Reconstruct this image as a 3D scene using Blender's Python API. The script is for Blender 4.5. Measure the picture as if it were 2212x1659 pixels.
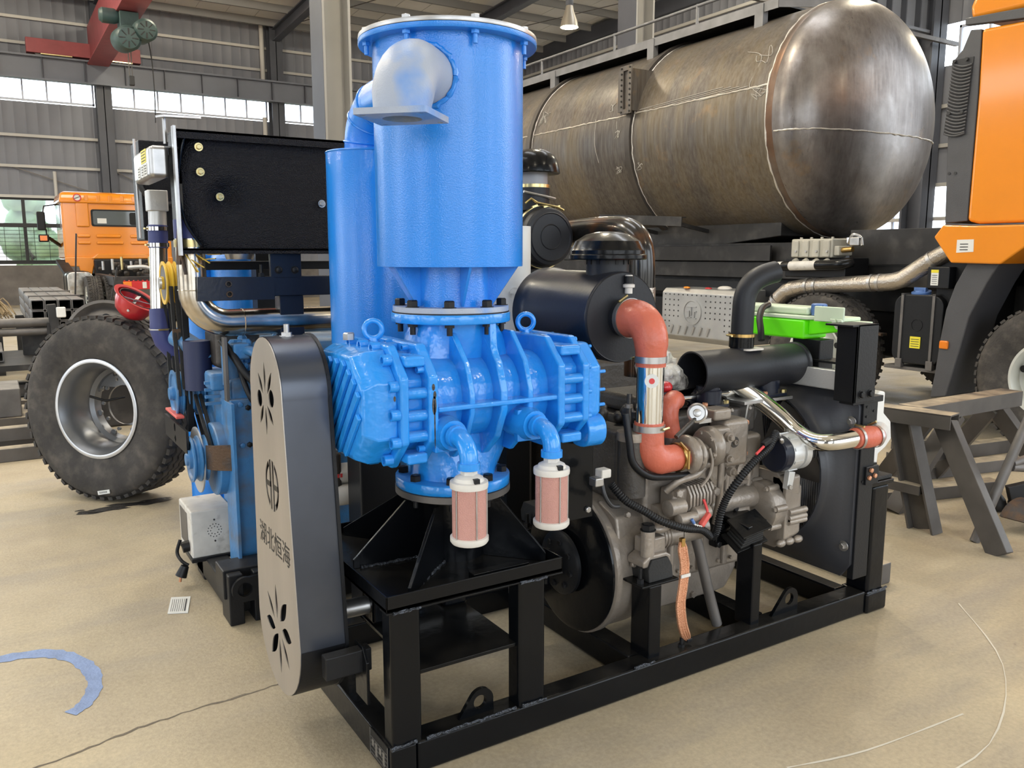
import bpy, bmesh, math, random
from mathutils import Vector, Matrix, Euler
V = Vector; pi = math.pi; R = math.radians
random.seed(7)
S = bpy.context.scene; COL = S.collection
for o in list(bpy.data.objects): bpy.data.objects.remove(o)

# ---------------------------------------------------------------- camera
cd = bpy.data.cameras.new('camera'); cam = bpy.data.objects.new('camera', cd); COL.objects.link(cam)
cam.location = (-0.866, -2.039, 1.5)
cam.rotation_euler = V((0.52250, 0.83872, -0.15344)).to_track_quat('-Z', 'Y').to_euler()
cd.sensor_width = 36; cd.lens = 29.294; cd.clip_start = .05; cd.clip_end = 300
S.camera = cam
# ---------------------------------------------------------------- daylight, lamps, exposure
S.view_settings.view_transform = 'Standard'; S.view_settings.look = 'None'
S.view_settings.gamma = 1; S.view_settings.use_curve_mapping = False
S.view_settings.exposure = 0.3
S.cycles.use_denoising = True; S.cycles.max_bounces = 7; S.cycles.sample_clamp_indirect = 6
W = bpy.data.worlds.new('sky'); S.world = W; W.use_nodes = True
wn = W.node_tree.nodes; wl = W.node_tree.links
bg = wn['Background']
tc = wn.new('ShaderNodeTexCoord'); sp = wn.new('ShaderNodeSeparateXYZ'); rp = wn.new('ShaderNodeValToRGB')
wl.new(tc.outputs['Generated'], sp.inputs[0]); wl.new(sp.outputs[2], rp.inputs[0]); wl.new(rp.outputs[0], bg.inputs[0])
rp.color_ramp.elements[0].position = 0.0; rp.color_ramp.elements[0].color = (.30, .29, .27, 1)
rp.color_ramp.elements[1].position = .06; rp.color_ramp.elements[1].color = (.84, .92, 1, 1)
bg.inputs[1].default_value = 4.1

def area(name, loc, size, energy, col, rot=(0, 0, 0), sy=None, spread=180):
    l = bpy.data.lights.new(name, 'AREA'); l.energy = energy; l.color = col; l.size = size; l.spread = R(spread)
    if sy: l.shape = 'RECTANGLE'; l.size_y = sy
    else: l.shape = 'DISK'
    o = bpy.data.objects.new(name, l); o.location = loc; o.rotation_euler = rot; COL.objects.link(o); return o
HALL_LIGHTS = [(x, y) for x in (-6.5, -1.2, 4.1, 9.4, 14.7) for y in (-4.5, 4.6, 12.2, 20) if not (x > 9 and y > 6)] + [(14.7, 12.2), (10.236, 13.437)]  # unseen point lights without fixtures; only the last sits at the hanging lamp
for x, y in HALL_LIGHTS:
    l = bpy.data.lights.new('hall_point_light', 'POINT'); l.energy = 110 if y < 0 else (300 if y < 6 else 330); l.color = (1, .89, .68); l.shadow_soft_size = .22
    o = bpy.data.objects.new('hall_point_light', l); o.location = (x, y, 6.42 if x == 10.236 else (6.5 if y < 6 else 8.6)); COL.objects.link(o)
ROOF_FILLS = [(-4, 2), (1.5, 3), (6.8, 4), (1.5, 14), (-4, 14), (11.5, 12), (-4, 8)]  # added daylight area lights under the closed roof, no skylights modelled
for x, y in ROOF_FILLS:
    area('roof_fill_light', (x, y, 9.2), 1.1, 110, (.93, .96, 1), sy=4.5)

# ---------------------------------------------------------------- materials
def mat(n, col, rough=.5, metal=0., coat=0., bump=0., bs=60., var=0., vs=4., col2=None, lo=.45, hi=.6, c2s=3., rvar=0., emit=0., trans=0., alpha=1., spec=.5, stretch=None, dust=0., dcol=(.42, .37, .29)):
    m = bpy.data.materials.new(n); m.use_nodes = True; nt = m.node_tree; N = nt.nodes; L = nt.links
    b = N['Principled BSDF']; I = b.inputs
    c = (*col, 1); I['Base Color'].default_value = c; I['Roughness'].default_value = rough; I['Metallic'].default_value = metal
    I['Coat Weight'].default_value = coat; I['Coat Roughness'].default_value = .08; I['Specular IOR Level'].default_value = spec
    I['Transmission Weight'].default_value = trans; I['Alpha'].default_value = alpha
    if emit: I['Emission Color'].default_value = c; I['Emission Strength'].default_value = emit
    t = N.new('ShaderNodeTexCoord'); co = t.outputs['Object']
    if stretch:
        mp = N.new('ShaderNodeMapping'); mp.inputs['Scale'].default_value = stretch; L.new(co, mp.inputs[0]); co = mp.outputs[0]
    def noise(s, d=4):
        q = N.new('ShaderNodeTexNoise'); q.inputs['Scale'].default_value = s; q.inputs['Detail'].default_value = d; L.new(co, q.inputs[0]); return q.outputs[0]
    cur = None
    def mix(fac, a, bcol, mode='MIX'):
        x = N.new('ShaderNodeMix'); x.data_type = 'RGBA'; x.blend_type = mode
        if isinstance(fac, float): x.inputs[0].default_value = fac
        else: L.new(fac, x.inputs[0])
        if isinstance(a, tuple): x.inputs[6].default_value = a
        else: L.new(a, x.inputs[6])
        if isinstance(bcol, tuple): x.inputs[7].default_value = bcol
        else: L.new(bcol, x.inputs[7])
        return x.outputs[2]
    def ramp(src, p0, p1, a=(0, 0, 0, 1), z=(1, 1, 1, 1)):
        r = N.new('ShaderNodeValToRGB'); r.color_ramp.elements[0].position = p0; r.color_ramp.elements[1].position = p1
        r.color_ramp.elements[0].color = a; r.color_ramp.elements[1].color = z; L.new(src, r.inputs[0]); return r.outputs[0]
    cur = c
    if col2: cur = mix(ramp(noise(c2s), lo, hi), cur, (*col2, 1))
    if var:
        f = ramp(noise(vs), .3, .7, (1 - var, 1 - var, 1 - var, 1), (1 + var, 1 + var, 1 + var, 1))
        cur = mix(1., cur, f, 'MULTIPLY')
    if dust:
        g = N.new('ShaderNodeNewGeometry'); s = N.new('ShaderNodeSeparateXYZ'); L.new(g.outputs['Normal'], s.inputs[0])
        mm = N.new('ShaderNodeMath'); mm.operation = 'MULTIPLY'; L.new(ramp(s.outputs[2], .55, .98), mm.inputs[0]); L.new(ramp(noise(7), .3, .75), mm.inputs[1])
        m2 = N.new('ShaderNodeMath'); m2.operation = 'MULTIPLY'; L.new(mm.outputs[0], m2.inputs[0]); m2.inputs[1].default_value = dust
        cur = mix(m2.outputs[0], cur, (*dcol, 1))
    if not isinstance(cur, tuple): L.new(cur, I['Base Color'])
    if rvar:
        L.new(ramp(noise(vs * 1.7), .3, .7, (max(rough - rvar, .02),) * 3 + (1,), (rough + rvar,) * 3 + (1,)), I['Roughness'])
    if bump:
        bp = N.new('ShaderNodeBump'); bp.inputs['Strength'].default_value = bump; bp.inputs['Distance'].default_value = .02
        L.new(noise(bs, 2), bp.inputs['Height']); L.new(bp.outputs[0], I['Normal'])
        if coat: L.new(bp.outputs[0], I['Coat Normal'])
    m['h'] = 1; m.diffuse_color = c
    return m
M = {}
def dm(k, *a, **kw): M[k] = mat(k, *a, **kw)
dm('blue', (.016, .255, .74), .24, coat=.35, bump=.16, bs=34, var=.06, dust=.25)
dm('blue_tank', (.016, .225, .74), .25, coat=.3, bump=.10, bs=240, var=.05, vs=2)
dm('blue_old', (.045, .20, .45), .45, coat=.2, bump=.10, bs=60, var=.22, vs=9, col2=(.07, .09, .12), lo=.46, hi=.72, c2s=9, dust=.5)  # grime patches, widened to put shading into the blue
dm('primer', (.34, .38, .46), .42, bump=.1, bs=200, col2=(.05, .24, .66), lo=.5, hi=.72, c2s=5, var=.08)
dm('black_gloss', (.003, .0035, .0045), .22, spec=.22, coat=.06, bump=.05, bs=30, var=.1, dust=.05)
dm('black_satin', (.007, .0075, .009), .40, spec=.3, bump=.04, bs=120, dust=.07)
dm('black_tex', (.003, .0035, .007), .30, spec=.22, coat=.06, bump=.45, bs=220)
dm('blue_black', (.006, .009, .020), .33, spec=.35, coat=.1, bump=.03, bs=60, dust=.10)
dm('filter_black', (.013, .014, .018), .46, spec=.35, bump=.03, bs=90, dust=.10)
dm('weld', (.05, .055, .065), .3, metal=.6, bump=.5, bs=160)
dm('steel_face', (.43, .39, .345), .42, metal=.75, bump=.03, bs=200, var=.1, vs=5, stretch=(1, 1, .06))
dm('guard_side', (.068, .076, .096), .30, metal=.6, coat=.15, var=.18, vs=3)
dm('chrome', (.80, .78, .73), .09, metal=1, var=.05)
dm('chrome_dirty', (.60, .56, .49), .2, metal=1, var=.25, vs=8, col2=(.33, .26, .18), lo=.52, hi=.75, c2s=7)
dm('steel', (.46, .45, .44), .35, metal=.9, var=.15, vs=14)
dm('alu', (.56, .56, .55), .42, metal=.55, bump=.06, bs=120, var=.1)
dm('zinc', (.58, .47, .22), .28, metal=.95, var=.15, vs=30)
dm('brass', (.55, .36, .13), .3, metal=1)
dm('bolt_black', (.008, .008, .009), .42, spec=.3, bump=.05, bs=150)
dm('silicone', (.52, .125, .075), .36, bump=.12, bs=70, var=.08, vs=14, spec=.45)
dm('engine', (.27, .232, .195), .36, metal=.35, bump=.14, bs=55, var=.18, vs=8, dust=.18)
dm('engine_dark', (.06, .053, .047), .42, metal=.3, bump=.12, bs=70, var=.25, vs=10)
dm('pink', (.60, .31, .26), .6, bump=.55, bs=420, var=.05)
dm('cream', (.62, .59, .54), .4, bump=.03, bs=60, var=.08, vs=14)
dm('white_plastic', (.70, .69, .66), .42, var=.08, vs=9, dust=.3)
dm('white_dirty', (.58, .56, .52), .45, var=.12, vs=12, col2=(.20, .17, .14), lo=.6, hi=.8, c2s=14, dust=.5)
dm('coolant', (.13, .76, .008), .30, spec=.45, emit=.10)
dm('tank_white', (.60, .70, .52), .35, trans=.0)
dm('cap_blue', (.09, .18, .42), .4)
dm('rubber', (.014, .0135, .013), .72, bump=.15, bs=120, var=.3, vs=5)
dm('tyre', (.036, .032, .029), .78, bump=.18, bs=70, var=.35, vs=5, col2=(.085, .074, .062), lo=.46, hi=.80, c2s=14)
dm('rim', (.50, .51, .53), .30, metal=.7, var=.12, vs=7)
dm('rim_light', (.56, .57, .53), .4, metal=.25, var=.1)
dm('rim_dark', (.17, .175, .185), .33, metal=.5, var=.2)
dm('orange', (.74, .245, .012), .16, coat=.6, var=.02)
dm('orange_lens', (.75, .20, .01), .2, coat=.4)
dm('red_lens', (.52, .012, .012), .2, coat=.4)
dm('plastic_grey', (.055, .055, .060), .5, bump=.2, bs=260, var=.1)
dm('glass_dark', (.10, .115, .12), .06, spec=.8)
dm('red', (.50, .022, .028), .28, coat=.3)
dm('crane_red', (.30, .065, .075), .5, var=.12)
dm('green_motor', (.045, .085, .085), .45, bump=.2, bs=14)
dm('wall', (.20, .21, .245), .62, metal=.0, var=.10, vs=.9)
dm('roof', (.66, .65, .63), .8, var=.10, vs=.6, bump=.25, bs=2)
dm('frame_steel', (.060, .066, .085), .5, var=.15, vs=1.5)
dm('beam_blue', (.15, .165, .205), .5, var=.1, vs=1)
dm('column', (.30, .29, .27), .6, var=.08, vs=1.5)
dm('girt', (.50, .49, .47), .6)
dm('win_frame', (.58, .62, .74), .5)
dm('pane', (.9, .95, 1), .05, trans=1., spec=.3)
dm('sill_wall', (.155, .14, .128), .9, var=.25, vs=2.5, bump=.2, bs=14)
dm('black_metal', (.018, .018, .02), .5)
dm('saw_steel', (.095, .085, .077), .55, metal=.4, var=.25, vs=5, dust=1.3, dcol=(.47, .40, .29))  # top-face dust also paints the lit yellowish tops into the colour
dm('raw_steel', (.135, .125, .118), .5, metal=.5, var=.25, vs=6, dust=.6, dcol=(.33, .31, .28))
dm('rust', (.10, .06, .035), .6, metal=.4, col2=(.05, .045, .045), lo=.42, hi=.62, c2s=16, bump=.2, bs=80)
dm('chassis', (.022, .0205, .020), .52, metal=.2, var=.35, vs=4, col2=(.055, .05, .047), lo=.5, hi=.72, c2s=5)
dm('foil', (.45, .41, .36), .33, metal=.85, bump=.35, bs=55, var=.15)
dm('perf_steel', (.37, .37, .365), .42, metal=.6, bump=.05, bs=90, var=.12)
dm('purlin', (.20, .20, .205), .6)
dm('pump_cast', (.42, .40, .34), .55, metal=.2, bump=.15, bs=40, var=.12)
dm('walk_steel', (.19, .19, .195), .5, metal=.3, var=.2, vs=5)
dm('shroud', (.028, .029, .034), .38, bump=.03, bs=80, dust=.2)
dm('copper', (.62, .30, .17), .38, metal=.7, bump=.4, bs=260)
dm('yellow', (.70, .45, .04), .5, var=.2, vs=12)
dm('label_yellow', (.72, .62, .03), .5)
dm('paper', (.66, .66, .63), .6)
dm('ink', (.03, .03, .032), .7)
dm('decal_red', (.62, .05, .05), .5)
dm('hose_blue', (.035, .045, .17), .5, var=.15)
dm('navy', (.013, .02, .07), .5)
dm('straw', (.30, .22, .12), .8)
dm('wrap', (.62, .60, .55), .18, bump=.9, bs=22, col2=(.16, .15, .14), lo=.5, hi=.62, c2s=12)
dm('leaf', (.30, .42, .24), .8, var=.4, vs=2)
dm('strap_red', (.62, .10, .08), .5)
dm('fin', (.30, .30, .32), .4)
dm('lamp_shade', (.36, .33, .28), .4, metal=.4)

# ---------------------------------------------------------------- mesh builder
ORG = {}
def frame(d):
    d = V(d).normalized(); a = V((0, 0, 1)) if abs(d.z) < .9 else V((1, 0, 0))
    u = a.cross(d).normalized(); return u, d.cross(u), d
class B:
    def __init__(s): s.v = []; s.f = []
    def add(s, vs, fs):
        o = len(s.v); s.v += [V(q) for q in vs]; s.f += [tuple(i + o for i in q) for q in fs]; return s
    def box(s, x0, x1, y0, y1, z0, z1, m=None):
        c = [(x, y, z) for x in (x0, x1) for y in (y0, y1) for z in (z0, z1)]
        if m: c = [m @ V(q) for q in c]
        return s.add(c, [(0, 1, 3, 2), (4, 6, 7, 5), (0, 4, 5, 1), (2, 3, 7, 6), (0, 2, 6, 4), (1, 5, 7, 3)])
    def bar(s, p, q, w, h, up=(0, 0, 1)):           # rectangular bar from p to q
        p = V(p); q = V(q); d = (q - p).normalized(); u = V(up).cross(d)
        if u.length < 1e-4: u = V((1, 0, 0)).cross(d)
        u.normalize(); n = d.cross(u); c = []
        for e in (p, q):
            for a, b in ((-1, -1), (1, -1), (1, 1), (-1, 1)): c.append(e + u * a * w / 2 + n * b * h / 2)
        return s.add(c, [(3, 2, 1, 0), (4, 5, 6, 7), (0, 1, 5, 4), (1, 2, 6, 5), (2, 3, 7, 6), (3, 0, 4, 7)])
    def rings(s, rs, cap=True, close=False):
        n = len(rs[0]); o = len(s.v)
        for r in rs: s.v += [V(q) for q in r]
        k = len(rs); f = s.f
        for i in range(k if close else k - 1):
            a = o + i * n; b = o + ((i + 1) % k) * n
            for j in range(n): f.append((a + j, a + (j + 1) % n, b + (j + 1) % n, b + j))
        if cap and not close: f.append(tuple(range(o + n - 1, o - 1, -1))); f.append(tuple(range(o + (k - 1) * n, o + k * n)))
        return s
    def lathe(s, prof, c, d, n=28, cap=True, close=False):      # prof [(radius, along)]
        u, w, d = frame(d); c = V(c)
        return s.rings([[c + d * h + (u * math.cos(2 * pi * j / n) + w * math.sin(2 * pi * j / n)) * max(r, 1e-4) for j in range(n)] for r, h in prof], cap, close)
    def cyl(s, p, q, r, r2=None, n=24, cap=True):
        p = V(p); q = V(q); return s.lathe([(r, 0), (r if r2 is None else r2, (q - p).length)], p, q - p, n, cap)
    def pipe(s, p, q, r, t=.004, n=28):                          # open hollow pipe
        p = V(p); q = V(q); L = (q - p).length
        return s.lathe([(r, 0), (r, L), (r - t, L), (r - t, 0)], p, q - p, n, close=True)
    def tube(s, pts, r, n=12, cap=True):
        pts = [V(q) for q in pts]; rs = []; u = None
        for i, q in enumerate(pts):
            t = (pts[min(i + 1, len(pts) - 1)] - pts[max(i - 1, 0)]).normalized()
            if u is None: u = frame(t)[0]
            else:
                u = u - t * u.dot(t); u.normalize()
            w = t.cross(u); rr = r[i] if isinstance(r, (list, tuple)) else r
            rs.append([q + (u * math.cos(2 * pi * j / n) + w * math.sin(2 * pi * j / n)) * rr for j in range(n)])
        return s.rings(rs, cap)
    def prism(s, poly, ax, a0, a1, m=None):                      # convex or concave outline
        def P3(p, a): return {'x': (a, p[0], p[1]), 'y': (p[0], a, p[1]), 'z': (p[0], p[1], a)}[ax]
        rs = [[P3(p, a) for p in poly] for a in (a0, a1)]
        if m: rs = [[m @ V(q) for q in r] for r in rs]
        return s.rings(rs)
    def torus(s, c, d, Rr, r, n=32, m=10): return s.lathe([(Rr + r * math.cos(2 * pi * j / m), r * math.sin(2 * pi * j / m)) for j in range(m)], c, d, n, close=True)
    def ball(s, c, r, sc=(1, 1, 1), n=14, m=8):
        rs = [[(c[0] + r * sc[0] * math.sin(pi * i / m) * math.cos(2 * pi * j / n), c[1] + r * sc[1] * math.sin(pi * i / m) * math.sin(2 * pi * j / n), c[2] - r * sc[2] * math.cos(pi * i / m)) for j in range(n)] for i in range(1, m)]
        return s.rings(rs)
    def build(s, name, m, parent=None, ang=38, bev=0, seg=2, kind=None, me_only=False):
        me = bpy.data.meshes.new(name); org = ORG.get(parent, V((0, 0, 0))) if parent else V((0, 0, 0))
        me.from_pydata([tuple(q - org) for q in s.v], [], s.f); 
        bm = bmesh.new(); bm.from_mesh(me); bmesh.ops.recalc_face_normals(bm, faces=bm.faces); bm.to_mesh(me); bm.free()
        me.shade_smooth() if hasattr(me, 'shade_smooth') else None
        if not bev: me.set_sharp_from_angle(angle=R(ang))
        me.materials.append(M[m] if isinstance(m, str) else m)
        if me_only: return me
        o = bpy.data.objects.new(name, me); COL.objects.link(o)
        if parent: o.parent = parent; ORG[o] = org
        if bev:
            b = o.modifiers.new('bevel', 'BEVEL'); b.width = bev; b.segments = seg; b.limit_method = 'ANGLE'; b.angle_limit = R(35); b.harden_normals = True
        if kind: o['kind'] = kind
        return o
def T(name, label, cat, loc=(0, 0, 0), group=None, rot=None):
    o = bpy.data.objects.new(name, None); COL.objects.link(o); o.location = loc; o.empty_display_size = .1
    ORG[o] = V(loc) if rot is None else V((0, 0, 0))
    if rot: o.rotation_euler = rot
    return tag(o, label, cat, group)
def tag(o, label, cat, group=None):
    o['label'] = label; o['category'] = cat
    if group: o['group'] = group
    return o
def st(o): o['kind'] = 'structure'; return o
MC = {}
def bolt(parent, p, d, r=.012, h=.01, m='bolt_black', kind='hex', name='bolt', wash=None):
    k = (round(r, 4), round(h, 4), m, kind, wash)
    if k not in MC:
        b = B()
        if kind == 'hex': b.lathe([(r, 0), (r, h * .85), (r * .8, h)], (0, 0, 0), (0, 0, 1), 6)
        elif kind == 'cap': b.lathe([(r, 0), (r, h), (r * .62, h), (r * .55, h * .45)], (0, 0, 0), (0, 0, 1), 14)
        elif kind == 'stud': b.lathe([(r, 0), (r, h * .3)], (0, 0, 0), (0, 0, 1), 6); b.lathe([(r * .55, h * .3), (r * .55, h)], (0, 0, 0), (0, 0, 1), 10)
        elif kind == 'round': b.lathe([(r, 0), (r * .9, h * .6), (r * .5, h)], (0, 0, 0), (0, 0, 1), 14)
        if wash: b.lathe([(wash, 0), (wash, .003)], (0, 0, -.002), (0, 0, 1), 16)
        MC[k] = b.build(name, m, me_only=True)
    o = bpy.data.objects.new(name, MC[k]); COL.objects.link(o); o.parent = parent
    u, w, d = frame(d); ORG[o] = ORG.get(parent, V((0, 0, 0)))
    mm = Matrix((u, w, d)).transposed().to_4x4(); mm.translation = V(p) - ORG.get(parent, V((0, 0, 0))); o.matrix_local = mm
    return o
def arc(c, u, w, r, a0, a1, n=8): c = V(c); u = V(u); w = V(w); return [c + u * r * math.cos(R(a0 + (a1 - a0) * i / n)) + w * r * math.sin(R(a0 + (a1 - a0) * i / n)) for i in range(n + 1)]
def smooth(pts, n=6):
    pts = [V(p) for p in pts]; out = []
    for i in range(len(pts) - 1):
        p0 = pts[max(i - 1, 0)]; p1 = pts[i]; p2 = pts[i + 1]; p3 = pts[min(i + 2, len(pts) - 1)]
        for k in range(n):
            t = k / n; out.append(.5 * ((2 * p1) + (p2 - p0) * t + (2 * p0 - 5 * p1 + 4 * p2 - p3) * t * t + (3 * p1 - p0 - 3 * p2 + p3) * t ** 3))
    return out + [pts[-1]]
def oct_(cx, cy, hx, hy, ch): return [(cx - hx + ch, cy - hy), (cx + hx - ch, cy - hy), (cx + hx, cy - hy + ch), (cx + hx, cy + hy - ch), (cx + hx - ch, cy + hy), (cx - hx + ch, cy + hy), (cx - hx, cy + hy - ch), (cx - hx, cy - hy + ch)]
def rrect(cx, cy, hx, hy, r, n=5):
    o = []
    for qx, qy, a in ((1, -1, -90), (1, 1, 0), (-1, 1, 90), (-1, -1, 180)):
        for i in range(n + 1): t = R(a + 90 * i / n); o.append((cx + qx * (hx - r) + r * math.cos(t), cy + qy * (hy - r) + r * math.sin(t)))
    return o
def text(name, body, m, parent, origin, xdir, ydir, size, ex=.0006, width=1.0):
    cu = bpy.data.curves.new(name, 'FONT'); cu.body = body; cu.size = size; cu.extrude = ex; cu.align_x = 'CENTER'; cu.align_y = 'CENTER'
    o = bpy.data.objects.new(name, cu); COL.objects.link(o)
    bpy.context.view_layer.update(); dg = bpy.context.evaluated_depsgraph_get()
    me = bpy.data.meshes.new_from_object(o.evaluated_get(dg)); bpy.data.objects.remove(o)
    x = V(xdir).normalized() * width; y = V(ydir).normalized(); z = x.cross(y).normalized()
    mm = Matrix((x, y, z)).transposed().to_4x4(); mm.translation = V(origin) - ORG.get(parent, V((0, 0, 0)))
    me.transform(mm); me.materials.clear(); me.materials.append(M[m])
    o = bpy.data.objects.new(name, me); COL.objects.link(o); o.parent = parent; ORG[o] = ORG.get(parent, V((0, 0, 0))); return o
def plate_holes(name, outline, holes, m, parent, org, xd, yd, thick):    # flat plate with real cut-outs
    cu = bpy.data.curves.new(name, 'CURVE'); cu.dimensions = '2D'; cu.fill_mode = 'BOTH'; cu.extrude = thick / 2
    for pl in [outline] + holes:
        sp_ = cu.splines.new('POLY'); sp_.points.add(len(pl) - 1); sp_.use_cyclic_u = True
        for q, p in zip(sp_.points, pl): q.co = (p[0], p[1], 0, 1)
    o = bpy.data.objects.new(name, cu); COL.objects.link(o); bpy.context.view_layer.update()
    me = bpy.data.meshes.new_from_object(o.evaluated_get(bpy.context.evaluated_depsgraph_get())); bpy.data.objects.remove(o)
    x = V(xd).normalized(); y = V(yd).normalized(); z = x.cross(y)
    mm = Matrix((x, y, z)).transposed().to_4x4(); mm.translation = V(org) - ORG.get(parent, V((0, 0, 0))); me.transform(mm)
    me.materials.clear(); me.materials.append(M[m]); o = bpy.data.objects.new(name, me); COL.objects.link(o); o.parent = parent; ORG[o] = ORG.get(parent, V((0, 0, 0))); return o

# ================================================================ setting
def floor_mat():
    m = bpy.data.materials.new('floor_concrete'); m.use_nodes = True; N = m.node_tree.nodes; L = m.node_tree.links; I = N['Principled BSDF'].inputs
    t = N.new('ShaderNodeTexCoord'); co = t.outputs['Object']
    def noise(s, d=5, r=.6, src=None):
        q = N.new('ShaderNodeTexNoise'); q.inputs['Scale'].default_value = s; q.inputs['Detail'].default_value = d; q.inputs['Roughness'].default_value = r; L.new(src or co, q.inputs[0]); return q.outputs[0]
    def ramp(src, p0, p1, a, z):
        r = N.new('ShaderNodeValToRGB'); e = r.color_ramp.elements; e[0].position = p0; e[1].position = p1; e[0].color = (*a, 1); e[1].color = (*z, 1); L.new(src, r.inputs[0]); return r.outputs[0]
    def mix(f, a, b, mode='MIX'):
        x = N.new('ShaderNodeMix'); x.data_type = 'RGBA'; x.blend_type = mode
        if isinstance(f, float): x.inputs[0].default_value = f
        else: L.new(f, x.inputs[0])
        for k, q in ((6, a), (7, b)):
            if isinstance(q, tuple): x.inputs[k].default_value = (*q, 1)
            else: L.new(q, x.inputs[k])
        return x.outputs[2]
    K, Wt = (0, 0, 0), (1, 1, 1)
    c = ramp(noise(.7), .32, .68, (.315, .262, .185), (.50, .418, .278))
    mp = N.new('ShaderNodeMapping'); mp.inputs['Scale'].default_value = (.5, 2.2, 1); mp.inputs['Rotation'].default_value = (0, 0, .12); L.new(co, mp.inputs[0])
    c = mix(ramp(noise(1.1, 5, .6, mp.outputs[0]), .5, .68, K, (.6, .6, .6)), c, (.28, .25, .21))       # greyer noise bands stretched along X
    c = mix(ramp(noise(38, 3), .35, .75, (.86, .86, .86), (1.08, 1.08, 1.08)), c, c, 'MULTIPLY') if False else c
    f = N.new('ShaderNodeMix'); f.data_type = 'RGBA'; f.blend_type = 'MULTIPLY'; f.inputs[0].default_value = 1; L.new(c, f.inputs[6]); L.new(ramp(noise(60, 4, .7), .3, .72, (.84, .84, .84), (1.12, 1.12, 1.12)), f.inputs[7]); c = f.outputs[2]
    c = mix(ramp(noise(9, 3, .75), .72, .78, K, (.75, .75, .75)), c, (.17, .14, .11))                 # dark specks
    c = mix(ramp(noise(3.1, 6, .8), .69, .78, K, (.5, .5, .5)), c, (.60, .56, .48))                   # pale scuffs
    L.new(c, I['Base Color']); I['Roughness'].default_value = .62
    L.new(ramp(noise(2.5), .35, .7, (.42,) * 3, (.72,) * 3), I['Roughness'])
    bp = N.new('ShaderNodeBump'); bp.inputs['Strength'].default_value = .18; bp.inputs['Distance'].default_value = .01; L.new(noise(90, 4), bp.inputs['Height']); L.new(bp.outputs[0], I['Normal'])
    return m
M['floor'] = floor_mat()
dm('floor_paint', (.20, .28, .48), .6, bump=.15, bs=90, var=.15, vs=12)
dm('floor_crack', (.15, .125, .095), .9, bump=.3, bs=60)
dm('floor_chalk', (.62, .58, .48), .8)
dm('grease', (.035, .032, .03), .4, bump=.4, bs=40)
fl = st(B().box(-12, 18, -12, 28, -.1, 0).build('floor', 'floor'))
def ribbon(pts, ws, name, m, parent, zz=.0015):
    pts = [V(p) for p in pts]; b = B(); L_ = []; R_ = []
    for i, p in enumerate(pts):
        d = (pts[min(i + 1, len(pts) - 1)] - pts[max(i - 1, 0)]); n = V((-d.y, d.x, 0)).normalized(); w = ws[i] if isinstance(ws, list) else ws
        L_.append((p.x + n.x * w / 2, p.y + n.y * w / 2, zz)); R_.append((p.x - n.x * w / 2, p.y - n.y * w / 2, zz))
    n = len(pts); b.add(L_ + R_, [(i, i + 1, n + i + 1, n + i) for i in range(n - 1)]); return b.build(name, m, parent)
ring = smooth([(-1.25, 1.33, 0), (-1.05, 1.44, 0), (-.93, 1.46, 0), (-.80, 1.425, 0), (-.71, 1.32, 0), (-.665, 1.17, 0), (-.67, 1.04, 0), (-.71, .94, 0), (-.755, .90, 0)], 6)
ribbon(ring, [.075 - .03 * i / len(ring) + random.uniform(-.012, .012) for i in range(len(ring))], 'paint_mark', 'floor_paint', fl)
ck = []
for a, b_, n in (((-1.3, .50), (-.86, .625), 12), ((-.86, .625), (-.532, .70), 14), ((-.532, .70), (.02, .74), 24)):
    ck += [(a[0] + (b_[0] - a[0]) * i / n + random.uniform(-.004, .004), a[1] + (b_[1] - a[1]) * i / n + random.uniform(-.006, .006), 0) for i in range(n)]
ribbon(ck, [random.uniform(.004, .012) for _ in ck], 'crack', 'floor_crack', fl, .001)
ribbon(smooth([(1.02, -.55, 0), (1.30, -.62, 0), (1.75, -.66, 0)], 5), [random.uniform(.003, .009) for _ in range(11)], 'chalk_line', 'floor_chalk', fl, .001)
ribbon(smooth([(2.6, -.15, 0), (2.2, -.55, 0), (1.65, -.80, 0), (1.15, -.80, 0)], 5), [random.uniform(.002, .007) for _ in range(16)], 'chalk_line', 'floor_chalk', fl, .0012)
b = B()
for i in range(26):
    x = -.36 + random.uniform(-.16, .30); y = 3.33 + random.uniform(-.05, .05); r = random.uniform(.01, .055)
    b.add([(x + r * (1 + .5 * math.sin(k * 2.3 + i)) * math.cos(k * pi / 4) * 1.5, y + r * .7 * math.sin(k * pi / 4), .001 + .0001 * i) for k in range(8)], [tuple(range(8))])
b.build('grease_stain', 'grease', fl, kind='stuff')

YW, XR, EAVE = 27., 17.5, 9.
BAYS = [-8.4, -2.95, 2.5, 7.75, 13.1]
wb = st(B().box(-12, 18, YW, YW + .3, 0, 1.18).build('wall_back', 'sill_wall'))
def rib_panel(w, h):
    b = B(); pf = []
    for i in range(3):
        x = i * w / 3; pf += [(x, 0), (x + .02, .014), (x + .04, .014), (x + .06, 0)]
    pf += [(w, 0)]
    n = len(pf); b.add([(x, -y, 0) for x, y in pf] + [(x, -y, h) for x, y in pf], [(i, i + 1, n + i + 1, n + i) for i in range(n - 1)])
    return b.build('wall_panel', 'wall', me_only=True)
def panels(parent, x0, x1, z0, z1, along='x', at=YW, skip=()):
    w = .9; me = rib_panel(w, z1 - z0); n = int((x1 - x0) / w + .99)
    for i in range(n):
        a = x0 + i * w
        if any(q0 - .01 < a + w / 2 < q1 for q0, q1 in skip): continue
        o = bpy.data.objects.new('wall_panel', me); COL.objects.link(o); o.parent = parent
        if along == 'x': o.location = (a, at, z0)
        else: o.location = (at, a + w, z0); o.rotation_euler = (0, 0, -pi / 2)
panels(wb, -4.1, 17.5, 6.68, 9.0)
panels(wb, -4.1, 17.5, 3.22, 5.92)
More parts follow.
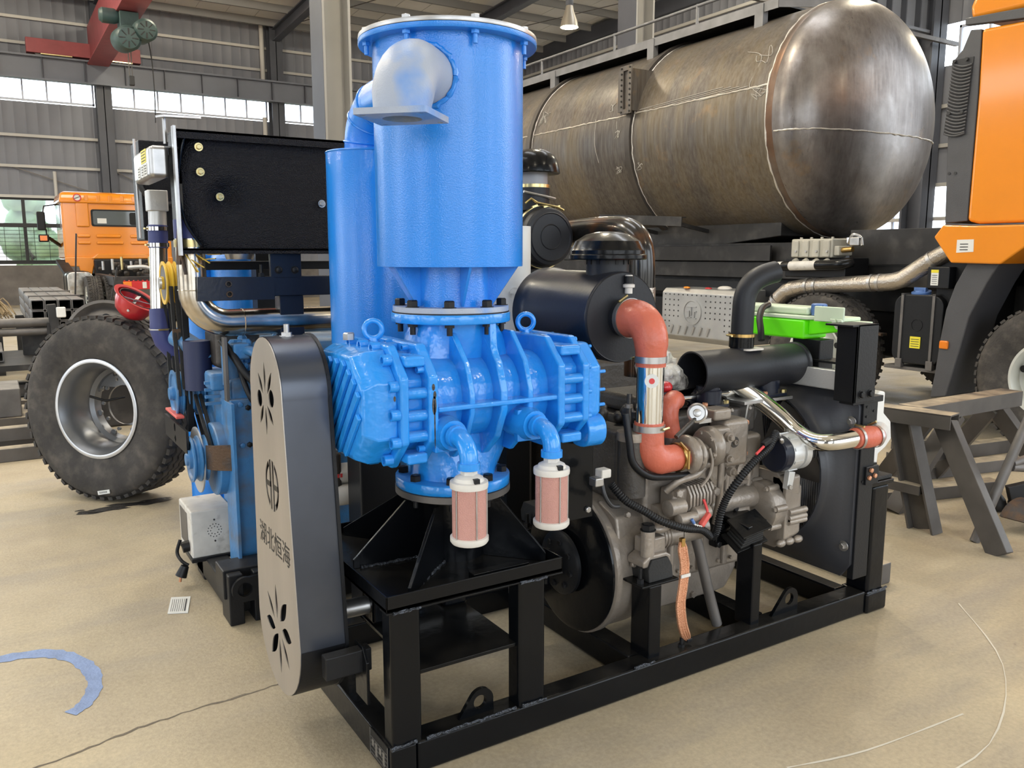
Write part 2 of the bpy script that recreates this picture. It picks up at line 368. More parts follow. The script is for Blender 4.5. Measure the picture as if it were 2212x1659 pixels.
panels(wb, 2.2, 17.5, 1.18, 3.22)
for zz in (8.25, 7.55, 4.95, 4.07, 3.2): B().box(-4, 17.4, YW - .12, YW - .05, zz - .04, zz + .04).build('girt', 'girt', wb)
for a, b_ in (((2.6, 3.2), (-.2, 4.1)), ((2.6, 4.1), (4.4, 3.2))): B().bar((a[0], YW - .1, a[1]), (b_[0], YW - .1, b_[1]), .025, .025).build('brace_rod', 'raw_steel', wb)
B().cyl((1.05, YW - .15, 3.2), (1.05, YW - .15, 3.95), .05, n=10).build('vent_pipe', 'girt', wb)
wr = st(B().box(XR, XR + .3, -2, 27, 0, 1.18).build('wall_right', 'sill_wall'))
panels(wr, 0, 27, 6.5, 9.6, 'y', XR); panels(wr, 0, 27, 3.05, 5.62, 'y', XR); panels(wr, 0, 27, 1.18, 3.05, 'y', XR, skip=((9.3, 11.3),))
for zz in (8.3, 7.4, 4.75, 3.9, 3.05, 2.3): B().box(XR - .12, XR - .05, 0, 26.9, zz - .04, zz + .04).build('girt', 'girt', wr)
def window(n, x0, x1, z0, z1, pane_w, along='x', at=YW, fr='win_frame', fw=.05, midz=None):
    def bx(a0, a1, d0, d1, c0, c1): return B().box(a0, a1, at + d0, at + d1, c0, c1) if along == 'x' else B().box(at + d0, at + d1, a0, a1, c0, c1)
    b = B()
    for q in ((x0, x1, z0, z0 + fw), (x0, x1, z1 - fw, z1), (x0, x0 + fw, z0, z1), (x1 - fw, x1, z0, z1)):
        c = bx(q[0], q[1], -.04, .04, q[2], q[3]); b.add(c.v, c.f)
    w = st(b.build('window_%d' % n, fr)); k = max(1, round((x1 - x0) / pane_w)); s = (x1 - x0) / k
    for i in range(k):
        if i: bx(x0 + i * s - fw * .45, x0 + i * s + fw * .45, -.035, .035, z0 + fw, z1 - fw).build('mullion', fr, w)
        bx(x0 + i * s + .02, x0 + (i + 1) * s - .02, -.004, .004, z0 + .02, z1 - .02).build('pane', 'pane', w)
    return w, s, k
for i in range(4): window(i + 1, BAYS[i] + .22, BAYS[i + 1] - .22, 5.95, 6.65, .66)
wn5, s5, k5 = window(5, -3.9, 2.2, 1.22, 3.2, 1.02, fr='black_metal', fw=.1)
B().box(-3.9, 2.2, YW - .06, YW - .01, 2.30, 2.42).build('transom', 'black_metal', wn5)
b = B()
for i in range(9): b.box(-3.9, 2.2, YW - .10, YW - .088, 1.32 + i * .11, 1.332 + i * .11)
for i in range(16): b.box(-3.8 + i * .38, -3.788 + i * .38, YW - .112, YW - .10, 1.25, 2.35)
b.build('window_grille', 'black_metal', wn5)
window(6, 9.45, 14.7, 5.64, 6.42, .66, 'y', XR); window(7, 3.7, 9.0, 5.64, 6.42, .66, 'y', XR)
window(8, 9.35, 11.25, 1.2, 3.0, .95, 'y', XR)
for i in range(9):                                                   # trees seen through the left window
    b = B(); x = -9 + i * 2.4; hh = random.uniform(3.0, 5.5)
    for k in range(26): b.ball((x + random.uniform(-.55, .55), 34 + random.uniform(-.5, .5), .9 + hh * random.random()), random.uniform(.35, .62), n=9, m=6)
    t = T('tree', 'pale green tree outside the mesh-covered window, ' + ['far left', 'second from left', 'third from left', 'fourth from left', 'middle', 'left of the orange cab', 'behind the orange cab mirror', 'behind the orange cab', 'rightmost'][i], 'tree', (x, 34, 0))
    b.build('foliage', 'leaf', t); B().cyl((x, 34, 0), (x, 34, 2.5), .14, .08, n=8).build('trunk', 'rust', t)
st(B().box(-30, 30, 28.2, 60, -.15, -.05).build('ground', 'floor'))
wf = st(B().box(-12.3, -9, -10.3, -10, 0, 10.8).build('wall_front', 'wall'))
for a, b_, z0, z1 in ((-4.2, -3.0, 0, 10.8), (3.6, 5.6, 0, 10.8), (12.5, 18, 0, 10.8), (-9, -4.2, 6.2, 10.8), (-3.0, 3.6, 6.2, 10.8), (5.6, 12.5, 6.2, 10.8)): B().box(a, b_, -10.3, -10, z0, z1).build('wall_sheet', 'wall', wf)
wlf = st(B().box(-12.3, -12, -10, -7, 0, 10.8).build('wall_left', 'wall'))
for a, b_, z0, z1 in ((-1.5, 1.5, 0, 5.9), (8.5, 16, 0, 5.9), (20, 27, 0, 5.9), (-7, -1.5, 5.0, 5.9), (1.5, 8.5, 5.0, 5.9), (16, 20, 5.0, 5.9), (-7, 27, 6.7, 10.8)): B().box(-12.3, -12, a, b_, z0, z1).build('wall_sheet', 'wall', wlf)
# columns
def hcol(name, x, y, z1, w=.34, d=.34, m='frame_steel', tf=.03):
    b = B(); b.box(x - w / 2, x + w / 2, y - d / 2, y - d / 2 + tf, 0, z1); b.box(x - w / 2, x + w / 2, y + d / 2 - tf, y + d / 2, 0, z1); b.box(x - .012, x + .012, y - d / 2, y + d / 2, 0, z1)
    o = st(b.build(name, m)); B().box(x - w / 2 - .06, x + w / 2 + .06, y - d / 2 - .06, y + d / 2 + .06, 0, .03).build('base_plate', m, o); return o
for i, x in enumerate(BAYS): hcol('wall_column', x, YW - .35, 9.0, .42, .42)
for i, x in enumerate((3.35, 8.72, 14.1)):
    y = 9.4; b = B(); b.box(x - .20, x - .165, y - .23, y + .23, 0, 9.3); b.box(x + .165, x + .20, y - .23, y + .23, 0, 9.3); b.box(x - .2, x + .2, y - .015, y + .015, 0, 9.3)
    c = st(b.build('bay_column', 'column')); B().box(x - .203, x - .198, y - .235, y + .235, .0, 9.3).build('dark_flange_face', 'frame_steel', c)  # thin darker sheet over the left flange
b = B(); b.box(16.75, 17.25, 9.15, 9.2, 0, 9); b.box(16.75, 17.25, 9.6, 9.65, 0, 9); b.box(16.98, 17.02, 9.15, 9.65, 0, 9); st(b.build('end_column', 'frame_steel'))
# crane runways
def runway(y, x0, x1, name):
    b = B(); b.box(x0, x1, y - .02, y + .02, 6.50, 7.10); b.box(x0, x1, y - .17, y + .17, 7.07, 7.12); b.box(x0, x1, y - .14, y + .14, 6.46, 6.50)
    o = st(b.build(name, 'beam_blue'))
    n = int((x1 - x0) / 1.1)
    for i in range(n): B().box(x0 + i * 1.1, x0 + i * 1.1 + .02, y - .13, y - .02, 6.50, 7.07).build('stiffener', 'frame_steel', o)
    return o
runway(26.35, -9, 17.3, 'runway_beam'); 
b = B(); y = 9.4; b.box(9.2, 17.3, y - .02, y + .02, 6.28, 6.95); b.box(9.2, 17.3, y - .17, y + .17, 6.93, 6.98); b.box(9.2, 17.3, y - .15, y + .15, 6.22, 6.28)
o = st(b.build('runway_beam', 'beam_blue'))
for i in range(16): B().box(9.4 + i * .5, 9.43 + i * .5, y - .15, y - .02, 6.28, 6.93).build('stiffener', 'frame_steel', o)
B().box(9.2, 17.3, y - .5, y - .42, 5.95, 6.03).build('conductor_bar', 'raw_steel', o)
B().bar((16.0, y, 6.22), (17.0, y, 5.5), .1, .1).build('knee_brace', 'frame_steel', o)
# roof, purlins, rafters
def zr(y): return EAVE + (YW - y) * .045
sk = []
b = B(); b.add([(-12, 28, zr(28)), (18, 28, zr(28)), (18, -12, zr(-12)), (-12, -12, zr(-12)), (-12, 28, zr(28) + .1), (18, 28, zr(28) + .1), (18, -12, zr(-12) + .1), (-12, -12, zr(-12) + .1)], [(0, 1, 2, 3), (7, 6, 5, 4), (0, 4, 5, 1), (1, 5, 6, 2), (2, 6, 7, 3), (3, 7, 4, 0)])
ce = st(b.build('ceiling', 'roof'))
me = None
for i in range(33):                                                  # insulated roof sheets between the purlins
    x = -11.9 + i * .9; b = B(); q = [(x + .012, 27, zr(27) - .004), (x + .888, 27, zr(27) - .004), (x + .888, -10, zr(-10) - .004), (x + .012, -10, zr(-10) - .004)]
    b.add([(p_[0], p_[1], p_[2] - .012) for p_ in q] + q, [(0, 1, 2, 3), (7, 6, 5, 4), (0, 4, 5, 1), (1, 5, 6, 2), (2, 6, 7, 3), (3, 7, 4, 0)]); b.build('roof_sheet', 'roof', ce)
for i in range(17):
    y = 26.2 - i * 1.45; z1 = zr(y); b = B(); b.box(-8, 17.6, y - .04, y + .04, z1 - .24, z1 - .018).build('purlin', 'purlin', ce)
for x in BAYS:
    b = B()
    for a0, a1, w in ((-.62, -.58, .24), (-.58, -.26, .03), (-.26, -.22, .24)):
        y0, y1 = YW - .3, -8; b.add([(x - w / 2, y0, zr(y0) + a0), (x + w / 2, y0, zr(y0) + a0), (x + w / 2, y1, zr(y1) + a0), (x - w / 2, y1, zr(y1) + a0), (x - w / 2, y0, zr(y0) + a1), (x + w / 2, y0, zr(y0) + a1), (x + w / 2, y1, zr(y1) + a1), (x - w / 2, y1, zr(y1) + a1)], [(0, 1, 2, 3), (7, 6, 5, 4), (0, 4, 5, 1), (1, 5, 6, 2), (2, 6, 7, 3), (3, 7, 4, 0)])
    b.build('rafter', 'frame_steel', ce)
b = B(); b.box(XR - .35, XR - .05, -2, 27, 8.7, 9.15); b.build('gable_beam', 'frame_steel', ce)
for i in range(4): B().bar((2.5 + i * 5.3, 26, zr(26) - .3), (7.7 + i * 5.3, 14, zr(14) - .3), .02, .02).build('brace_rod', 'raw_steel', ce)
b = B(); b.cyl((7.35, YW - .3, 6.7), (7.35, YW - .3, 9), .075, n=12); b.cyl((7.35, YW - .3, 0), (7.35, YW - .3, 6.0), .075, n=12); st(b.build('trim_1', 'girt'))
# overhead crane
g = T('overhead_crane', 'dark red overhead crane girder under the roof at upper left', 'crane', (2.3, 26.35, 7.12))
b = B(); b.box(2.18, 2.60, 5, 26.55, 7.06, 8.15); b.box(2.10, 2.68, 5, 26.55, 7.02, 7.06); b.build('girder', 'crane_red', g, bev=.01)
b = B(); b.box(.55, 3.55, 26.2, 26.5, 7.18, 7.58); b.build('end_carriage', 'crane_red', g, bev=.01)
for x in (.85, 3.25): B().cyl((x, 26.28, 7.23), (x, 26.42, 7.23), .11, n=14).build('wheel', 'raw_steel', g)
for x in (1.3, 2.9): B().box(x - .4, x + .4, 26.15, 26.2, 7.14, 7.17).build('rail_clip', 'zinc', g)
h = T('electric_hoist', 'dark green electric hoist hanging below the red crane girder', 'hoist', (2.45, 20.2, 6.2))
for nm, p, q, r, m in (('rope_drum', (2.25, 20.2, 6.45), (2.25, 19.3, 6.33), .28, 'green_motor'), ('motor', (2.62, 20.2, 6.65), (2.62, 19.2, 6.53), .25, 'green_motor'), ('trolley_motor', (1.75, 20.0, 6.92), (2.15, 20.0, 6.92), .17, 'green_motor')):
    p, q = V(p), V(q); d = (q - p).normalized(); L = (q - p).length; B().lathe([(r * .7, 0), (r, .06), (r, L - .08), (r * .8, L), (r * .3, L + .02)], p, d, 22).build(nm, m, h)
    for k in range(8):
        a = k * pi / 4; u, w, _ = frame(d); c = q + d * .012; B().bar(c + (u * math.cos(a) + w * math.sin(a)) * r * .25, c + (u * math.cos(a) + w * math.sin(a)) * r * .72, .03, .02).build('fan_slot', 'black_metal', h)
B().box(2.15, 2.55, 19.7, 20.2, 6.55, 7.0).build('trolley_frame', 'green_motor', h, bev=.01)
for x in (2.3, 2.36): B().cyl((x, 19.9, 5.6), (x, 19.9, 6.7), .012, n=6).build('rope', 'raw_steel', h)
B().tube(smooth([(2.7, 19.9, 6.8), (2.8, 19.9, 6.1), (2.82, 19.9, 5.2), (2.8, 19.9, 4.6)]), .015, 6).build('pendant_cable', 'black_metal', h)
B().box(2.28, 2.40, 19.85, 19.95, 5.4, 5.62).build('hook_block', 'black_metal', h, bev=.02)
# hanging lamp
p = V((10.236, 13.437, 6.6)); l = T('high_bay_lamp', 'bell-shaped metal lamp hanging under the pale roof', 'lamp', (p.x, p.y, 6.4))
B().lathe([(.05, .22), (.075, .20), (.10, .08), (.17, -.10), (.20, -.24), (.19, -.24), (.15, -.08), (.06, .1)], p, (0, 0, 1), 24).build('shade', 'lamp_shade', l)
B().lathe([(.07, .2), (.085, .24), (.085, .40), (.06, .44)], p, (0, 0, 1), 18).build('ballast', 'frame_steel', l)
B().cyl(p + V((0, 0, .4)), p + V((0, 0, 2.9)), .012, n=6).build('hanger', 'raw_steel', l)
B().ball(tuple(p + V((0, 0, .02))), .05, n=10, m=6).build('bulb', 'cream', l)

# ================================================================ front skid frame
sk = T('skid_frame', 'black painted welded steel skid frame on the floor carrying the bright blue blower', 'skid frame', (1.1, .46, 0))
BG = 'black_gloss'
def bx(name, x0, x1, y0, y1, z0, z1, m, par, bev=.005): return B().box(x0, x1, y0, y1, z0, z1).build(name, m, par, bev=bev)
bx('rail', .082, 2.16, 0, .085, 0, .10, BG, sk, .01)
bx('rail', .082, 2.16, .84, .92, 0, .10, BG, sk, .01)
bx('cross_beam', 0, .08, 0, .92, 0, .10, BG, sk, .008)
bx('cross_beam', .94, 1.02, .085, .84, .005, .10, BG, sk, .008)
bx('cross_beam', 1.55, 1.63, .085, .84, .005, .10, BG, sk, .008)
bx('cross_beam', 2.07, 2.14, .085, .84, .005, .10, BG, sk, .008)
for y0, y1 in ((.003, .072), (.60, .67)):
    bx('post', .006, .101, y0, y1, .09, .515, BG, sk, .012); bx('post', .431, .531, y0, y1, .09, .515, BG, sk, .012)
bx('shelf_plate', .10, .445, .02, .60, .297, .309, BG, sk, .002)
b = B(); b.box(-.006, .592, 0, .006, .515, .562); b.box(-.006, .592, .684, .69, .515, .562); b.box(-.006, 0, 0, .69, .515, .562); b.box(.586, .592, 0, .69, .515, .562)
b.box(-.006, .592, 0, .69, .515, .527); b.box(-.006, .592, -.002, .05, .508, .514)
b.build('tray', BG, sk, bev=.002)
PX, PY = .37, .315
B().cyl((PX, PY, .527), (PX, PY, .735), .105, n=36).build('pedestal_tube', BG, sk)
def gusset(a, x1, y1, top=.725, r0=.10, r1=.165):
    d = V((x1 - PX, y1 - PY, 0)); L = d.length; d.normalize(); n = V((-d.y, d.x, 0)) * .005; o = V((PX, PY, 0))
    prof = [(r0 - .01, .527), (L, .527), (L, .555), (r1, top), (r0 - .01, top)]
    b = B(); b.rings([[o + d * r + V((0, 0, z)) + n * s for r, z in prof] for s in (-1, 1)]); return b.build('gusset', BG, sk, bev=.0015)
for q in ((.03, .34), (.085, .045), (.58, .075), (.58, .62), (.12, .66)): gusset(0, *q)
bx('cross_bar', .30, .50, .05, .085, .527, .548, BG, sk, .003)
for p, q in (((.05, .33, .53), (.25, .32, .53)), ((.3, .05, .53), (.5, .05, .53)), ((.14, .10, .53), (.3, .24, .53)), ((.46, .23, .53), (.57, .09, .53)), ((.012, -.002, .511), (.10, -.002, .511)), ((.435, -.002, .509), (.53, -.002, .509)), ((.11, .004, .101), (.42, .004, .103)), ((.44, -.002, .104), (.53, -.002, .104)), ((.90, .002, .102), (.99, .002, .102)), ((.0, .0, .104), (.08, .0, .106)), ((2.16, -.005, .092), (2.29, -.005, .092))):
    p, q = V(p), V(q); n = max(6, int((q - p).length / .012)); B().tube([p.lerp(q, i / n) + V((random.uniform(-.002, .002), random.uniform(-.002, .002), random.uniform(-.002, .002))) for i in range(n + 1)], [random.uniform(.0035, .0065) for _ in range(n + 1)], 7).build('weld_bead', 'weld', sk)
def lug(x0, x1, y, z0, hz, par, t=.014, flip=1, m=BG, r=.05, hr=.028):
    cx = x1 - r * 1.05 if flip > 0 else x0 + r * 1.05; out = []
    o = [(x0, 0), (x1, 0)] + [(cx + r * math.cos(R(a)), hz - r + r * math.sin(R(a))) for a in range(-10, 151, 14)]
    hole = [(cx - .006 + hr * math.cos(2 * pi * k / 20), hz - r + hr * math.sin(2 * pi * k / 20)) for k in range(20)]
    return plate_holes('lifting_lug', o, [hole], m, par, (0, y, z0), (1, 0, 0), (0, 0, 1), t)
lug(.235, .362, .045, .096, .085, sk, r=.042, hr=.022); lug(1.62, 1.775, .045, .096, .10, sk, r=.044, hr=.024)
# engine mount posts, pads, isolators
for y0, s in ((.03, 1), (.75, -1)):
    bx('post', .985, 1.04, y0, y0 + .10, .09, .365, BG, sk, .006)
    bx('mount_plate', .945, 1.115, y0 - .005, y0 + .13, .365, .374, BG, sk, .003)
    b = B(); b.prism([(.99, .374), (1.10, .374), (1.095, .42), (1.075, .455), (1.0, .455), (.985, .42)], 'y', y0 + .01, y0 + .115); b.build('rubber_mount', 'rubber', sk, bev=.004)
    bolt(sk, (.965, y0 + .03, .374), (0, 0, 1), .013, .055, 'black_satin', 'stud')
    bx('post', 1.497, 1.545, y0, y0 + .085, .09, .42, BG, sk, .006)
    m4 = Matrix.Translation((1.50, y0 + .045, .455)) @ Matrix.Rotation(R(28 * s), 4, 'X') @ Matrix.Rotation(R(-12), 4, 'Y')
    B().box(-.075, .075, -.05, .05, -.035, -.026, m4).build('mount_plate', BG, sk, bev=.002)
    for k in range(5): B().box(-.055 + .004 * k, .055 - .004 * k, -.042, .042, -.025 + k * .014, -.014 + k * .014, m4).build('rubber_mount', 'rubber', sk, bev=.003)
    B().box(-.07, .07, -.05, .05, .045, .054, m4).build('mount_plate', BG, sk, bev=.002)
for y0 in (.0, .80):
    bx('end_post', 2.165, 2.275, y0, y0 + .11, .08, .555, BG, sk, .016)
    bx('post_foot', 2.155, 2.29, y0 - .012, y0 + .125, 0, .092, BG, sk, .012)
    bx('mount_plate', 2.10, 2.285, y0 - .01, y0 + .12, .555, .575, BG, sk, .004)
    bx('rubber_mount', 2.15, 2.285, y0 + .0, y0 + .11, .575, .592, 'rubber', sk, .004)
    bolt(sk, (2.225, y0 + .05, .592), (0, 0, 1), .022, .062, 'bolt_black', 'stud')
for p in ((.505, .16), (.50, .45)): B().cyl((*p, .515), (*p, .44), .016, n=14).build('stud', 'black_satin', sk); B().cyl((*p, .44), (*p, .405), .0125, n=12).build('stud_thread', 'steel', sk)
npl = bx('name_plate', -.003, .0, .022, .155, .012, .098, 'black_satin', sk, 0)
for k in range(5): B().box(-.0042, -.0028, .03, .147, .020 + k * .013, .0212 + k * .013).build('printed_line', 'steel', npl)
for (y0, y1) in ((.023, .0245), (.1525, .154)): B().box(-.0042, -.0028, y0, y1, .013, .097).build('printed_line', 'steel', npl)
for k, y in enumerate((.045, .07, .10, .125)): B().box(-.0042, -.0028, y, y + .014, .026 + (k % 2) * .02, .068).build('printed_block', 'steel', npl)
bolt(sk, (1.15, .04, .10), (0, 0, 1), .012, .035, 'bolt_black', 'stud')
bx('clip_bracket', 2.10, 2.16, -.01, .02, .575, .66, BG, sk, .002)
# ================================================================ roots blower
YC, ZC = .30, 1.065
bl = T('roots_blower', 'bright blue ribbed cast iron roots blower on the black pedestal', 'blower', (PX, YC, .75))
BL = 'blue'
def oc(hx, hz, ch, y=YC, z=ZC): return oct_(y, z, hx, hz, ch)
B().prism(rrect(YC, ZC, .178, .128, .115, 7), 'x', .18, .635).build('casing', BL, bl, ang=30)
RIB = [(.305, .325, 0), (.412, .438, 1), (.510, .530, 0)]
for x0, x1, k in RIB:
    B().prism([(YC + p, ZC + q) for p, q in [(-.11, -.185), (.11, -.185), (.185, -.12), (.226, -.03), (.226, .03), (.195, .115), (.115, .20), (-.115, .20), (-.195, .115), (-.226, .03), (-.226, -.03), (-.185, -.12)]], 'x', x0, x1).build('rib', BL, bl, bev=.006, seg=2)
B().prism([(.085, 1.13), (.135, 1.22), (.142, 1.30), (.19, 1.30), (.19, 1.13)], 'x', .413, .437).build('rib', BL, bl, bev=.005)
b = B(); b.box(.2, .62, .070, .15, 1.050, 1.066); b.build('ledge', BL, bl, bev=.005)
def headplates(x0, x1, name, hx=.238, hz=.180, ch=.085): return B().prism(oc(hx, hz, ch), 'x', x0, x1).build(name, BL, bl, bev=.008)
headplates(.165, .198, 'flange_plate'); headplates(.078, .106, 'flange_plate'); headplates(.615, .643, 'flange_plate'); headplates(.715, .742, 'flange_plate', .232, .176)
B().prism(oc(.195, .150, .07), 'x', .10, .17).build('bearing_housing', BL, bl, bev=.008)
B().prism(oc(.195, .150, .07), 'x', .64, .72).build('bearing_housing', BL, bl, bev=.008)
for xa, xb in ((.104, .168), (.64, .718)):
    for z in (.985, 1.045, 1.11): B().tube([(xa, .088, z), (xb, .088, z)], .017, 12).build('housing_rib', BL, bl)
    for y, z in ((.12, 1.205), (.30, 1.225), (.48, 1.205), (.11, .925)): B().box(xa, xb, y - .035, y + .035, z - .02, z + .012).build('housing_rib', BL, bl, bev=.008)
# gear case with diagonal ribs on its end
b = B(); b.rings([[(x, *p) for p in oc(hx, hz, ch)] for x, hx, hz, ch in ((.08, .215, .165, .085), (.02, .215, .165, .085), (-.012, .20, .152, .085), (-.020, .19, .142, .082))])
b.build('gear_case', BL, bl, bev=.006, seg=3)
for k in range(9):
    q = -.25 + k * .056; pts = []                      # rib line: z - ZC = 1.15 * ((y - YC) * -1) + q, clipped to the end face
    for i in range(41):
        yy = -.185 + i * .37 / 40; zz = -1.15 * yy + q * 1.15
        if abs(zz) < .138 and abs(yy) + abs(zz) < .245: pts.append((yy, zz))
    if len(pts) < 4: continue
    p, w_ = pts[0], pts[-1]; B().bar((-.026, YC + p[0], ZC + p[1]), (-.026, YC + w_[0], ZC + w_[1]), .022, .012, (1, 0, 0)).build('cooling_rib', BL, bl, bev=.003)
for y, z in [(YC + p, ZC + q) for p, q in ((-.215, .07), (-.222, -.01), (-.222, -.09), (-.165, -.150), (-.06, -.168), (-.17, .14), (-.09, .168), (.0, .168), (.09, .168), (.19, .12))]:
    bolt(bl, (.079, y, z), (-1, 0, 0), .0165, .026, BL, 'cap', 'cap_screw')
for p, q in ((-.20, .11), (-.215, -.02), (-.2, -.12), (-.1, -.165), (-.1, .165), (.02, .168), (.12, .165)): bolt(bl, (.166, YC + p, ZC + q), (-1, 0, 0), .010, .02, BL, 'cap', 'cap_screw')
b = B(); b.rings([[(x, *p) for p in oc(hx, hz, ch)] for x, hx, hz, ch in ((.74, .205, .150, .07), (.80, .205, .150, .07), (.825, .18, .125, .06))]); b.build('end_cover', BL, bl, bev=.01, seg=2)
B().prism(rrect(.14, .925, .06, .055, .05), 'x', .75, .825).build('oil_sump', BL, bl, bev=.006)
for p, q in ((-.21, .08), (-.215, .0), (-.215, -.08), (-.13, .16), (0, .165), (.12, .16), (-.15, -.15)): bolt(bl, (.741, YC + p, ZC + q), (1, 0, 0), .009, .016, BL, 'cap', 'cap_screw')
for y, z in ((.112, 1.12), (.112, 1.06), (.112, 1.01), (.19, 1.196), (.26, 1.20)): bolt(bl, (.808, y, z), (1, 0, 0), .006, .026, BL, 'cap', 'cap_screw')
def blend(n, zt, zb, hx, hy, r, xc):
    rs = []
    for i in range(7):
        t = i / 6; e = t * t * (3 - 2 * t) if n else t; ring_ = []
        for j in range(40):
            a = 2 * pi * j / 40; ca, sa = math.cos(a), math.sin(a); k = 1 / max(abs(ca) / hx, abs(sa) / hy); k = min(k, math.hypot(hx, hy) * .9)
            rx = k * (1 - t) + r * t; ring_.append((xc + (PX - xc) * t + ca * rx, YC + .012 * t + sa * rx, zb + (zt - zb) * t))
        rs.append(ring_)
    return B().rings(rs)
blend(1, 1.297, 1.155, .205, .10, .137, .405).build('inlet_neck', BL, bl, ang=50)
blend(0, .80, .965, .17, .085, .137, .40).build('outlet_neck', BL, bl, ang=50)
FY = YC + .012
B().lathe([(.125, 0), (.186, 0), (.188, .003), (.188, .026), (.186, .029), (.125, .029)], (PX, FY, 1.293), (0, 0, 1), 56, close=True).build('inlet_flange', BL, bl, ang=60)
B().lathe([(.02, 0), (.183, 0), (.186, .003), (.186, .031), (.183, .034), (.02, .034)], (PX, FY, .766), (0, 0, 1), 56).build('outlet_flange', BL, bl, ang=60)
B().lathe([(.10, 0), (.187, 0), (.187, .020), (.10, .020)], (PX, FY, .744), (0, 0, 1), 56, close=True).build('pedestal_flange', 'raw_steel', sk)
B().cyl((PX, FY, .73), (PX, FY, .745), .15, n=40).build('pedestal_cap', BG, sk)
NB = 8
for k in range(NB):
    a = 2 * pi * (k + .35) / NB; x, y = PX + .160 * math.cos(a), FY + .160 * math.sin(a)
    bolt(bl, (x, y, 1.293), (0, 0, -1), .0165, .034, 'bolt_black', 'stud', 'nut')
    bolt(bl, (x, y, .80), (0, 0, 1), .0175, .020, 'bolt_black', 'hex')
    bolt(sk, (x, y, .744), (0, 0, -1), .0155, .030, 'black_satin', 'stud', 'nut')
for x, y in ((.10, .30), (.645, .30)):
    e = B(); e.cyl((x, y, 1.225), (x, y, 1.252), .017, .013, 14); e.lathe([(.022, 0), (.022, .006)], (x, y, 1.236), (0, 0, 1), 18); e.torus((x, y, 1.278), (-.45, -.9, 0), .0265, .0085, 28, 10); e.build('lifting_eye', BL, bl)
bolt(bl, (.045, .36, 1.245), (0, 0, 1), .018, .022, 'steel', 'hex', 'plug')
for x, y0, d in ((.245, .02, 0), (.527, .02, 1)):
    B().lathe([(.052, .13), (.052, .045), (.044, .025), (.044, .012)], (x - .012, y0 + .01, .985), (0, 1, 0), 20).build('port_boss', BL, bl)
    B().prism([(x - .055, 1.03), (x + .01, 1.03), (x + .035, 1.0), (x + .035, .93), (x - .055, .93)], 'y', .075, .10).build('port_web', BL, bl, bev=.004)
    fy = -.046; pts = [V((x - .012, y0 + .02, .985)), V((x - .012, y0 - .005, .985))] + [V((x - .012 + .0 * i, y0 - .012 - .055 * math.sin(R(15 * i)), .93 + .055 * math.cos(R(15 * i)))) for i in range(7)] + [V((x - .012, fy, .908))]
    el = B().tube(pts, .027, 18).build('elbow', BL, bl, ang=60)
    B().lathe([(.033, 0), (.033, .018)], (x - .012, y0 + .012, .985), (0, -1, 0), 18).build('elbow_collar', BL, el); B().lathe([(.0325, 0), (.0325, .02)], (x - .012, fy, .905), (0, 0, 1), 18).build('elbow_collar', BL, el)
    c = (x - .012, fy)
    fl_ = B().lathe([(.0485, .708), (.0485, .868)], (*c, 0), (0, 0, 1), 32).build('breather_filter', 'pink', bl)
    B().lathe([(.015, .906), (.019, .905), (.019, .892), (.026, .890), (.040, .883), (.044, .874), (.054, .872), (.055, .862), (.054, .854), (.045, .852)], (*c, 0), (0, 0, 1), 32).build('filter_cap', 'cream', fl_)
    B().lathe([(.024, 0), (.024, .018)], (*c, .884), (0, 0, 1), 6).build('hex_adapter', 'cream', fl_)
    B().lathe([(.02, .690), (.050, .692), (.055, .699), (.055, .711), (.050, .713)], (*c, 0), (0, 0, 1), 32).build('filter_base', 'cream', fl_)
    for a in (-.95, .25, 1.5, 2.8): B().cyl((c[0] + .0505 * math.cos(a - 1.9), c[1] + .0505 * math.sin(a - 1.9), .71), (c[0] + .0505 * math.cos(a - 1.9), c[1] + .0505 * math.sin(a - 1.9), .86), .0022, n=6).build('tie_rod', 'steel', fl_)
    B().box(c[0] - .008, c[0] + .008, c[1] - .049, c[1] - .035, .868, .886).build('slot_lug', 'black_satin', fl_)
# oil drips on the plates
dr = B()
for (x, z, w, h) in ((.182, 1.075, .007, .028), (.183, 1.02, .0022, .075), (.184, 1.105, .005, .012), (.18, 1.128, .005, .010), (.06, 1.105, .004, .008)):
    dr.add([(x + w * math.cos(k * pi / 5), YC - .2385, z + h * math.sin(k * pi / 5)) for k in range(10)], [tuple(range(10))])
dr.build('oil_drips', 'grease', bl)
# ================================================================ silencer on top
si = T('inlet_silencer', 'tall bright blue cylinder silencer with a square-flanged elbow, bolted on the blower', 'silencer', (PX, FY, 1.322))
BT = 'blue_tank'
B().lathe([(.10, 0), (.183, 0), (.183, .016), (.10, .016)], (PX, FY, 1.326), (0, 0, 1), 56, close=True).build('base_flange', 'primer', si)
B().lathe([(.185, 0), (.185, .004)], (PX, FY, 1.322), (0, 0, 1), 48).build('gasket', 'black_satin', si)
for k in range(NB):
    a = 2 * pi * (k + .35) / NB; p = (PX + .160 * math.cos(a), FY + .160 * math.sin(a), 1.343)
    bt = bolt(si, p, (0, 0, 1), .0175, .021, 'bolt_black', 'hex', wash=.021)
B().cyl((PX, FY, 1.34), (PX, FY, 1.47), .123, n=44).build('neck', BT, si)
B().lathe([(.02, 1.464), (.227, 1.464), (.2275, 1.468), (.2275, 2.128), (.02, 2.13)], (PX, FY, 0), (0, 0, 1), 80).build('shell', BT, si, ang=50)
for a in (12, 78, 130, 192, 258, 318):
    d = V((math.cos(R(a)), math.sin(R(a)), 0)); n = V((-d.y, d.x, 0)) * .004; o = V((PX, FY, 0)); B().rings([[o + d * r + V((0, 0, z)) + n * s for r, z in ((.115, 1.345), (.135, 1.345), (.218, 1.466), (.115, 1.466))] for s in (-1, 1)]).build('gusset', BT, si)
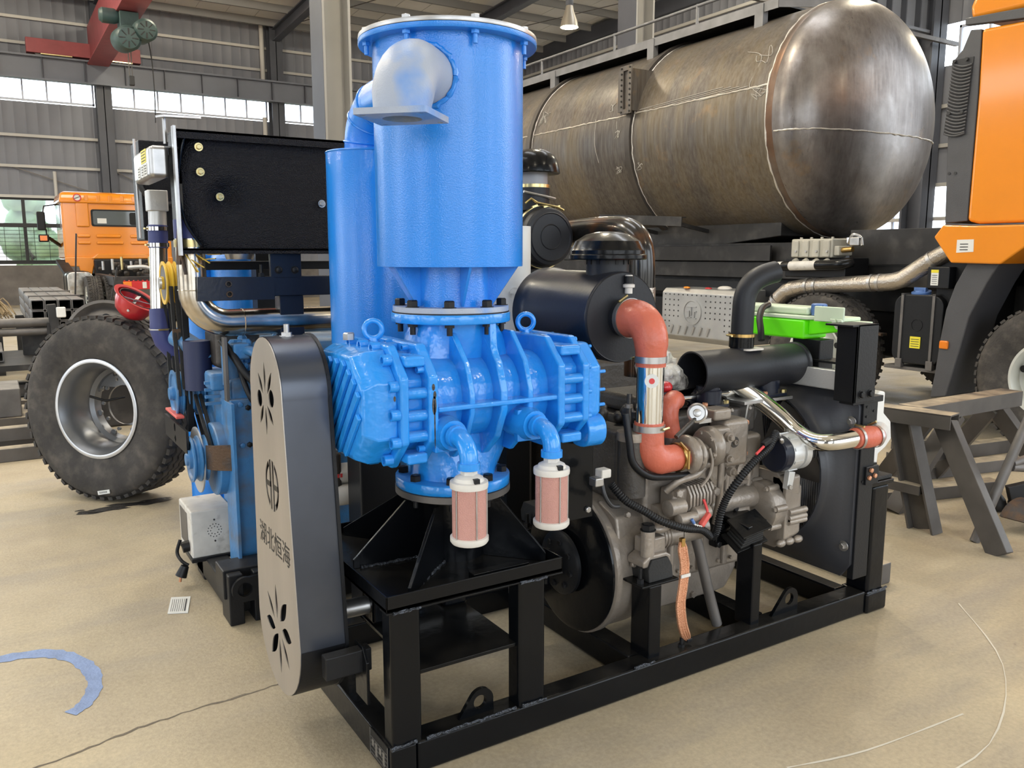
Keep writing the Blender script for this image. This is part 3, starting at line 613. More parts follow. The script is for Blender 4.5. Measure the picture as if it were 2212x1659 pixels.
B().lathe([(.2, 0), (.267, 0), (.269, .003), (.269, .014), (.2, .014)], (PX, FY, 2.113), (0, 0, 1), 80, close=True).build('top_flange', BT, si)
B().lathe([(.01, 0), (.268, 0), (.269, .004), (.268, .012), (.01, .012)], (PX, FY, 2.129), (0, 0, 1), 80).build('top_cover', 'steel', si)
for k in range(8):
    a = R(-100 + 45 * k); p = V((PX + .249 * math.cos(a), FY + .249 * math.sin(a), 0)); bolt(si, p + V((0, 0, 2.141)), (0, 0, 1), .013, .012, 'steel', 'hex'); bolt(si, p + V((0, 0, 2.113)), (0, 0, -1), .0125, .036, BT, 'stud', 'nut')
# elbow on the front-left of the shell with its square flange
nn = V((0, 0, 1)); d = V((-.706, -.708, 0)); sd = V((.708, -.706, 0)); s0 = V((PX, FY, 1.992)) + d * .19; rad = .122
pts = [s0, s0 + d * .05] + [s0 + d * .095 + d * rad * math.sin(R(a)) + nn * (rad * math.cos(R(a)) - rad) for a in range(0, 91, 9)] + [s0 + d * (.095 + rad) - nn * (rad + .006)]
eb = B().tube(pts, [.081] * (len(pts) - 4) + [.080, .077, .075, .075], 32, cap=False).build('inlet_elbow', 'primer', si, ang=60)
end = pts[-1]
wb_ = B(); n_ = 60                                        # weld bead where the elbow meets the round shell
ln = []
for k in range(n_ + 1):
    a = 2 * pi * k / n_; o = sd * .086 * math.cos(a); r_ = math.sqrt(max(.2285 ** 2 - (.086 * math.cos(a)) ** 2, 0)); ln.append(V((PX, FY, 1.992)) + d * r_ + o + nn * .086 * math.sin(a) + V((random.uniform(-.002, .002), random.uniform(-.002, .002), random.uniform(-.002, .002))))
wb_.tube(ln, [random.uniform(.006, .010) for _ in ln], 8).build('weld_bead', BT, eb)
hole = [(.052 * math.cos(2 * pi * k / 36), .052 * math.sin(2 * pi * k / 36)) for k in range(36)]; hb = [[(a * .078 + .008 * math.cos(2 * pi * k / 12), b_ * .078 + .008 * math.sin(2 * pi * k / 12)) for k in range(12)] for a in (-1, 1) for b_ in (-1, 1)]
plate_holes('square_flange', rrect(0, 0, .097, .097, .004, 2), [hole] + hb, 'primer', si, end - nn * .007, tuple(sd), tuple(-d), .016)
# ================================================================ belt guard
gd = T('belt_guard', 'tall rounded belt guard, brushed steel face with cut-outs, dark sheet sides, left of the blower', 'guard', (-.12, .42, .15))
G0, G1 = -.19, -.056
ca, ra = (.44, 1.093), .165; cb, rb_ = (.413, .368), .215
dz = ca[1] - cb[1]; phi = math.asin((rb_ - ra) / math.hypot(dz, ca[0] - cb[0])); tl = math.atan2(ca[0] - cb[0], dz)
def gout(off=0, n=18):
    o = []
    a0 = -phi - tl; 
    for i in range(n + 1):
        a = -phi + (pi + 2 * phi) * i / n - tl; o.append((ca[0] + (ra + off) * math.cos(a), ca[1] + (ra + off) * math.sin(a)))
    for i in range(n + 1):
        a = pi + phi + (pi - 2 * phi) * i / n - tl; o.append((cb[0] + (rb_ + off) * math.cos(a), cb[1] + (rb_ + off) * math.sin(a)))
    return o
O1 = gout()
def petal(p, q, w, n=9):
    p = V((*p, 0)); q = V((*q, 0)); d = q - p; nn_ = V((-d.y, d.x, 0)).normalized(); L_ = [p + d * (i / n) + nn_ * w / 2 * math.sin(pi * i / n) for i in range(n + 1)]; R_ = [p + d * (i / n) - nn_ * w / 2 * math.sin(pi * i / n) for i in range(n - 1, 0, -1)]
    return [(v.x, v.y) for v in L_ + R_]
def circ(c, r, n=20): return [(c[0] + r * math.cos(2 * pi * k / n), c[1] + r * math.sin(2 * pi * k / n)) for k in range(n)]
H = [petal((.440, 1.093), (.440, 1.185), .020), petal((.462, 1.085), (.510, 1.145), .022), petal((.418, 1.090), (.366, 1.162), .022), circ((.503, 1.066), .0265), circ((.378, 1.082), .0265),
     petal((.440, 1.048), (.440, .962), .020), petal((.462, 1.052), (.506, .988), .022), petal((.424, 1.055), (.364, 1.003), .022)]
fc = (.414, .354)
H += [petal((.418, .382), (.425, .495), .021), petal((.445, .374), (.518, .442), .022), petal((.388, .388), (.313, .470), .042), petal((.444, .344), (.540, .346), .042), petal((.372, .364), (.278, .363), .044), petal((.412, .338), (.497, .242), .042), petal((.402, .326), (.399, .212), .021), petal((.378, .338), (.309, .262), .022)]
lc = (.410, .812); lr, wr = .079, .066
def arcseg(a0, a1, r0, r1, n=10):
    return [(lc[0] + r0 * .86 * math.cos(R(a0 + (a1 - a0) * i / n)), lc[1] + r0 * math.sin(R(a0 + (a1 - a0) * i / n))) for i in range(n + 1)] + [(lc[0] + r1 * .86 * math.cos(R(a1 + (a0 - a1) * i / n)), lc[1] + r1 * math.sin(R(a1 + (a0 - a1) * i / n))) for i in range(n + 1)]
LOGO = []                                              # round emblem: two arcs, two uprights, two half bars
LOGO.append(arcseg(116, 244, .080, .062)); LOGO.append(arcseg(-64, 64, .080, .062))
for sgn in (-1, 1): LOGO.append([(lc[0] + sgn * .006, lc[1] - .080), (lc[0] + sgn * .022, lc[1] - .076), (lc[0] + sgn * .022, lc[1] + .076), (lc[0] + sgn * .006, lc[1] + .080)])
ORIG = (0, 0)
fp = plate_holes('face_plate', [(-y, z) for y, z in O1], [[(-y, z) for y, z in h] for h in H + LOGO], 'steel_face', gd, (G0 - .001, 0, 0), (0, -1, 0), (0, 0, 1), .003)
for s in (-1, 1): B().box(G0 - .0028, G0 + .0005, min(lc[0] + s * .019, lc[0] + s * .058), max(lc[0] + s * .019, lc[0] + s * .058), lc[1] - .008, lc[1] + .009).build('emblem_bar', 'black_satin', gd)
tx = text('lettering', '湖北恒海', 'black_satin', gd, (G0 - .0028, .413, .626), (0, -1, 0), (0, 0, 1), .078, .0004, 1.02)
b = B(); n = len(O1); O2 = gout(-.004)
vs = [(G0, *p) for p in O1] + [(G1, *p) for p in O1] + [(G0, *p) for p in O2] + [(G1, *p) for p in O2]; fs = []
for i in range(n):
    j = (i + 1) % n; fs += [(i, j, n + j, n + i), (2 * n + i, 3 * n + i, 3 * n + j, 2 * n + j), (i, 2 * n + i, 2 * n + j, j), (n + i, n + j, 3 * n + j, 3 * n + i)]
b.add(vs, fs).build('side_sheet', 'guard_side', gd, ang=25)
for k0, k1, nm in ((0, 18, 'top_band'), (19, 37, 'bottom_band')):
    Oo = gout(.0015)[k0:k1 + 1]; b = B(); m_ = len(Oo); b.add([(G0 + .002, *p) for p in Oo] + [(G1 + .002, *p) for p in Oo], [(i, i + 1, m_ + i + 1, m_ + i) for i in range(m_ - 1)]); b.build(nm, 'guard_side' if k0 == 0 else 'black_satin', gd, ang=30)
B().prism(gout(.006), 'x', G1, G1 + .010).build('back_plate', 'black_satin', gd)
B().prism(gout(-.02), 'x', G0 + .04, G0 + .045).build('inner_panel', 'bolt_black', gd)
for c_, r_ in ((ca, .10), (cb, .15)): B().lathe([(.03, -.02), (r_, -.02), (r_, .03), (.03, .03)], (-.12, c_[0], c_[1]), (1, 0, 0), 32).build('pulley', 'raw_steel', gd)
bolt(gd, (-.12, .44, 1.259), (0, 0, 1), .016, .035, 'steel', 'stud', wash=.022)
b = B(); b.box(-.14, -.0, .13, .17, .29, .36); b.build('mounting_arm', 'black_satin', gd, bev=.004); b = B(); b.prism([(.10, .20), (.19, .20), (.19, .37), (.13, .37), (.10, .33)], 'x', -.03, -.02); b.build('arm_plate', BG, gd, bev=.002)
bolt(gd, (-.032, .15, .31), (-1, 0, 0), .012, .012, 'steel')
sh = B().cyl((-.06, .413, .368), (.92, .39, .36), .03, n=18).build('drive_shaft', 'steel', gd)
for x in (.10, .36): B().box(x, x + .09, .36, .46, .31, .43).build('pillow_block', BG, gd, bev=.012)

# ================================================================ diesel engine
en = T('diesel_engine', 'brownish-grey four-cylinder diesel engine mounted on the front black skid', 'engine', (1.35, .39, .12))
EN = 'engine'; EY, EZ = .39, .365
def clamp(par, c, d, r, w=.014, m='steel', k=0):
    o = B().lathe([(r + .001, -w / 2), (r + .003, -w / 2), (r + .003, w / 2), (r + .001, w / 2)], c, d, 30, close=True).build('hose_clamp', m, par)
    u, v, d_ = frame(d); a = R(k); p = V(c) + (u * math.cos(a) + v * math.sin(a)) * (r + .008); t = (-u * math.sin(a) + v * math.cos(a))
    B().cyl(p - t * .014, p + t * .03, .0045, n=8).build('clamp_screw', 'zinc', o); return o
B().lathe([(.08, .905), (.255, .905), (.272, .915), (.272, .935), (.262, .94), (.262, 1.06), (.245, 1.09), (.20, 1.10), (.08, 1.10)], (0, EY, EZ), (1, 0, 0), 64).build('flywheel_housing', EN, en)
B().lathe([(.02, .886), (.10, .886), (.245, .890), (.264, .900), (.264, .908), (.02, .908)], (0, EY, EZ), (1, 0, 0), 64).build('flywheel_cover', BG, en)
for k in range(10): a = 2 * pi * k / 10; bolt(en, (.902, EY + .228 * math.cos(a), EZ + .228 * math.sin(a)), (-1, 0, 0), .010, .010, 'bolt_black')
cp = B().lathe([(.03, .842), (.110, .848), (.120, .856), (.120, .868), (.10, .878), (.06, .892)], (0, EY, EZ), (1, 0, 0), 40).build('coupling_flange', 'black_satin', en)
for k in range(8): a = 2 * pi * k / 8 + .2; bolt(cp, (.852, EY + .085 * math.cos(a), EZ + .085 * math.sin(a)), (-1, 0, 0), .012, .014, 'bolt_black')
b = B(); b.box(.79, .85, EY - .035, EY + .035, EZ - .03, EZ + .03); b.box(.74, .80, EY - .028, EY + .028, EZ - .045, EZ + .045); b.build('universal_joint', BG, cp, bev=.01)
B().cyl((.79, EY, EZ - .065), (.79, EY, EZ + .065), .018, n=14).build('joint_cross', BG, cp)
b = B(); b.rings([[(x, EY - .25 + dy, .38), (x, EY - .12, .38), (x, EY - .10, .62 - dz), (x, EY - .21 + dy, .58 - dz)] for x, dy, dz in ((.95, 0, 0), (1.10, .02, .03), (1.14, .05, .08))]); b.build('starter_hood', EN, en, bev=.012)
for p in ((.96, .135, .60), (1.09, .15, .575), (.98, .12, .42)): bolt(en, p, (0, -1, .3), .011, .014, EN)
# block, head, covers
B().box(1.09, 1.70, .19, .62, .28, .80).build('cylinder_block', EN, en, bev=.018)
for k in range(3): B().lathe([(.052, 0), (.052, .016), (.038, .018), (.036, .008)], (1.30 + k * .15, .192, .70 - .02 * k), (0, -1, 0), 24).build('core_plug', EN, en)
for x in (1.22, 1.37, 1.50, 1.62): B().cyl((x, .186, .30), (x, .186, .66), .014, n=10).build('block_rib', EN, en)
B().tube([(1.12, .178, .555), (1.70, .178, .555)], .045, 14).build('oil_gallery', EN, en)
for i in range(9): bolt(en, (1.12 + i * .07, .188, .315), (0, -1, 0), .008, .010, EN)
B().box(1.09, 1.70, .23, .60, .80, .905).build('cylinder_head', 'engine_dark', en, bev=.012)
B().box(1.14, 1.66, .30, .56, .905, .975).build('valve_cover', 'engine_dark', en, bev=.025)
for i in range(6): bolt(en, (1.16 + i * .1, .235, .895), (0, -1, .4), .009, .012, EN)
b = B(); b.rings([[(x, y, z) for x, y in ((1.10 + i, .24 + i * .5), (1.64 - i * 2, .24 + i * .5), (1.64 - i * 2, .56 - i * .5), (1.10 + i, .56 - i * .5))] for z, i in ((.285, 0), (.24, .0), (.16, .02), (.135, .06))]); b.build('oil_pan', EN, en, bev=.02)
for i in range(8): bolt(en, (1.12 + i * .07, .236, .275), (0, -1, 0), .007, .010, EN)
bolt(en, (1.40, .25, .17), (0, -1, 0), .014, .016, EN)
# starter motor lying on the near side
sm = B().lathe([(.02, 1.075), (.038, 1.08), (.044, 1.10), (.044, 1.30), (.036, 1.33), (.015, 1.335)], (0, .13, .497), (1, 0, 0), 26).build('starter_motor', EN, en)
for x in (1.10, 1.115, 1.13, 1.19): B().lathe([(.048, x), (.048, x + .007)], (0, .13, .497), (1, 0, 0), 26).build('band', EN, sm)
b = B(); b.box(1.0, 1.09, .07, .14, .455, .52); b.prism([(.97, .425), (1.10, .425), (1.10, .455), (1.075, .468), (1.0, .468), (.97, .45)], 'y', .05, .14); b.build('support_bracket', EN, en, bev=.008)
B().cyl((1.008, .075, .46), (1.008, .075, .555), .025, n=18).build('bracket_boss', EN, en); bolt(en, (1.008, .075, .555), (0, 0, 1), .024, .022, 'bolt_black', 'hex', wash=.028)
B().ball((1.08, .09, .545), .032, (1.3, .8, .6)).build('solenoid_cap', EN, en)
# finned pump unit
fp_ = B().box(1.15, 1.34, .105, .18, .575, .665).build('injection_pump', EN, en, bev=.012)
for k in range(8): B().prism([(.155, .675), (.105, .672), (.085, .64), (.085, .60), (.10, .575), (.155, .57)], 'x', 1.215 + k * .0165, 1.224 + k * .0165).build('fin', EN, fp_)
for p, q, r in (((1.12, .10, .605), (1.19, .10, .605), .030), ((1.15, .075, .565), (1.23, .075, .565), .021), ((1.23, .085, .57), (1.30, .085, .57), .028)): B().lathe([(r * .5, -.006), (r, 0), (r, (V(q) - V(p)).length), (r * .6, (V(q) - V(p)).length + .004)], p, V(q) - V(p), 20).build('solenoid', EN, fp_)
for x, z in ((1.16, .655), (1.345, .635)): bolt(en, (x, .10, z), (0, -1, .2), .016, .022, EN)
B().tube(smooth([(1.135, .13, .66), (1.17, .10, .70), (1.24, .09, .715), (1.29, .10, .735)]), .014, 10).build('oil_line', EN, en)
B().tube([(1.24, .10, .735), (1.36, .10, .755), (1.385, .105, .75)], .017, 12).build('oil_line', EN, en)
B().tube(smooth([(1.38, .105, .75), (1.385, .105, .72), (1.385, .11, .60), (1.375, .115, .50)]), .013, 10).build('oil_line', EN, en)
B().lathe([(.032, 0), (.032, .012), (.022, .014), (.02, .006)], (1.375, .16, .79), (0, -1, 0), 24).build('port_ring', EN, en)
B().tube(smooth([(.95, .14, .96), (.955, .12, .86), (.965, .11, .79), (1.02, .10, .742), (1.10, .10, .725), (1.22, .10, .715)]), .013, 12).build('coolant_line', 'black_satin', en)
# dark gear at the flywheel end
B().box(.98, 1.09, .22, .50, .62, .88).build('rear_cover', 'engine_dark', en, bev=.02); B().cyl((1.0, .16, .66), (1.0, .16, .86), .05, n=20).build('fuel_filter', 'engine_dark', en); B().lathe([(.055, 0), (.055, .03)], (1.0, .16, .86), (0, 0, 1), 20).build('filter_head', EN, en)
b = B()
for i in range(14): b.ball((1.0 + random.random() * .16, .18 + random.random() * .2, .88 + random.random() * .08), random.uniform(.012, .035), n=8, m=5)
b.build('rear_fittings', 'engine_dark', en, kind='stuff')
for x in (1.0, 1.05): B().cyl((x, .18, .90), (x, .18, 1.02), .009, n=8).build('injector_stud', 'engine_dark', en); bolt(en, (x, .18, .97), (0, 0, 1), .014, .014, EN)
# turbocharger
tb = B().tube([V((1.215, .11, .785)) + V((0, -math.cos(a), math.sin(a))) * .050 for a in [R(q) for q in range(-60, 290, 14)]], [.020 + .014 * i / 25 for i in range(25)], 14).build('compressor_housing', EN, en)
B().lathe([(.03, 1.175), (.042, 1.18), (.045, 1.20), (.055, 1.23), (.03, 1.245)], (0, .11, .785), (1, 0, 0), 26).build('compressor_inlet', EN, tb)
B().lathe([(.062, 1.238), (.066, 1.242), (.066, 1.252), (.04, 1.256), (.034, 1.30)], (0, .11, .785), (1, 0, 0), 26).build('center_section', EN, tb)
B().tube([V((1.335, .12, .80)) + V((0, -math.cos(a), math.sin(a))) * .050 for a in [R(q) for q in range(-70, 270, 14)]], [.024 + .010 * i / 25 for i in range(25)], 14).build('turbine_housing', EN, tb)
B().lathe([(.062, 1.305), (.062, 1.315), (.03, 1.32), (.05, 1.37), (.03, 1.385)], (0, .12, .80), (1, 0, 0), 26).build('turbine_center', EN, tb)
for k in range(6): a = R(60 * k + 15); bolt(tb, (1.247, .11 + .057 * math.cos(a), .785 + .057 * math.sin(a)), (-1, 0, 0), .0075, .012, EN); bolt(tb, (1.312, .12 + .056 * math.cos(a), .80 + .056 * math.sin(a)), (-1, 0, 0), .009, .014, EN)
B().prism([(1.315, .87), (1.42, .87), (1.44, .84), (1.43, .78), (1.40, .74), (1.34, .74), (1.315, .80)], 'y', .10, .16).build('manifold_web', EN, tb, bev=.01)
for p in ((1.40, .095, .835), (1.40, .095, .755), (1.425, .10, .70)): B().lathe([(.018, 0), (.018, .018)], p, (0, -1, 0), 14).build('flange_ear', EN, tb); bolt(tb, V(p) + V((0, -.018, 0)), (0, -1, 0), .011, .012, EN)
B().tube(smooth([(1.29, .075, .81), (1.30, .068, .76), (1.29, .07, .71), (1.26, .08, .67)]), .006, 8).build('oil_feed', EN, tb)
act = B().lathe([(.008, -.006), (.012, -.004), (.03, 0), (.036, .004), (.036, .016), (.030, .020), (.027, .012), (.015, .012), (.013, .022), (.006, .024)], (1.262, .115, .935), (-.62, -.72, .25), 28).build('wastegate_actuator', 'steel', en)
B().cyl((1.25, .112, .915), (1.15, .10, .862), .009, n=10).build('actuator_rod', 'engine_dark', act); B().box(1.27, 1.33, .11, .16, .895, .91).build('actuator_bracket', 'steel', act)
B().box(1.43, 1.56, .13, .23, .70, .885).build('side_cover', EN, en, bev=.02); B().lathe([(.021, 0), (.021, .004)], (1.475, .13, .80), (0, -1, 0), 20).build('cover_plug', 'engine_dark', en); bolt(en, (1.475, .126, .80), (0, -1, 0), .010, .008, EN, 'cap')
for p in ((1.55, .15, .865), (1.55, .15, .745)): bolt(en, p, (0, -1, 0), .012, .014, 'copper')
B().box(1.38, 1.47, .14, .25, .885, .93).build('exhaust_elbow', EN, en, bev=.012)
# engine bracket on isolator, near side
b = B(); b.box(1.42, 1.56, .15, .19, .385, .55); b.build('mount_bracket', BG, en, bev=.006)
b = B(); b.bar((1.50, .17, .52), (1.53, .045, .488), .14, .012, (0, 0, 1)); b.build('mount_arm', BG, en, bev=.003)
for x, z in ((1.44, .53), (1.515, .53), (1.44, .47), (1.43, .40)): bolt(en, (x, .15, z), (0, -1, 0), .013, .012, 'bolt_black')
B().box(1.52, 1.60, .14, .2, .43, .53).build('cast_web', EN, en, bev=.015)
# timing end
gc = B().lathe([(.02, 1.63), (.088, 1.632), (.10, 1.64), (.10, 1.70), (.085, 1.72)], (0, .155, .515), (1, 0, 0), 34).build('gear_cover', EN, en)
for k in range(7): a = R(51 * k + 20); B().lathe([(.014, -.008), (.014, .05)], (1.645, .155 + .098 * math.cos(a), .515 + .098 * math.sin(a)), (1, 0, 0), 12).build('cover_lug', EN, gc); bolt(gc, (1.637, .155 + .098 * math.cos(a), .515 + .098 * math.sin(a)), (-1, 0, 0), .010, .012, EN)
b = B(); b.rings([[(1.70, y, z) for y, z in oct_(.18, .50, .12, .155, .05)], [(1.80, y, z) for y, z in oct_(.18, .50, .11, .145, .05)], [(1.81, y, z) for y, z in oct_(.18, .50, .10, .135, .05)]]); b.build('timing_case', EN, gc, bev=.01)
for z in (.46, .475, .50): B().tube([(1.72, .062, z), (1.82, .062, z)], .013, 10).build('case_rib', EN, gc)
for k in range(3): B().ball((1.70 + .05 * k, .075, .375), .02, (1.2, .8, .8)).build('case_boss', EN, gc)
B().box(1.70, 1.79, .065, .14, .56, .645).build('case_web', EN, gc, bev=.012)
al = B().lathe([(.02, 1.655), (.064, 1.658), (.070, 1.664), (.070, 1.70)], (0, .10, .735), (1, 0, 0), 34).build('alternator', 'blue_black', en)
B().lathe([(.072, 1.70), (.074, 1.705), (.074, 1.755), (.066, 1.757), (.066, 1.768), (.074, 1.770), (.074, 1.80), (.066, 1.81), (.03, 1.815)], (0, .10, .735), (1, 0, 0), 34).build('alternator_body', 'alu', al)
for k in range(9): a = R(40 * k); B().bar((1.702, .10 + .074 * math.cos(a), .735 + .074 * math.sin(a)), (1.752, .10 + .074 * math.cos(a), .735 + .074 * math.sin(a)), .012, .006, (0, math.cos(a), math.sin(a))).build('cooling_fin', 'alu', al)
B().lathe([(.02, 1.815), (.035, 1.82), (.035, 1.828), (.027, 1.832), (.027, 1.838), (.035, 1.842), (.035, 1.85)], (0, .10, .735), (1, 0, 0), 24).build('pulley', 'black_satin', al)
for p in ((1.66, .06, .79), (1.66, .10, .81), (1.66, .075, .81)): bolt(al, p, (-.6, -.3, .8), .008, .018, 'steel')
b = B(); b.prism([(1.69, .60), (1.72, .60), (1.735, .665), (1.70, .67)], 'y', .05, .075); b.build('alternator_strap', 'alu', al, bev=.003); bolt(al, (1.70, .05, .61), (0, -1, 0), .010, .012, 'steel')
# intake side behind: chrome crossover, hoses
B().tube([(1.27, .30, .955), (1.45, .31, .955), (1.70, .32, .955)], .033, 18).build('crossover_pipe', 'chrome', en, ang=60)
h2 = B().tube(smooth([(1.30, .27, .955), (1.275, .255, .96), (1.245, .24, .945), (1.235, .235, .91), (1.24, .232, .865), (1.25, .23, .825)], 5), .037, 18).build('intercooler_hose', 'silicone', en, ang=60)
B().cyl((1.25, .23, .80), (1.25, .23, .83), .040, n=24).build('hose_clamp', 'steel', h2)
B().ball((1.275, .30, 1.005), .028, (1, 1, .8)).build('red_cap', 'red', en)
# corrugated wiring loom
def loom(pts, r, par, name='wiring_loom', m='black_satin'):
    p = smooth(pts, 26); return B().tube(p, [r * (1.12 if i % 3 else .86) for i in range(len(p))], 9).build(name, m, par, ang=60)
loom([(.86, .10, .735), (.90, .075, .68), (.97, .06, .635), (1.05, .045, .585), (1.15, .04, .545), (1.24, .05, .52), (1.30, .06, .48)], .013, en)
loom([(1.30, .06, .475), (1.315, .05, .50), (1.335, .05, .57), (1.37, .05, .63), (1.43, .04, .70), (1.50, .04, .75), (1.57, .045, .785), (1.63, .07, .825), (1.655, .09, .80)], .0135, en)
B().tube(smooth([(.80, .08, .78), (.80, .06, .72), (.83, .06, .675), (.875, .075, .66)]), .007, 8).build('cable', 'black_metal', en)
B().box(.79, .83, .06, .10, .77, .80).build('connector', 'cream', en, bev=.005); B().box(.765, .80, .06, .10, .745, .775).build('connector', 'steel', en, bev=.005)
B().tube(smooth([(1.265, .07, .625), (1.275, .06, .585), (1.27, .055, .56)]), .005, 6).build('red_wire', 'decal_red', en); B().bar((1.28, .055, .575), (1.235, .05, .535), .022, .02).build('terminal_boot', 'strap_red', en, bev=.006)
B().tube(smooth([(1.195, .05, .56), (1.205, .045, .545), (1.235, .045, .535)]), .004, 6).build('white_wire', 'cream', en); B().cyl((1.19, .05, .568), (1.20, .047, .552), .006, n=8).build('blue_crimp', 'cap_blue', en)
B().bar((1.53, .04, .80), (1.57, .04, .815), .02, .016).build('plug_socket', 'black_satin', en, bev=.003); B().tube([(1.49, .035, .77), (1.53, .035, .795)], .005, 6).build('red_wire', 'decal_red', en)
B().tube(smooth([(1.287, .13, .47), (1.31, .125, .40), (1.35, .115, .25), (1.395, .105, .10)]), .020, 14).build('drain_pipe', 'raw_steel', en)
# dark support plate behind the right filter
B().box(.70, .838, .17, .182, .605, .90).build('guard_plate', BG, en, bev=.003)
for z in (.635,): bolt(en, (.815, .17, z), (0, -1, 0), .011, .010, 'steel')
gs = T('ground_strap', 'copper braided earth strap hanging from the engine to the front skid rail', 'strap', (1.18, .04, .10))
sp_ = smooth([(1.15, .055, .49), (1.152, .05, .455), (1.158, .045, .40), (1.143, .035, .33), (1.13, .03, .27), (1.14, .03, .20), (1.16, .034, .15), (1.185, .045, .117)], 7)
b = B()
for s in (-1.5, -.5, .5, 1.5): b.tube([p + V((s * .0105, 0, 0)) * min(1, .35 + 6 * min(i, len(sp_) - 1 - i) / len(sp_)) for i, p in enumerate(sp_)], .0064, 6)
b.build('braid', 'copper', gs); b = B(); b.bar(sp_[17] - V((.022, .008, 0)), sp_[17] + V((.022, -.008, 0)), .004, .012); b.build('tape_band', 'cream', gs); B().box(1.142, 1.158, .045, .06, .475, .505).build('crimp_lug', 'brass', gs)
B().box(1.176, 1.20, .035, .055, .108, .122).build('bottom_lug', 'black_satin', gs, bev=.003)
# ================================================================ air cleaner
af = T('air_cleaner', 'black canister air cleaner with red hose outlet above the engine, right of the blower', 'air filter', (1.04, .5, 1.11))
AX, AZ, AR = 1.045, 1.278, .163
B().lathe([(.01, .76), (.158, .76), (.170, .752), (.170, .715), (.164, .71), (.164, .685), (AR, .68), (AR, .292), (.158, .286), (.02, .284)], (AX, 0, AZ), (0, 1, 0), 64).build('canister', 'blue_black', af, ang=30) if False else B().lathe([(.02, .284), (.158, .286), (AR, .292), (AR, .68), (.167, .69), (.171, .715), (.171, .752), (.158, .76), (.01, .76)], (AX, 0, AZ), (0, 1, 0), 64).build('canister', 'blue_black', af, ang=30)
B().lathe([(.155, .2835), (.16, .2815), (.162, .288)], (AX, 0, AZ), (0, 1, 0), 64, cap=False).build('end_rim', 'filter_black', af); B().lathe([(.03, .2825), (.157, .2825), (.157, .287), (.03, .287)], (AX, 0, AZ), (0, 1, 0), 64).build('end_face', 'filter_black', af)
B().lathe([(.066, .22), (.066, .29), (.05, .29), (.05, .22)], (AX, 0, AZ), (0, 1, 0), 36, close=True).build('outlet_collar', 'filter_black', af)
B().lathe([(.014, 0), (.014, .02), (.022, .022), (.022, .032), (.016, .034), (.016, .06), (.012, .066)], (AX + .02, .275, AZ + .085), (0, 0, 1), 18).build('restriction_gauge', 'cream', af)
B().lathe([(.018, .035), (.018, .062)], (AX + .02, .275, AZ + .085), (0, 0, 1), 12).build('gauge_cap', 'bolt_black', af)
RY = .385
B().lathe([(.078, 1.39), (.078, 1.50)], (AX + .01, RY, 0), (0, 0, 1), 40).build('intake_riser', 'filter_black', af)
for k in range(14): a = 2 * pi * k / 14; B().bar((AX + .01 + .079 * math.cos(a), RY + .079 * math.sin(a), 1.465), (AX + .01 + .079 * math.cos(a), RY + .079 * math.sin(a), 1.495), .012, .004, (math.cos(a), math.sin(a), 0)).build('slot_rib', 'bolt_black', af)
B().lathe([(.06, 1.478), (.139, 1.482), (.142, 1.486), (.142, 1.498), (.136, 1.502), (.136, 1.515), (.131, 1.522), (.118, 1.548), (.08, 1.572), (.04, 1.582), (.005, 1.583)], (AX + .01, RY, 0), (0, 0, 1), 48).build('rain_cap', 'black_gloss', af, ang=30)
# red hose / chrome intake pipe
ip = T('intake_pipe', 'polished steel intake pipe with red silicone elbows from air cleaner to turbo', 'pipe', (1.045, .14, .78))
up = [V((AX, .255, AZ)), V((AX, .23, AZ)), V((AX, .21, AZ))] + [V((AX, .21 - .085 * math.sin(R(a)), AZ - .085 + .085 * math.cos(R(a)))) for a in range(10, 91, 10)] + [V((AX, .125, 1.17)), V((AX, .125, 1.12))]
hu = B().tube(up, [.068, .068, .067] + [.066 - .001 * i for i in range(9)] + [.0535, .052], 28).build('upper_elbow', 'silicone', ip, ang=60)
clamp(hu, (AX, .243, AZ), (0, 1, 0), .068, .02, k=60); clamp(hu, (AX, .125, 1.145), (0, 0, 1), .0525, .022, k=200)
B().cyl((AX, .125, .875), (AX, .125, 1.135), .0475, n=40).build('chrome_tube', 'chrome', ip)
st_ = B().lathe([(.0, 0), (.024, 0), (.024, .0008)], (AX - .028, .125 - .0395, 1.075), (-.58, -.81, 0), 24).build('sticker', 'paper', ip); B().lathe([(.0, 0), (.010, 0), (.010, .0012)], (AX - .028, .125 - .0398, 1.075), (-.58, -.81, 0), 20).build('sticker_mark', 'decal_red', ip)
lo = [V((AX, .125, .925)), V((AX, .125, .87)), V((AX, .125, .85))] + [V((AX + .06 - .06 * math.cos(R(a)), .125 - .012 * a / 90, .845 - .06 * math.sin(R(a)))) for a in range(0, 91, 10)] + [V((1.14, .112, .785)), V((1.195, .111, .785))]
hl = B().tube(lo, [.052, .053] + [.054] * 9 + [.053, .050, .048, .046][:4], 28).build('lower_elbow', 'silicone', ip, ang=60)
clamp(hl, (AX, .125, .905), (0, 0, 1), .0525, .022, k=20); clamp(hl, (1.168, .112, .785), (1, 0, 0), .049, .016, 'brass', k=120)
B().cyl((1.168, .052, .755), (1.168, .052, .82), .005, n=8).build('t_bolt', 'brass', hl)
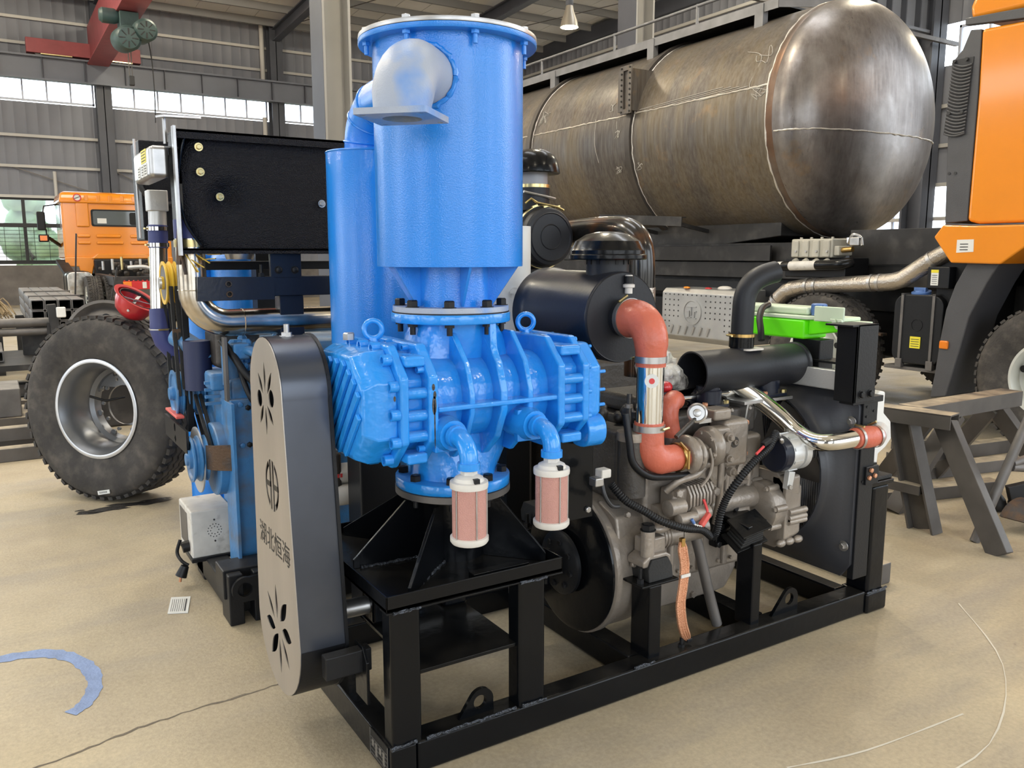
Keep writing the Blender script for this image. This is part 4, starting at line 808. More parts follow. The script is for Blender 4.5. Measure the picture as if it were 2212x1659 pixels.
# ================================================================ exhaust muffler with stack
mu = T('exhaust_muffler', 'matt black open-ended muffler drum with bent stack pipe above the engine', 'muffler', (1.69, .29, .93))
MY, MZ = .29, 1.048
B().lathe([(.083, 1.40), (.0845, 1.402), (.0845, 1.975), (.090, 1.978), (.090, 1.992), (.083, 1.995), (.02, 1.996), (.02, 1.985), (.079, 1.98), (.079, 1.40)], (0, MY, MZ), (1, 0, 0), 56, close=True).build('drum', 'filter_black', mu, ang=35)
B().torus((1.402, MY, MZ), (1, 0, 0), .0825, .004, 48, 8).build('open_rim', 'filter_black', mu)
B().cyl((1.90, MY, MZ), (1.905, MY, MZ), .079, n=40).build('baffle', 'bolt_black', mu)
sk0 = [V((1.665, MY, MZ + .07)), V((1.665, MY, 1.17)), V((1.668, MY, 1.28)), V((1.674, MY, 1.335)), V((1.69, MY - .005, 1.375)), V((1.72, MY - .012, 1.402)), V((1.76, MY - .02, 1.42)), V((1.81, MY - .03, 1.432))]
B().tube(smooth(sk0, 4), .0435, 26, cap=False).build('stack_pipe', 'filter_black', mu, ang=60); B().tube([sk0[-1] - V((.01, -.003, .003)), sk0[-1] + V((-.004, 0, 0))], .041, 20).build('pipe_bore', 'bolt_black', mu)
B().lathe([(.049, 1.135), (.049, 1.19)], (1.665, MY, 0), (0, 0, 1), 30).build('stack_sleeve', 'black_gloss', mu); c_ = clamp(mu, (1.665, MY, 1.183), (0, 0, 1), .049, .012, 'brass', k=250)
B().prism(rrect(1.69, MY - .02, .05, .04, .02), 'z', 1.125, 1.132).build('saddle_pad', 'cream', mu)
for fx, fz in ((1.47, .93), (1.80, .945)):
    B().lathe([(.052, fz), (.052, fz + .05), (.046, fz + .055), (.046, MZ - .05)], (fx, MY - .02, 0), (0, 0, 1), 28).build('foot_tube', 'blue_black', mu)
    pl = B().prism(oct_(fx, MY - .02, .075, .06, .02), 'z', fz - .012, fz).build('foot_flange', 'blue_black', mu, bev=.002)
    for sx, sy in ((-1, -1), (1, -1), (-1, 1), (1, 1)): bolt(pl, (fx + sx * .056, MY - .02 + sy * .042, fz), (0, 0, 1), .011, .012, 'zinc' if sx > 0 else 'copper'); bolt(pl, (fx + sx * .056, MY - .02 + sy * .042, fz - .024), (0, 0, -1), .010, .010, 'zinc')
B().prism(oct_(1.47, MY - .02, .07, .055, .018), 'z', .895, .917).build('manifold_flange', EN, en, bev=.003)
B().box(1.42, 1.50, .2, .34, .86, .90).build('manifold_outlet', EN, en, bev=.015)
br = T('muffler_bracket', 'bare steel bracket plate under the right foot of the muffler', 'bracket', (1.7, .25, .76))
B().box(1.60, 1.88, .20, .35, .918, .931).build('top_plate', 'steel', br, bev=.002); B().prism([(1.62, .92), (1.74, .92), (1.66, .74), (1.635, .74)], 'y', .24, .249).build('web', 'steel', br); B().prism([(.20, .92), (.31, .92), (.27, .72), (.235, .72)], 'x', 1.615, 1.624).build('web', 'steel', br)
# ================================================================ radiator
ra_ = T('radiator', 'black radiator with fan shroud standing at the right end of front skid', 'radiator', (2.07, .41, .2))
CY, CZ, CR = .405, .60, .345
N_ = 48; rr = []
def sq(hy, hz):
    o = []
    for k in range(N_):
        a = 2 * pi * k / N_; ca, sa = math.cos(a), math.sin(a); q = min(hy / max(abs(ca), 1e-6), hz / max(abs(sa), 1e-6)); o.append((CY + q * ca, CZ - .02 + q * sa))
    return o
rings_ = [[(2.02, *p) for p in sq(.425, .385)], [(2.005, *p) for p in sq(.425, .385)]] + [[(x, CY + (1 - t) * (p[0] - CY) + t * CR * math.cos(2 * pi * k / N_), CZ + (1 - t) * (p[1] - CZ) + t * CR * math.sin(2 * pi * k / N_)) for k, p in enumerate(sq(.405, .37))] for x, t in ((2.0, 0), (1.985, .25), (1.965, .6), (1.95, .9), (1.935, 1), (1.905, 1.01))] + [[(1.905, CY + (CR - .008) * math.cos(2 * pi * k / N_), CZ + (CR - .008) * math.sin(2 * pi * k / N_)) for k in range(N_)], [(2.01, CY + (CR - .008) * math.cos(2 * pi * k / N_), CZ + (CR - .008) * math.sin(2 * pi * k / N_)) for k in range(N_)]]
B().rings(rings_, cap=False).build('fan_shroud', 'shroud', ra_, ang=45)
B().box(2.06, 2.12, -.005, .825, .21, .97).build('core', 'bolt_black', ra_)
b = B()
for i in range(74): b.box(2.045, 2.062, .01 + i * .011, .0155 + i * .011, .22, .96)
b.build('cooling_fins', 'fin', ra_, kind='stuff')
for y0 in (-.03, .82):
    B().box(2.02, 2.11, y0, y0 + .03, .19, .93).build('side_channel', 'black_satin', ra_, bev=.003)
b = B(); b.box(1.935, 2.06, -.045, -.035, .93, 1.235); b.box(1.935, 1.945, -.045, .05, .93, 1.235); b.box(1.90, 2.06, -.045, .08, 1.227, 1.235); b.box(1.945, 2.135, -.035, .03, .92, .945); b.build('upper_bracket', 'black_satin', ra_, bev=.002)
for k, x in enumerate((1.975, 2.03)): bolt(ra_, (x, -.045, .962), (0, -1, 0), .013, .012, 'bolt_black', 'hex', wash=.018)
for p in ((2.04, .905), (2.085, .885), (2.04, .865), (2.07, .835), (2.04, .60), (2.06, .605), (2.08, .60)): B().cyl((p[0], -.0305, p[1]), (p[0], -.033, p[1]), .005, n=8).build('bracket_hole', 'bolt_black', ra_)
for z in (.845, .33): bolt(ra_, (1.992, .004, z), (-1, 0, 0), .013, .014, 'steel', 'hex', wash=.022)
B().box(2.05, 2.13, -.04, -.028, .585, .66).build('foot_bracket', 'black_satin', ra_, bev=.003)
for p in ((2.075, .645), (2.065, .615), (2.10, .62)): bolt(ra_, (p[0], -.041, p[1]), (0, -1, 0), .010, .009, 'copper')
b = B(); b.rings([[(x, y, z) for x, z in ((1.955, .965), (2.06, .965), (2.06, 1.035), (1.965, 1.045))] for y in (.06, .80)]); b.build('top_tank', 'alu', ra_, bev=.006)
fan = T('cooling_fan', 'dark bladed cooling fan inside the radiator shroud behind the alternator', 'fan', (1.92, CY, CZ))
for k in range(7):
    a = 2 * pi * k / 7 + .35; u = V((0, math.cos(a), math.sin(a))); w = V((0, -math.sin(a), math.cos(a))); rs = []
    for r, ch, tw in ((.07, .07, .65), (.17, .095, .5), (.27, .12, .4), (.315, .12, .36)):
        c = V((1.94, CY, CZ)) + u * r; e = (w * math.cos(tw) + V((1, 0, 0)) * math.sin(tw)) * ch / 2; t = V((1, 0, 0)) * .003; rs.append([c - e - t, c + e - t, c + e + t, c - e + t])
    B().rings(rs).build('blade', 'raw_steel', fan, bev=.001)
B().lathe([(.02, 1.86), (.075, 1.87), (.085, 1.90), (.085, 1.95)], (0, CY, CZ), (1, 0, 0), 28).build('hub', 'black_satin', fan); B().cyl((1.70, CY, CZ), (1.87, CY, CZ), .04, n=18).build('fan_shaft', EN, fan)
ic = T('charge_air_duct', 'white moulded plastic charge air duct beside the radiator with an orange hose', 'duct', (2.1, -.05, .62))
b = B(); prof = [(2.12, .93), (2.165, .955), (2.20, .948), (2.20, .86), (2.25, .82), (2.262, .745), (2.225, .712), (2.18, .69), (2.172, .615), (2.135, .615), (2.13, .70), (2.12, .78)]
b.prism(prof, 'y', .0, .045); b.build('duct_body', 'white_plastic', ic, bev=.008, seg=3)
cpipe = B().tube([V(p) for p in smooth([(1.62, .30, 1.00), (1.66, .28, .975), (1.72, .235, .925), (1.765, .165, .865), (1.79, .10, .81), (1.80, .03, .785), (1.83, -.03, .787), (1.925, -.077, .802)], 5)], .035, 22).build('charge_pipe', 'chrome', ic, ang=60)
hs = V((1.905, -.075, .802)); hd = V((2.035, -.088, .800)) - hs
ho = B().tube([hs + hd * t for t in (0, .08, .25, .5, .75, .92, 1)], [.038, .040, .041, .044, .042, .039, .038], 24).build('charge_hose', 'silicone', ic, ang=60)
clamp(ho, hs + hd * .14, hd, .0415, .012, k=90); clamp(ho, hs + hd * .88, hd, .0415, .012, k=60)
B().cyl(hs + hd * .95, V((2.17, .0, .79)), .037, n=22).build('duct_spigot', 'white_plastic', ic)
# ================================================================ coolant tank
ct = T('coolant_tank', 'translucent coolant expansion tank two thirds filled with bright green fluid', 'tank', (2.09, .35, 1.15))
pl_ = [(2.01, .66), (2.01, .27), (2.03, .24), (2.03, .06), (2.15, .06), (2.15, .66)]
def tk(z0, z1, name, m, ins=0, yend=None, bev=.008):
    return B().rings([[(x + (ins if x < 2.1 else -ins), y if yend is None else max(y, yend), z) for x, y in pl_] for z in (z0, z1)]).build(name, m, ct, bev=bev)
b = B(); b.rings([[(x, y, z) for x, y in ((2.0, .66), (2.0, .26), (2.15, .26), (2.15, .66))] for z in (1.150, 1.231)]); b.build('fluid_body', 'coolant', ct, bev=.010)
b = B(); b.rings([[(2.02, .255, z0), (2.02, .07, z0 + .03), (2.14, .07, z0 + .03), (2.14, .255, z0)] for z0 in (1.168, 1.168)][:1] + [[(2.02, .255, 1.231), (2.02, .07, 1.231), (2.14, .07, 1.231), (2.14, .255, 1.231)]]); b.build('fluid_shelf', 'coolant', ct, bev=.006)
b = B(); b.rings([[(x, y, z) for x, y in ((2.0, .66), (2.0, .26), (2.02, .23), (2.02, .10), (2.15, .10), (2.15, .66))] for z in (1.2315, 1.248)]); b.build('tank_top', 'tank_white', ct, bev=.005)
B().box(2.03, 2.15, .27, .66, 1.248, 1.282).build('tank_dome', 'tank_white', ct, bev=.012)
B().box(2.0, 2.012, .075, .215, 1.23, 1.292).build('front_rib', 'tank_white', ct, bev=.004)
for y in (.085, .115): B().prism([(y - .012, 1.245), (y + .012, 1.245), (y - .02, 1.205), (y - .03, 1.205)], 'x', 1.985, 1.995).build('rib_tab', 'tank_white', ct, bev=.002)
B().box(1.99, 2.15, .045, .12, 1.225, 1.232).build('mount_foot', 'tank_white', ct, bev=.002)
B().lathe([(.03, 1.25), (.03, 1.295), (.026, 1.298)], (2.07, .245, 0), (0, 0, 1), 20).build('filler_cap', 'cap_blue', ct)
for k in range(10): a = 2 * pi * k / 10; B().box(-.004, .004, -.002, .003, 1.26, 1.294, Matrix.Translation((2.07 + .030 * math.cos(a), .245 + .030 * math.sin(a), 0)) @ Matrix.Rotation(a + pi / 2, 4, 'Z')).build('cap_grip', 'cap_blue', ct)
B().cyl((2.04, .60, 1.155), (2.02, .62, 1.10), .022, n=16).build('outlet_neck', 'coolant', ct); clamp(ct, (2.03, .61, 1.125), (-.3, .3, -.9), .022, .010, 'zinc')
B().tube(smooth([(1.86, .36, 1.145), (1.875, .38, 1.19), (1.91, .42, 1.235), (1.97, .46, 1.27), (2.03, .48, 1.283)], 5), .014, 12).build('vent_hose', 'black_satin', ct)
B().box(2.03, 2.12, .20, .34, .97, 1.15).build('pedestal', 'black_satin', ra_, bev=.004); B().box(2.02, 2.14, .10, .62, 1.06, 1.07).build('bracket_plate', 'black_satin', ra_, bev=.002)
wv = T('wrapped_bundle', 'bundle in crumpled clear plastic film lying on the engine behind the chrome pipe', 'bundle', (1.32, .40, .97))
b = B()
for i in range(16): b.ball((1.25 + random.random() * .16, .36 + random.random() * .1, 1.0 + random.random() * .10), random.uniform(.03, .06), (1, .8, random.uniform(.6, 1.2)), n=9, m=6)
b.build('film', 'wrap', wv, ang=10)

# ================================================================ blue discharge silencer behind the tall one
ds = T('discharge_silencer', 'plain blue cylinder with capped elbow, standing behind and left of the tall silencer', 'silencer', (.42, 1.10, 0))
DX, DY = .425, 1.10
B().lathe([(.01, .95), (.158, .95), (.160, .956), (.160, 1.885), (.156, 1.893), (.03, 1.893)], (DX, DY, 0), (0, 0, 1), 56).build('shell', 'blue_tank', ds, ang=40)
B().torus((DX, DY, 1.888), (0, 0, 1), .158, .0045, 48, 6).build('weld_bead', 'blue_tank', ds)
B().box(DX - .09, DX + .09, DY - .06, DY + .09, 0, .96).build('stand', 'black_satin', ds, bev=.01)
ep = [V((DX, DY, 1.87)), V((DX, DY, 1.90))] + [V((DX + .0 + .1 * (1 - math.cos(R(a))) * .1, DY - .16 * (1 - math.cos(R(a))), 1.90 + .16 * math.sin(R(a)))) for a in range(10, 91, 10)] + [V((PX + .03, .60, 2.06))]
el = B().tube(ep, .088, 28).build('elbow', 'blue_tank', ds, ang=60)
for i in (2, 5, 8): B().torus(ep[i], ep[i + 1] - ep[i - 1], .088, .005, 32, 6).build('weld_bead', 'blue_tank', el)
# ================================================================ second skid and its blue engine
s2 = T('second_skid_frame', 'dusty black second skid frame on the floor behind the belt guard', 'skid frame', (.8, 1.8, 0))
bx('rail', -.02, 2.4, 1.30, 1.40, .02, .14, 'black_satin', s2, .008); bx('rail', -.12, 2.4, 2.16, 2.26, .02, .14, 'black_satin', s2, .008)
bx('cross_beam', -.13, -.03, 1.36, 2.2, .02, .13, 'black_satin', s2, .008); bx('cross_beam', 1.9, 2.0, 1.4, 2.2, .02, .13, 'black_satin', s2, .008)
for x0, x1 in ((-.145, -.085), (-.045, .06)): bx('foot_block', x0, x1, 1.285, 1.42, 0, .215, 'black_satin', s2, .006)
bx('foot_block', -.155, .07, 1.33, 1.47, .10, .225, 'black_satin', s2, .006)
o = [(-.135, .03), (-.135, .03)] ; cx, cz = -.085, .155
lugp = [(cx + .052 * math.cos(R(a)), cz + .052 * math.sin(R(a))) for a in range(70, 271, 12)] + [(.03, .103), (.03, .212)]
plate_holes('lifting_lug', lugp, [circ((cx, cz), .030)], 'black_satin', s2, (0, 1.272, 0), (1, 0, 0), (0, 0, 1), .018)
for x in (.20, 1.2): bx('column', x, x + .10, 1.56, 1.66, .12, 1.32, 'black_satin', s2, .006)
bx('column', .19, .295, 1.55, 1.60, 1.10, 1.33, 'blue_black', s2, .003)
hb_ = bx('beam', .12, 1.3, 1.53, 1.62, 1.325, 1.408, 'blue_black', s2, .004)
rp_ = plate_holes('drilled_plate', [(-.155, 0), (.16, 0), (.16, .095), (-.15, .098)], [circ((-.028, .068), .0085, 14), circ((-.026, .026), .0085, 14)], 'blue_black', s2, (0, 1.525, 1.312), (1, 0, 0), (0, 0, 1), .012)
B().box(-.06, .01, 1.534, 1.54, 1.315, 1.40).build('dark_hole_backing', 'bolt_black', rp_)  # dark sheet added behind the holes in place of shade
for x, z in ((-.028, 1.38), (-.026, 1.338)): B().torus((x, 1.517, z), (0, 1, 0), .011, .003, 16, 6).build('rust_stain', 'rust', rp_)
hp = bx('hanger_plate', .15, .285, 1.53, 1.55, 1.40, 1.57, 'blue_black', s2, .003)
for x in (.185, .255): bolt(hp, (x, 1.53, 1.435), (0, -1, 0), .014, .012, 'bolt_black', 'hex', wash=.018)
bx('beam', -.1, 1.5, 1.95, 2.02, 1.43, 1.47, 'black_satin', s2, .004)
bolt(s2, (.12, 1.56, 1.408), (0, 0, 1), .014, .05, 'bolt_black', 'stud')
B().box(.86, 1.45, 1.45, 2.1, .14, 1.0).build('engine_body', 'engine_dark', s2, bev=.05); B().box(1.5, 2.35, 1.42, 1.9, .14, .96).build('gearbox', 'engine_dark', s2, bev=.05); B().lathe([(.02, 0), (.09, 0), (.09, .03), (.04, .05)], (1.75, 1.55, .955), (0, 0, 1), 20).build('black_cap', 'bolt_black', s2)
# black dented cooler box
cbx = T('cooler_box', 'black textured sheet box with a round dent and brass bolts, behind the belt guard', 'box', (.4, 1.75, 1.5))
X0, X1, Y0, Y1, Z0, Z1 = -.205, 1.02, 1.50, 1.66, 1.515, 1.985
b = B(); nx, nz = 72, 36; vs = []; 
for j in range(nz + 1):
    for i in range(nx + 1):
        x = X0 + .02 + (X1 - X0 - .03) * i / nx; z = Z0 + .012 + (Z1 - Z0 - .024) * j / nz
        edge = max(0, (-.125 - .055 * abs((z - 1.76) / .24) ** 0 + .085 * ((z - 1.76) / .24) ** 2) - x)     # panel curls back at its left edge
        dent = .038 * math.exp(-(((x + .02) / .055) ** 2 + ((z - 1.735) / .055) ** 2)) + .010 * math.exp(-(((x + .01) / .12) ** 2 + ((z - 1.70) / .12) ** 2))
        vs.append((x, Y0 + .022 + dent + edge * .9, z))
b.add(vs, [(j * (nx + 1) + i, j * (nx + 1) + i + 1, (j + 1) * (nx + 1) + i + 1, (j + 1) * (nx + 1) + i) for j in range(nz) for i in range(nx)])
b.build('front_panel', 'black_tex', cbx, ang=60)
b = B(); b.box(X0, X1, Y0 - .005, Y1, Z1 - .012, Z1); b.box(X0, X1, Y0 - .005, Y0 + .004, Z1 - .036, Z1); b.build('top_flange', 'black_tex', cbx, bev=.002)
b = B(); b.box(X0, X1, Y0 - .012, Y1, Z0, Z0 + .010); b.box(X0, X1, Y0 - .012, Y0 - .004, Z0 - .012, Z0 + .01); b.build('bottom_flange', 'black_tex', cbx, bev=.002)
b = B(); b.box(X0 - .012, X0, Y0 - .02, Y0 + .02, Z0 - .02, Z1 + .01); b.build('end_plate', 'steel', cbx, bev=.002); b = B(); b.box(X0, X0 + .002, Y0 - .018, Y1 - .01, Z0 + .01, Z1 - .01); b.build('end_liner', 'black_tex', cbx)
B().box(X0, X1, Y1 - .01, Y1, Z0, Z1).build('back_panel', 'black_tex', cbx); B().tube(smooth([(-.165, Y0 + .01, 1.975), (-.19, Y0 + .012, 1.88), (-.203, Y0 + .014, 1.75), (-.185, Y0 + .012, 1.63), (-.13, Y0 + .01, 1.535)], 6), .005, 8).build('curled_edge', 'black_gloss', cbx)
for x, z, dy, m in ((-.118, 1.922, .012, 'zinc'), (-.116, 1.826, .015, 'zinc'), (-.038, 1.733, .045, 'zinc'), (.381, 1.717, .016, 'steel')): bolt(cbx, (x, Y0 + dy, z), (0, -1, 0), .011, .010, m, 'hex', wash=.0165)
for x in (.02, .52): B().lathe([(.055, Z0 - .035), (.06, Z0 - .02), (.06, Z0 - .005)], (x + .03, Y0 + .13, 0), (0, 0, 1), 28).build('drain_ring', 'steel', cbx)
bp2 = T('black_panel_box', 'flat black box end with a looped hose, left of the dented cooler box', 'box', (-.12, 2.4, 1.58))
b = B(); b.box(-.20, .6, 2.45, 2.7, 1.57, 2.05); b.build('panel', 'black_tex', bp2, bev=.006); B().box(.35, .45, 2.5, 2.6, 0, 1.58).build('stand', 'black_satin', bp2)
B().tube(arc((-.09, 2.42, 1.87), (1, 0, 0), (0, 0, 1), .125, 60, 300, 18), .013, 8).build('hose_loop', 'black_metal', bp2); B().tube([(-.22, 2.44, 1.58), (-.22, 2.44, 2.05)], .006, 6).build('edge_strip', 'steel', bp2)
sb = T('labelled_silver_box', 'small silver sheet box with yellow and white labels beside the dented cooler box', 'box', (-.24, 1.75, 1.79))
B().box(-.295, -.222, 1.56, 1.98, 1.80, 1.925).build('case', 'steel', sb, bev=.018)
for y0, y1, z0, z1, m in ((1.64, 1.76, 1.865, 1.918, 'label_yellow'), (1.63, 1.70, 1.812, 1.86, 'paper'), (1.71, 1.77, 1.812, 1.86, 'paper'), (1.80, 1.86, 1.81, 1.86, 'paper')):
    q = B().box(-.2965, -.2945, y0, y1, z0, z1).build('label', m, sb)
    for k in range(4): B().box(-.2972, -.2962, y0 + .012, y1 - .012, z0 + .008 + k * (z1 - z0) / 4.6, z0 + .011 + k * (z1 - z0) / 4.6).build('printed_line', 'ink', q)
B().box(-.25, .1, 1.62, 1.9, 1.925, 1.93).build('top_bracket', 'steel', sb); B().cyl((-.235, 1.55, 1.93), (-.235, 1.55, 2.035), .007, n=8).build('stay', 'steel', sb); B().bar((-.255, 1.52, 2.03), (-.1, 1.6, 2.045), .05, .008).build('stay_plate', 'steel', sb)
# pipes on the left
pa = T('charge_pipe', 'upright polished steel pipe with blue hose joints beside the orange truck', 'pipe', (-.19, 2.2, 1.05))
B().prism(rrect(-.172, 2.215, .045, .045, .012), 'z', 1.70, 1.795).build('cast_cap', 'alu', pa, bev=.004); B().cyl((-.174, 2.215, 1.63), (-.172, 2.215, 1.71), .040, n=26).build('cap_neck', 'alu', pa)
B().cyl((-.178, 2.21, 1.53), (-.174, 2.215, 1.635), .0435, n=26).build('blue_hose', 'hose_blue', pa)
for z in (1.62, 1.545): clamp(pa, (-.176, 2.212, z), (0, 0, 1), .0445, .018, 'chrome', 250)
B().cyl((-.20, 2.17, 1.20), (-.178, 2.21, 1.535), .0395, n=30).build('chrome_tube', 'chrome_dirty', pa)
B().tube([V((-.20, 2.17, 1.245)), V((-.202, 2.16, 1.19)), V((-.205, 2.15, 1.15)), V((-.19, 2.15, 1.10)), V((-.15, 2.15, 1.05)), V((-.10, 2.15, 1.02))], [.0425, .043, .044, .045, .045, .044], 22).build('blue_elbow', 'hose_blue', pa, ang=60); clamp(pa, (-.205, 2.15, 1.155), (0, 0, 1), .045, .006, 'steel')
pb = T('exhaust_pipe', 'thick polished exhaust pipe elbow below the dented black box', 'pipe', (.1, 1.6, 1.15))
PR = .0575; pc = V((-.155 + .14, 1.60, 1.355))
pts = [V((-.155, 1.60, 1.60)), V((-.155, 1.60, 1.45)), V((-.155, 1.60, 1.36))] + [pc + V((-.14 * math.cos(R(a)), 0, -.14 * math.sin(R(a)))) for a in range(10, 91, 10)] + [V((.06, 1.60, 1.215)), V((.6, 1.60, 1.213)), V((1.1, 1.60, 1.21))]
B().tube(pts, PR, 30).build('bent_tube', 'chrome_dirty', pb, ang=60); B().torus((-.155, 1.60, 1.355), (0, 0, 1), PR, .0025, 30, 6).build('weld_ring', 'chrome_dirty', pb); B().torus((.04, 1.60, 1.215), (1, 0, 0), PR, .0025, 30, 6).build('weld_ring', 'chrome_dirty', pb)
B().cyl((-.155, 1.60, 1.565), (-.155, 1.60, 1.64), PR + .003, n=28).build('blue_hose', 'hose_blue', pb); clamp(pb, (-.155, 1.60, 1.545), (0, 0, 1), PR + .002, .03, 'zinc', 200)
B().cyl((-.155, 1.60, 1.62), (-.155, 1.60, 1.78), .05, n=24).build('cast_neck', 'alu', pb)
b = B()
for k in range(5): b.bar((-.185 + k * .022, 1.545, 1.50 - .02 * (k % 2)), (-.14 + k * .022, 1.535 - .004 * k, 1.43 + .018 * k), .02, .004)
b.build('torn_tape', 'yellow', pb)
b = B(); b.bar((-.20, 1.56, 1.60), (-.212, 1.55, 1.46), .02, .008); b.bar((-.205, 1.55, 1.53), (-.19, 1.54, 1.42), .016, .006); b.build('paper_scrap', 'rust', pb)
# blue engine
be = T('blue_engine', 'dirty pale blue engine with belt pulleys behind the belt guard', 'engine', (.3, 1.8, .14))
BO = 'blue_old'
B().box(.06, .85, 1.56, 2.05, .20, 1.02).build('block', BO, be, bev=.03)
B().box(.10, .85, 1.60, 2.0, 1.02, 1.12).build('rocker_cover', BO, be, bev=.03)
b = B(); b.box(-.05, .08, 1.50, 1.56, .15, .895); b.build('end_plate', BO, be, bev=.003); b = B(); b.box(-.062, -.048, 1.44, 1.60, .14, .89); b.build('plate_flange', BO, be, bev=.002)
for x, z in ((-.012, .875), (.05, .878), (-.01, .70), (.05, .70), (.02, .86), (.02, .70)): bolt(be, (x, 1.50, z), (0, -1, 0), .012, .010, BO if x != .02 else 'bolt_black')
B().box(-.06, .10, 1.62, 2.02, .55, .98).build('front_cover', BO, be, bev=.03); B().box(.0, .10, 1.60, 1.98, .16, .55).build('lower_cover', BO, be, bev=.04)
B().box(-.04, .12, 1.55, 1.62, .86, .98).build('water_pump', BO, be, bev=.02); B().box(-.10, .05, 1.62, 1.75, .92, 1.00).build('pump_body', BO, be, bev=.015); B().cyl((-.02, 1.60, .95), (-.02, 1.60, 1.12), .035, n=18).build('thermostat_neck', BO, be)
for k in range(4): B().box(-.12, .03, 1.64, 1.66, .86 + k * .03, .872 + k * .03).build('cast_rib', BO, be)
B().tube(smooth([(.03, 1.55, 1.10), (.06, 1.50, 1.09), (.085, 1.47, 1.04), (.09, 1.46, .95), (.11, 1.46, .88)], 5), .021, 14).build('coolant_tube', BO, be); B().box(-.02, .05, 1.53, 1.6, 1.06, 1.13).build('tube_flange', BO, be, bev=.01)
for pts, r in (([(-.05, 1.60, 1.14), (-.02, 1.54, 1.08), (.02, 1.49, 1.0), (.08, 1.46, .94), (.16, 1.45, .90)], .016), ([(.0, 1.56, 1.06), (.01, 1.50, .97), (.03, 1.47, .90), (.07, 1.46, .84), (.12, 1.46, .82)], .012), ([(.05, 1.56, 1.0), (.07, 1.48, .93), (.10, 1.46, .80), (.14, 1.46, .72)], .014)): B().tube(smooth(pts, 6), r, 10).build('hose', 'black_satin', be)
B().tube(smooth([(-.16, 2.0, 1.13), (-.10, 1.9, 1.08), (-.06, 1.85, 1.02)], 5), .045, 18).build('water_outlet', BO, be); B().cyl((-.10, 1.86, .90), (-.10, 1.86, 1.12), .06, n=20).build('blue_boot', 'navy', be)
B().box(-.05, .15, 1.72, 1.95, 1.0, 1.18).build('dark_housing', 'engine_dark', be, bev=.03)
b = B()
for i in range(22): b.ball((-.02 + random.random() * .25, 1.56 + random.random() * .2, .98 + random.random() * .16), random.uniform(.012, .032), n=7, m=5)
b.build('small_fittings', BO, be, kind='stuff')
def pulley(par, c, r, w, m, name='pulley', hole=.3, grooves=2):
    pr = [(r * hole * .6, -.012), (r * hole, -.012), (r * hole, 0), (r * .80, .004), (r * .84, -.004), (r, -.004)]
    for g in range(grooves): t = w * (g + .5) / grooves; pr += [(r, t - w / grooves * .42), (r * .88, t - w / grooves * .1), (r * .88, t + w / grooves * .1), (r, t + w / grooves * .42)]
    pr += [(r, w), (r * .2, w)]
    o = B().lathe(pr, c, (1, 0, 0), 44).build(name, m, par, ang=30); B().cyl(V(c) + V((-.022, 0, 0)), V(c) + V((.0, 0, 0)), r * .26, r * .30, 16).build('hub', m if m != 'yellow' else 'steel', o); return o
p1_ = pulley(be, (-.19, 2.05, 1.372), .098, .05, 'yellow', 'idler_pulley'); B().lathe([(.02, -.002), (.078, -.002), (.078, .001), (.02, .001)], (-.19, 2.05, 1.372), (1, 0, 0), 32).build('pulley_web', 'raw_steel', p1_)
pulley(be, (-.185, 2.0, .868), .108, .05, BO, 'fan_pulley'); pulley(be, (-.12, 1.98, .862), .098, .075, BO, 'grooved_pulley', grooves=3); pulley(be, (-.19, 1.665, .628), .10, .06, BO, 'crank_pulley', hole=.42)
B().lathe([(.05, 0), (.155, 0), (.160, .006), (.160, .05), (.150, .056), (.05, .056)], (-.10, 1.68, .615), (1, 0, 0), 48).build('vibration_damper', BO, be); B().lathe([(.03, 0), (.145, 0), (.145, .006), (.03, .006)], (-.155, 1.72, .61), (1, 0, 0), 44).build('trigger_disc', 'alu', be)
def belt(y0, z0, y1, z1, x, w=.012, t=.010): B().bar((x, y0, z0), (x, y1, z1), t, w, (0, 1, 0) if abs(y1 - y0) < .2 else (1, 0, 0)).build('belt', 'rubber', be, bev=.002)
for dx in (0, .022):
    belt(1.955, 1.36, 1.90, .868, -.178 + dx, .014, .016); belt(2.148, 1.37, 2.105, .868, -.178 + dx, .014, .016)
    belt(1.885, .87, 1.575, .64, -.115 + dx, .014, .016); belt(2.07, .83, 1.76, .60, -.115 + dx, .014, .016)
bx('belt_strut', -.15, -.12, 1.90, 1.93, .7, 1.45, 'black_satin', be, .004); bx('belt_strut', -.06, -.045, 1.52, 1.56, .72, 1.16, 'raw_steel', be, .003)
B().bar((-.17, 1.93, 1.12), (-.17, 1.93, 1.17), .035, .01, (0, 1, 0)).build('rust_patch', 'rust', be)
bpl = plate_holes('bracket_plate', [(-2.17, .648), (-2.17, .748), (-1.66, .752), (-1.66, .65)], [circ((-1.92, .725), .02, 12), circ((-1.92, .672), .02, 4)], 'black_satin', be, (-.20, 0, 0), (0, -1, 0), (0, 0, 1), .010)
b = B(); rs = []
for i in range(9): t = i / 8; x = -.145 + .10 * t - .02 * math.sin(pi * t); y = 1.575 - .10 * t; rs.append([(x, y, .598), (x + .004, y + .008, .598), (x + .004, y + .008, .70 + .01 * t), (x, y, .70 + .01 * t)])
b.rings(rs).build('rusty_strap', 'rust', be)
for z in (.675, .625): B().lathe([(.0, -.001), (.010, -.001), (.010, .004)], (-.128, 1.562, z), (-.7, -.7, 0), 14).build('strap_hole', BO, be)
B().box(-.206, -.17, 1.86, 2.13, .772, .784).build('red_strap', 'strap_red', be, bev=.003)
cbn = T('control_box', 'small cream metal box with a speaker hole pattern on the rear skid corner', 'box', (-.08, 1.96, .1))
B().box(-.185, .0, 1.79, 2.06, .135, .355).build('case', 'white_dirty', cbn, bev=.008); B().box(-.1865, -.184, 1.87, 2.03, .17, .33).build('door_panel', 'raw_steel', cbn)
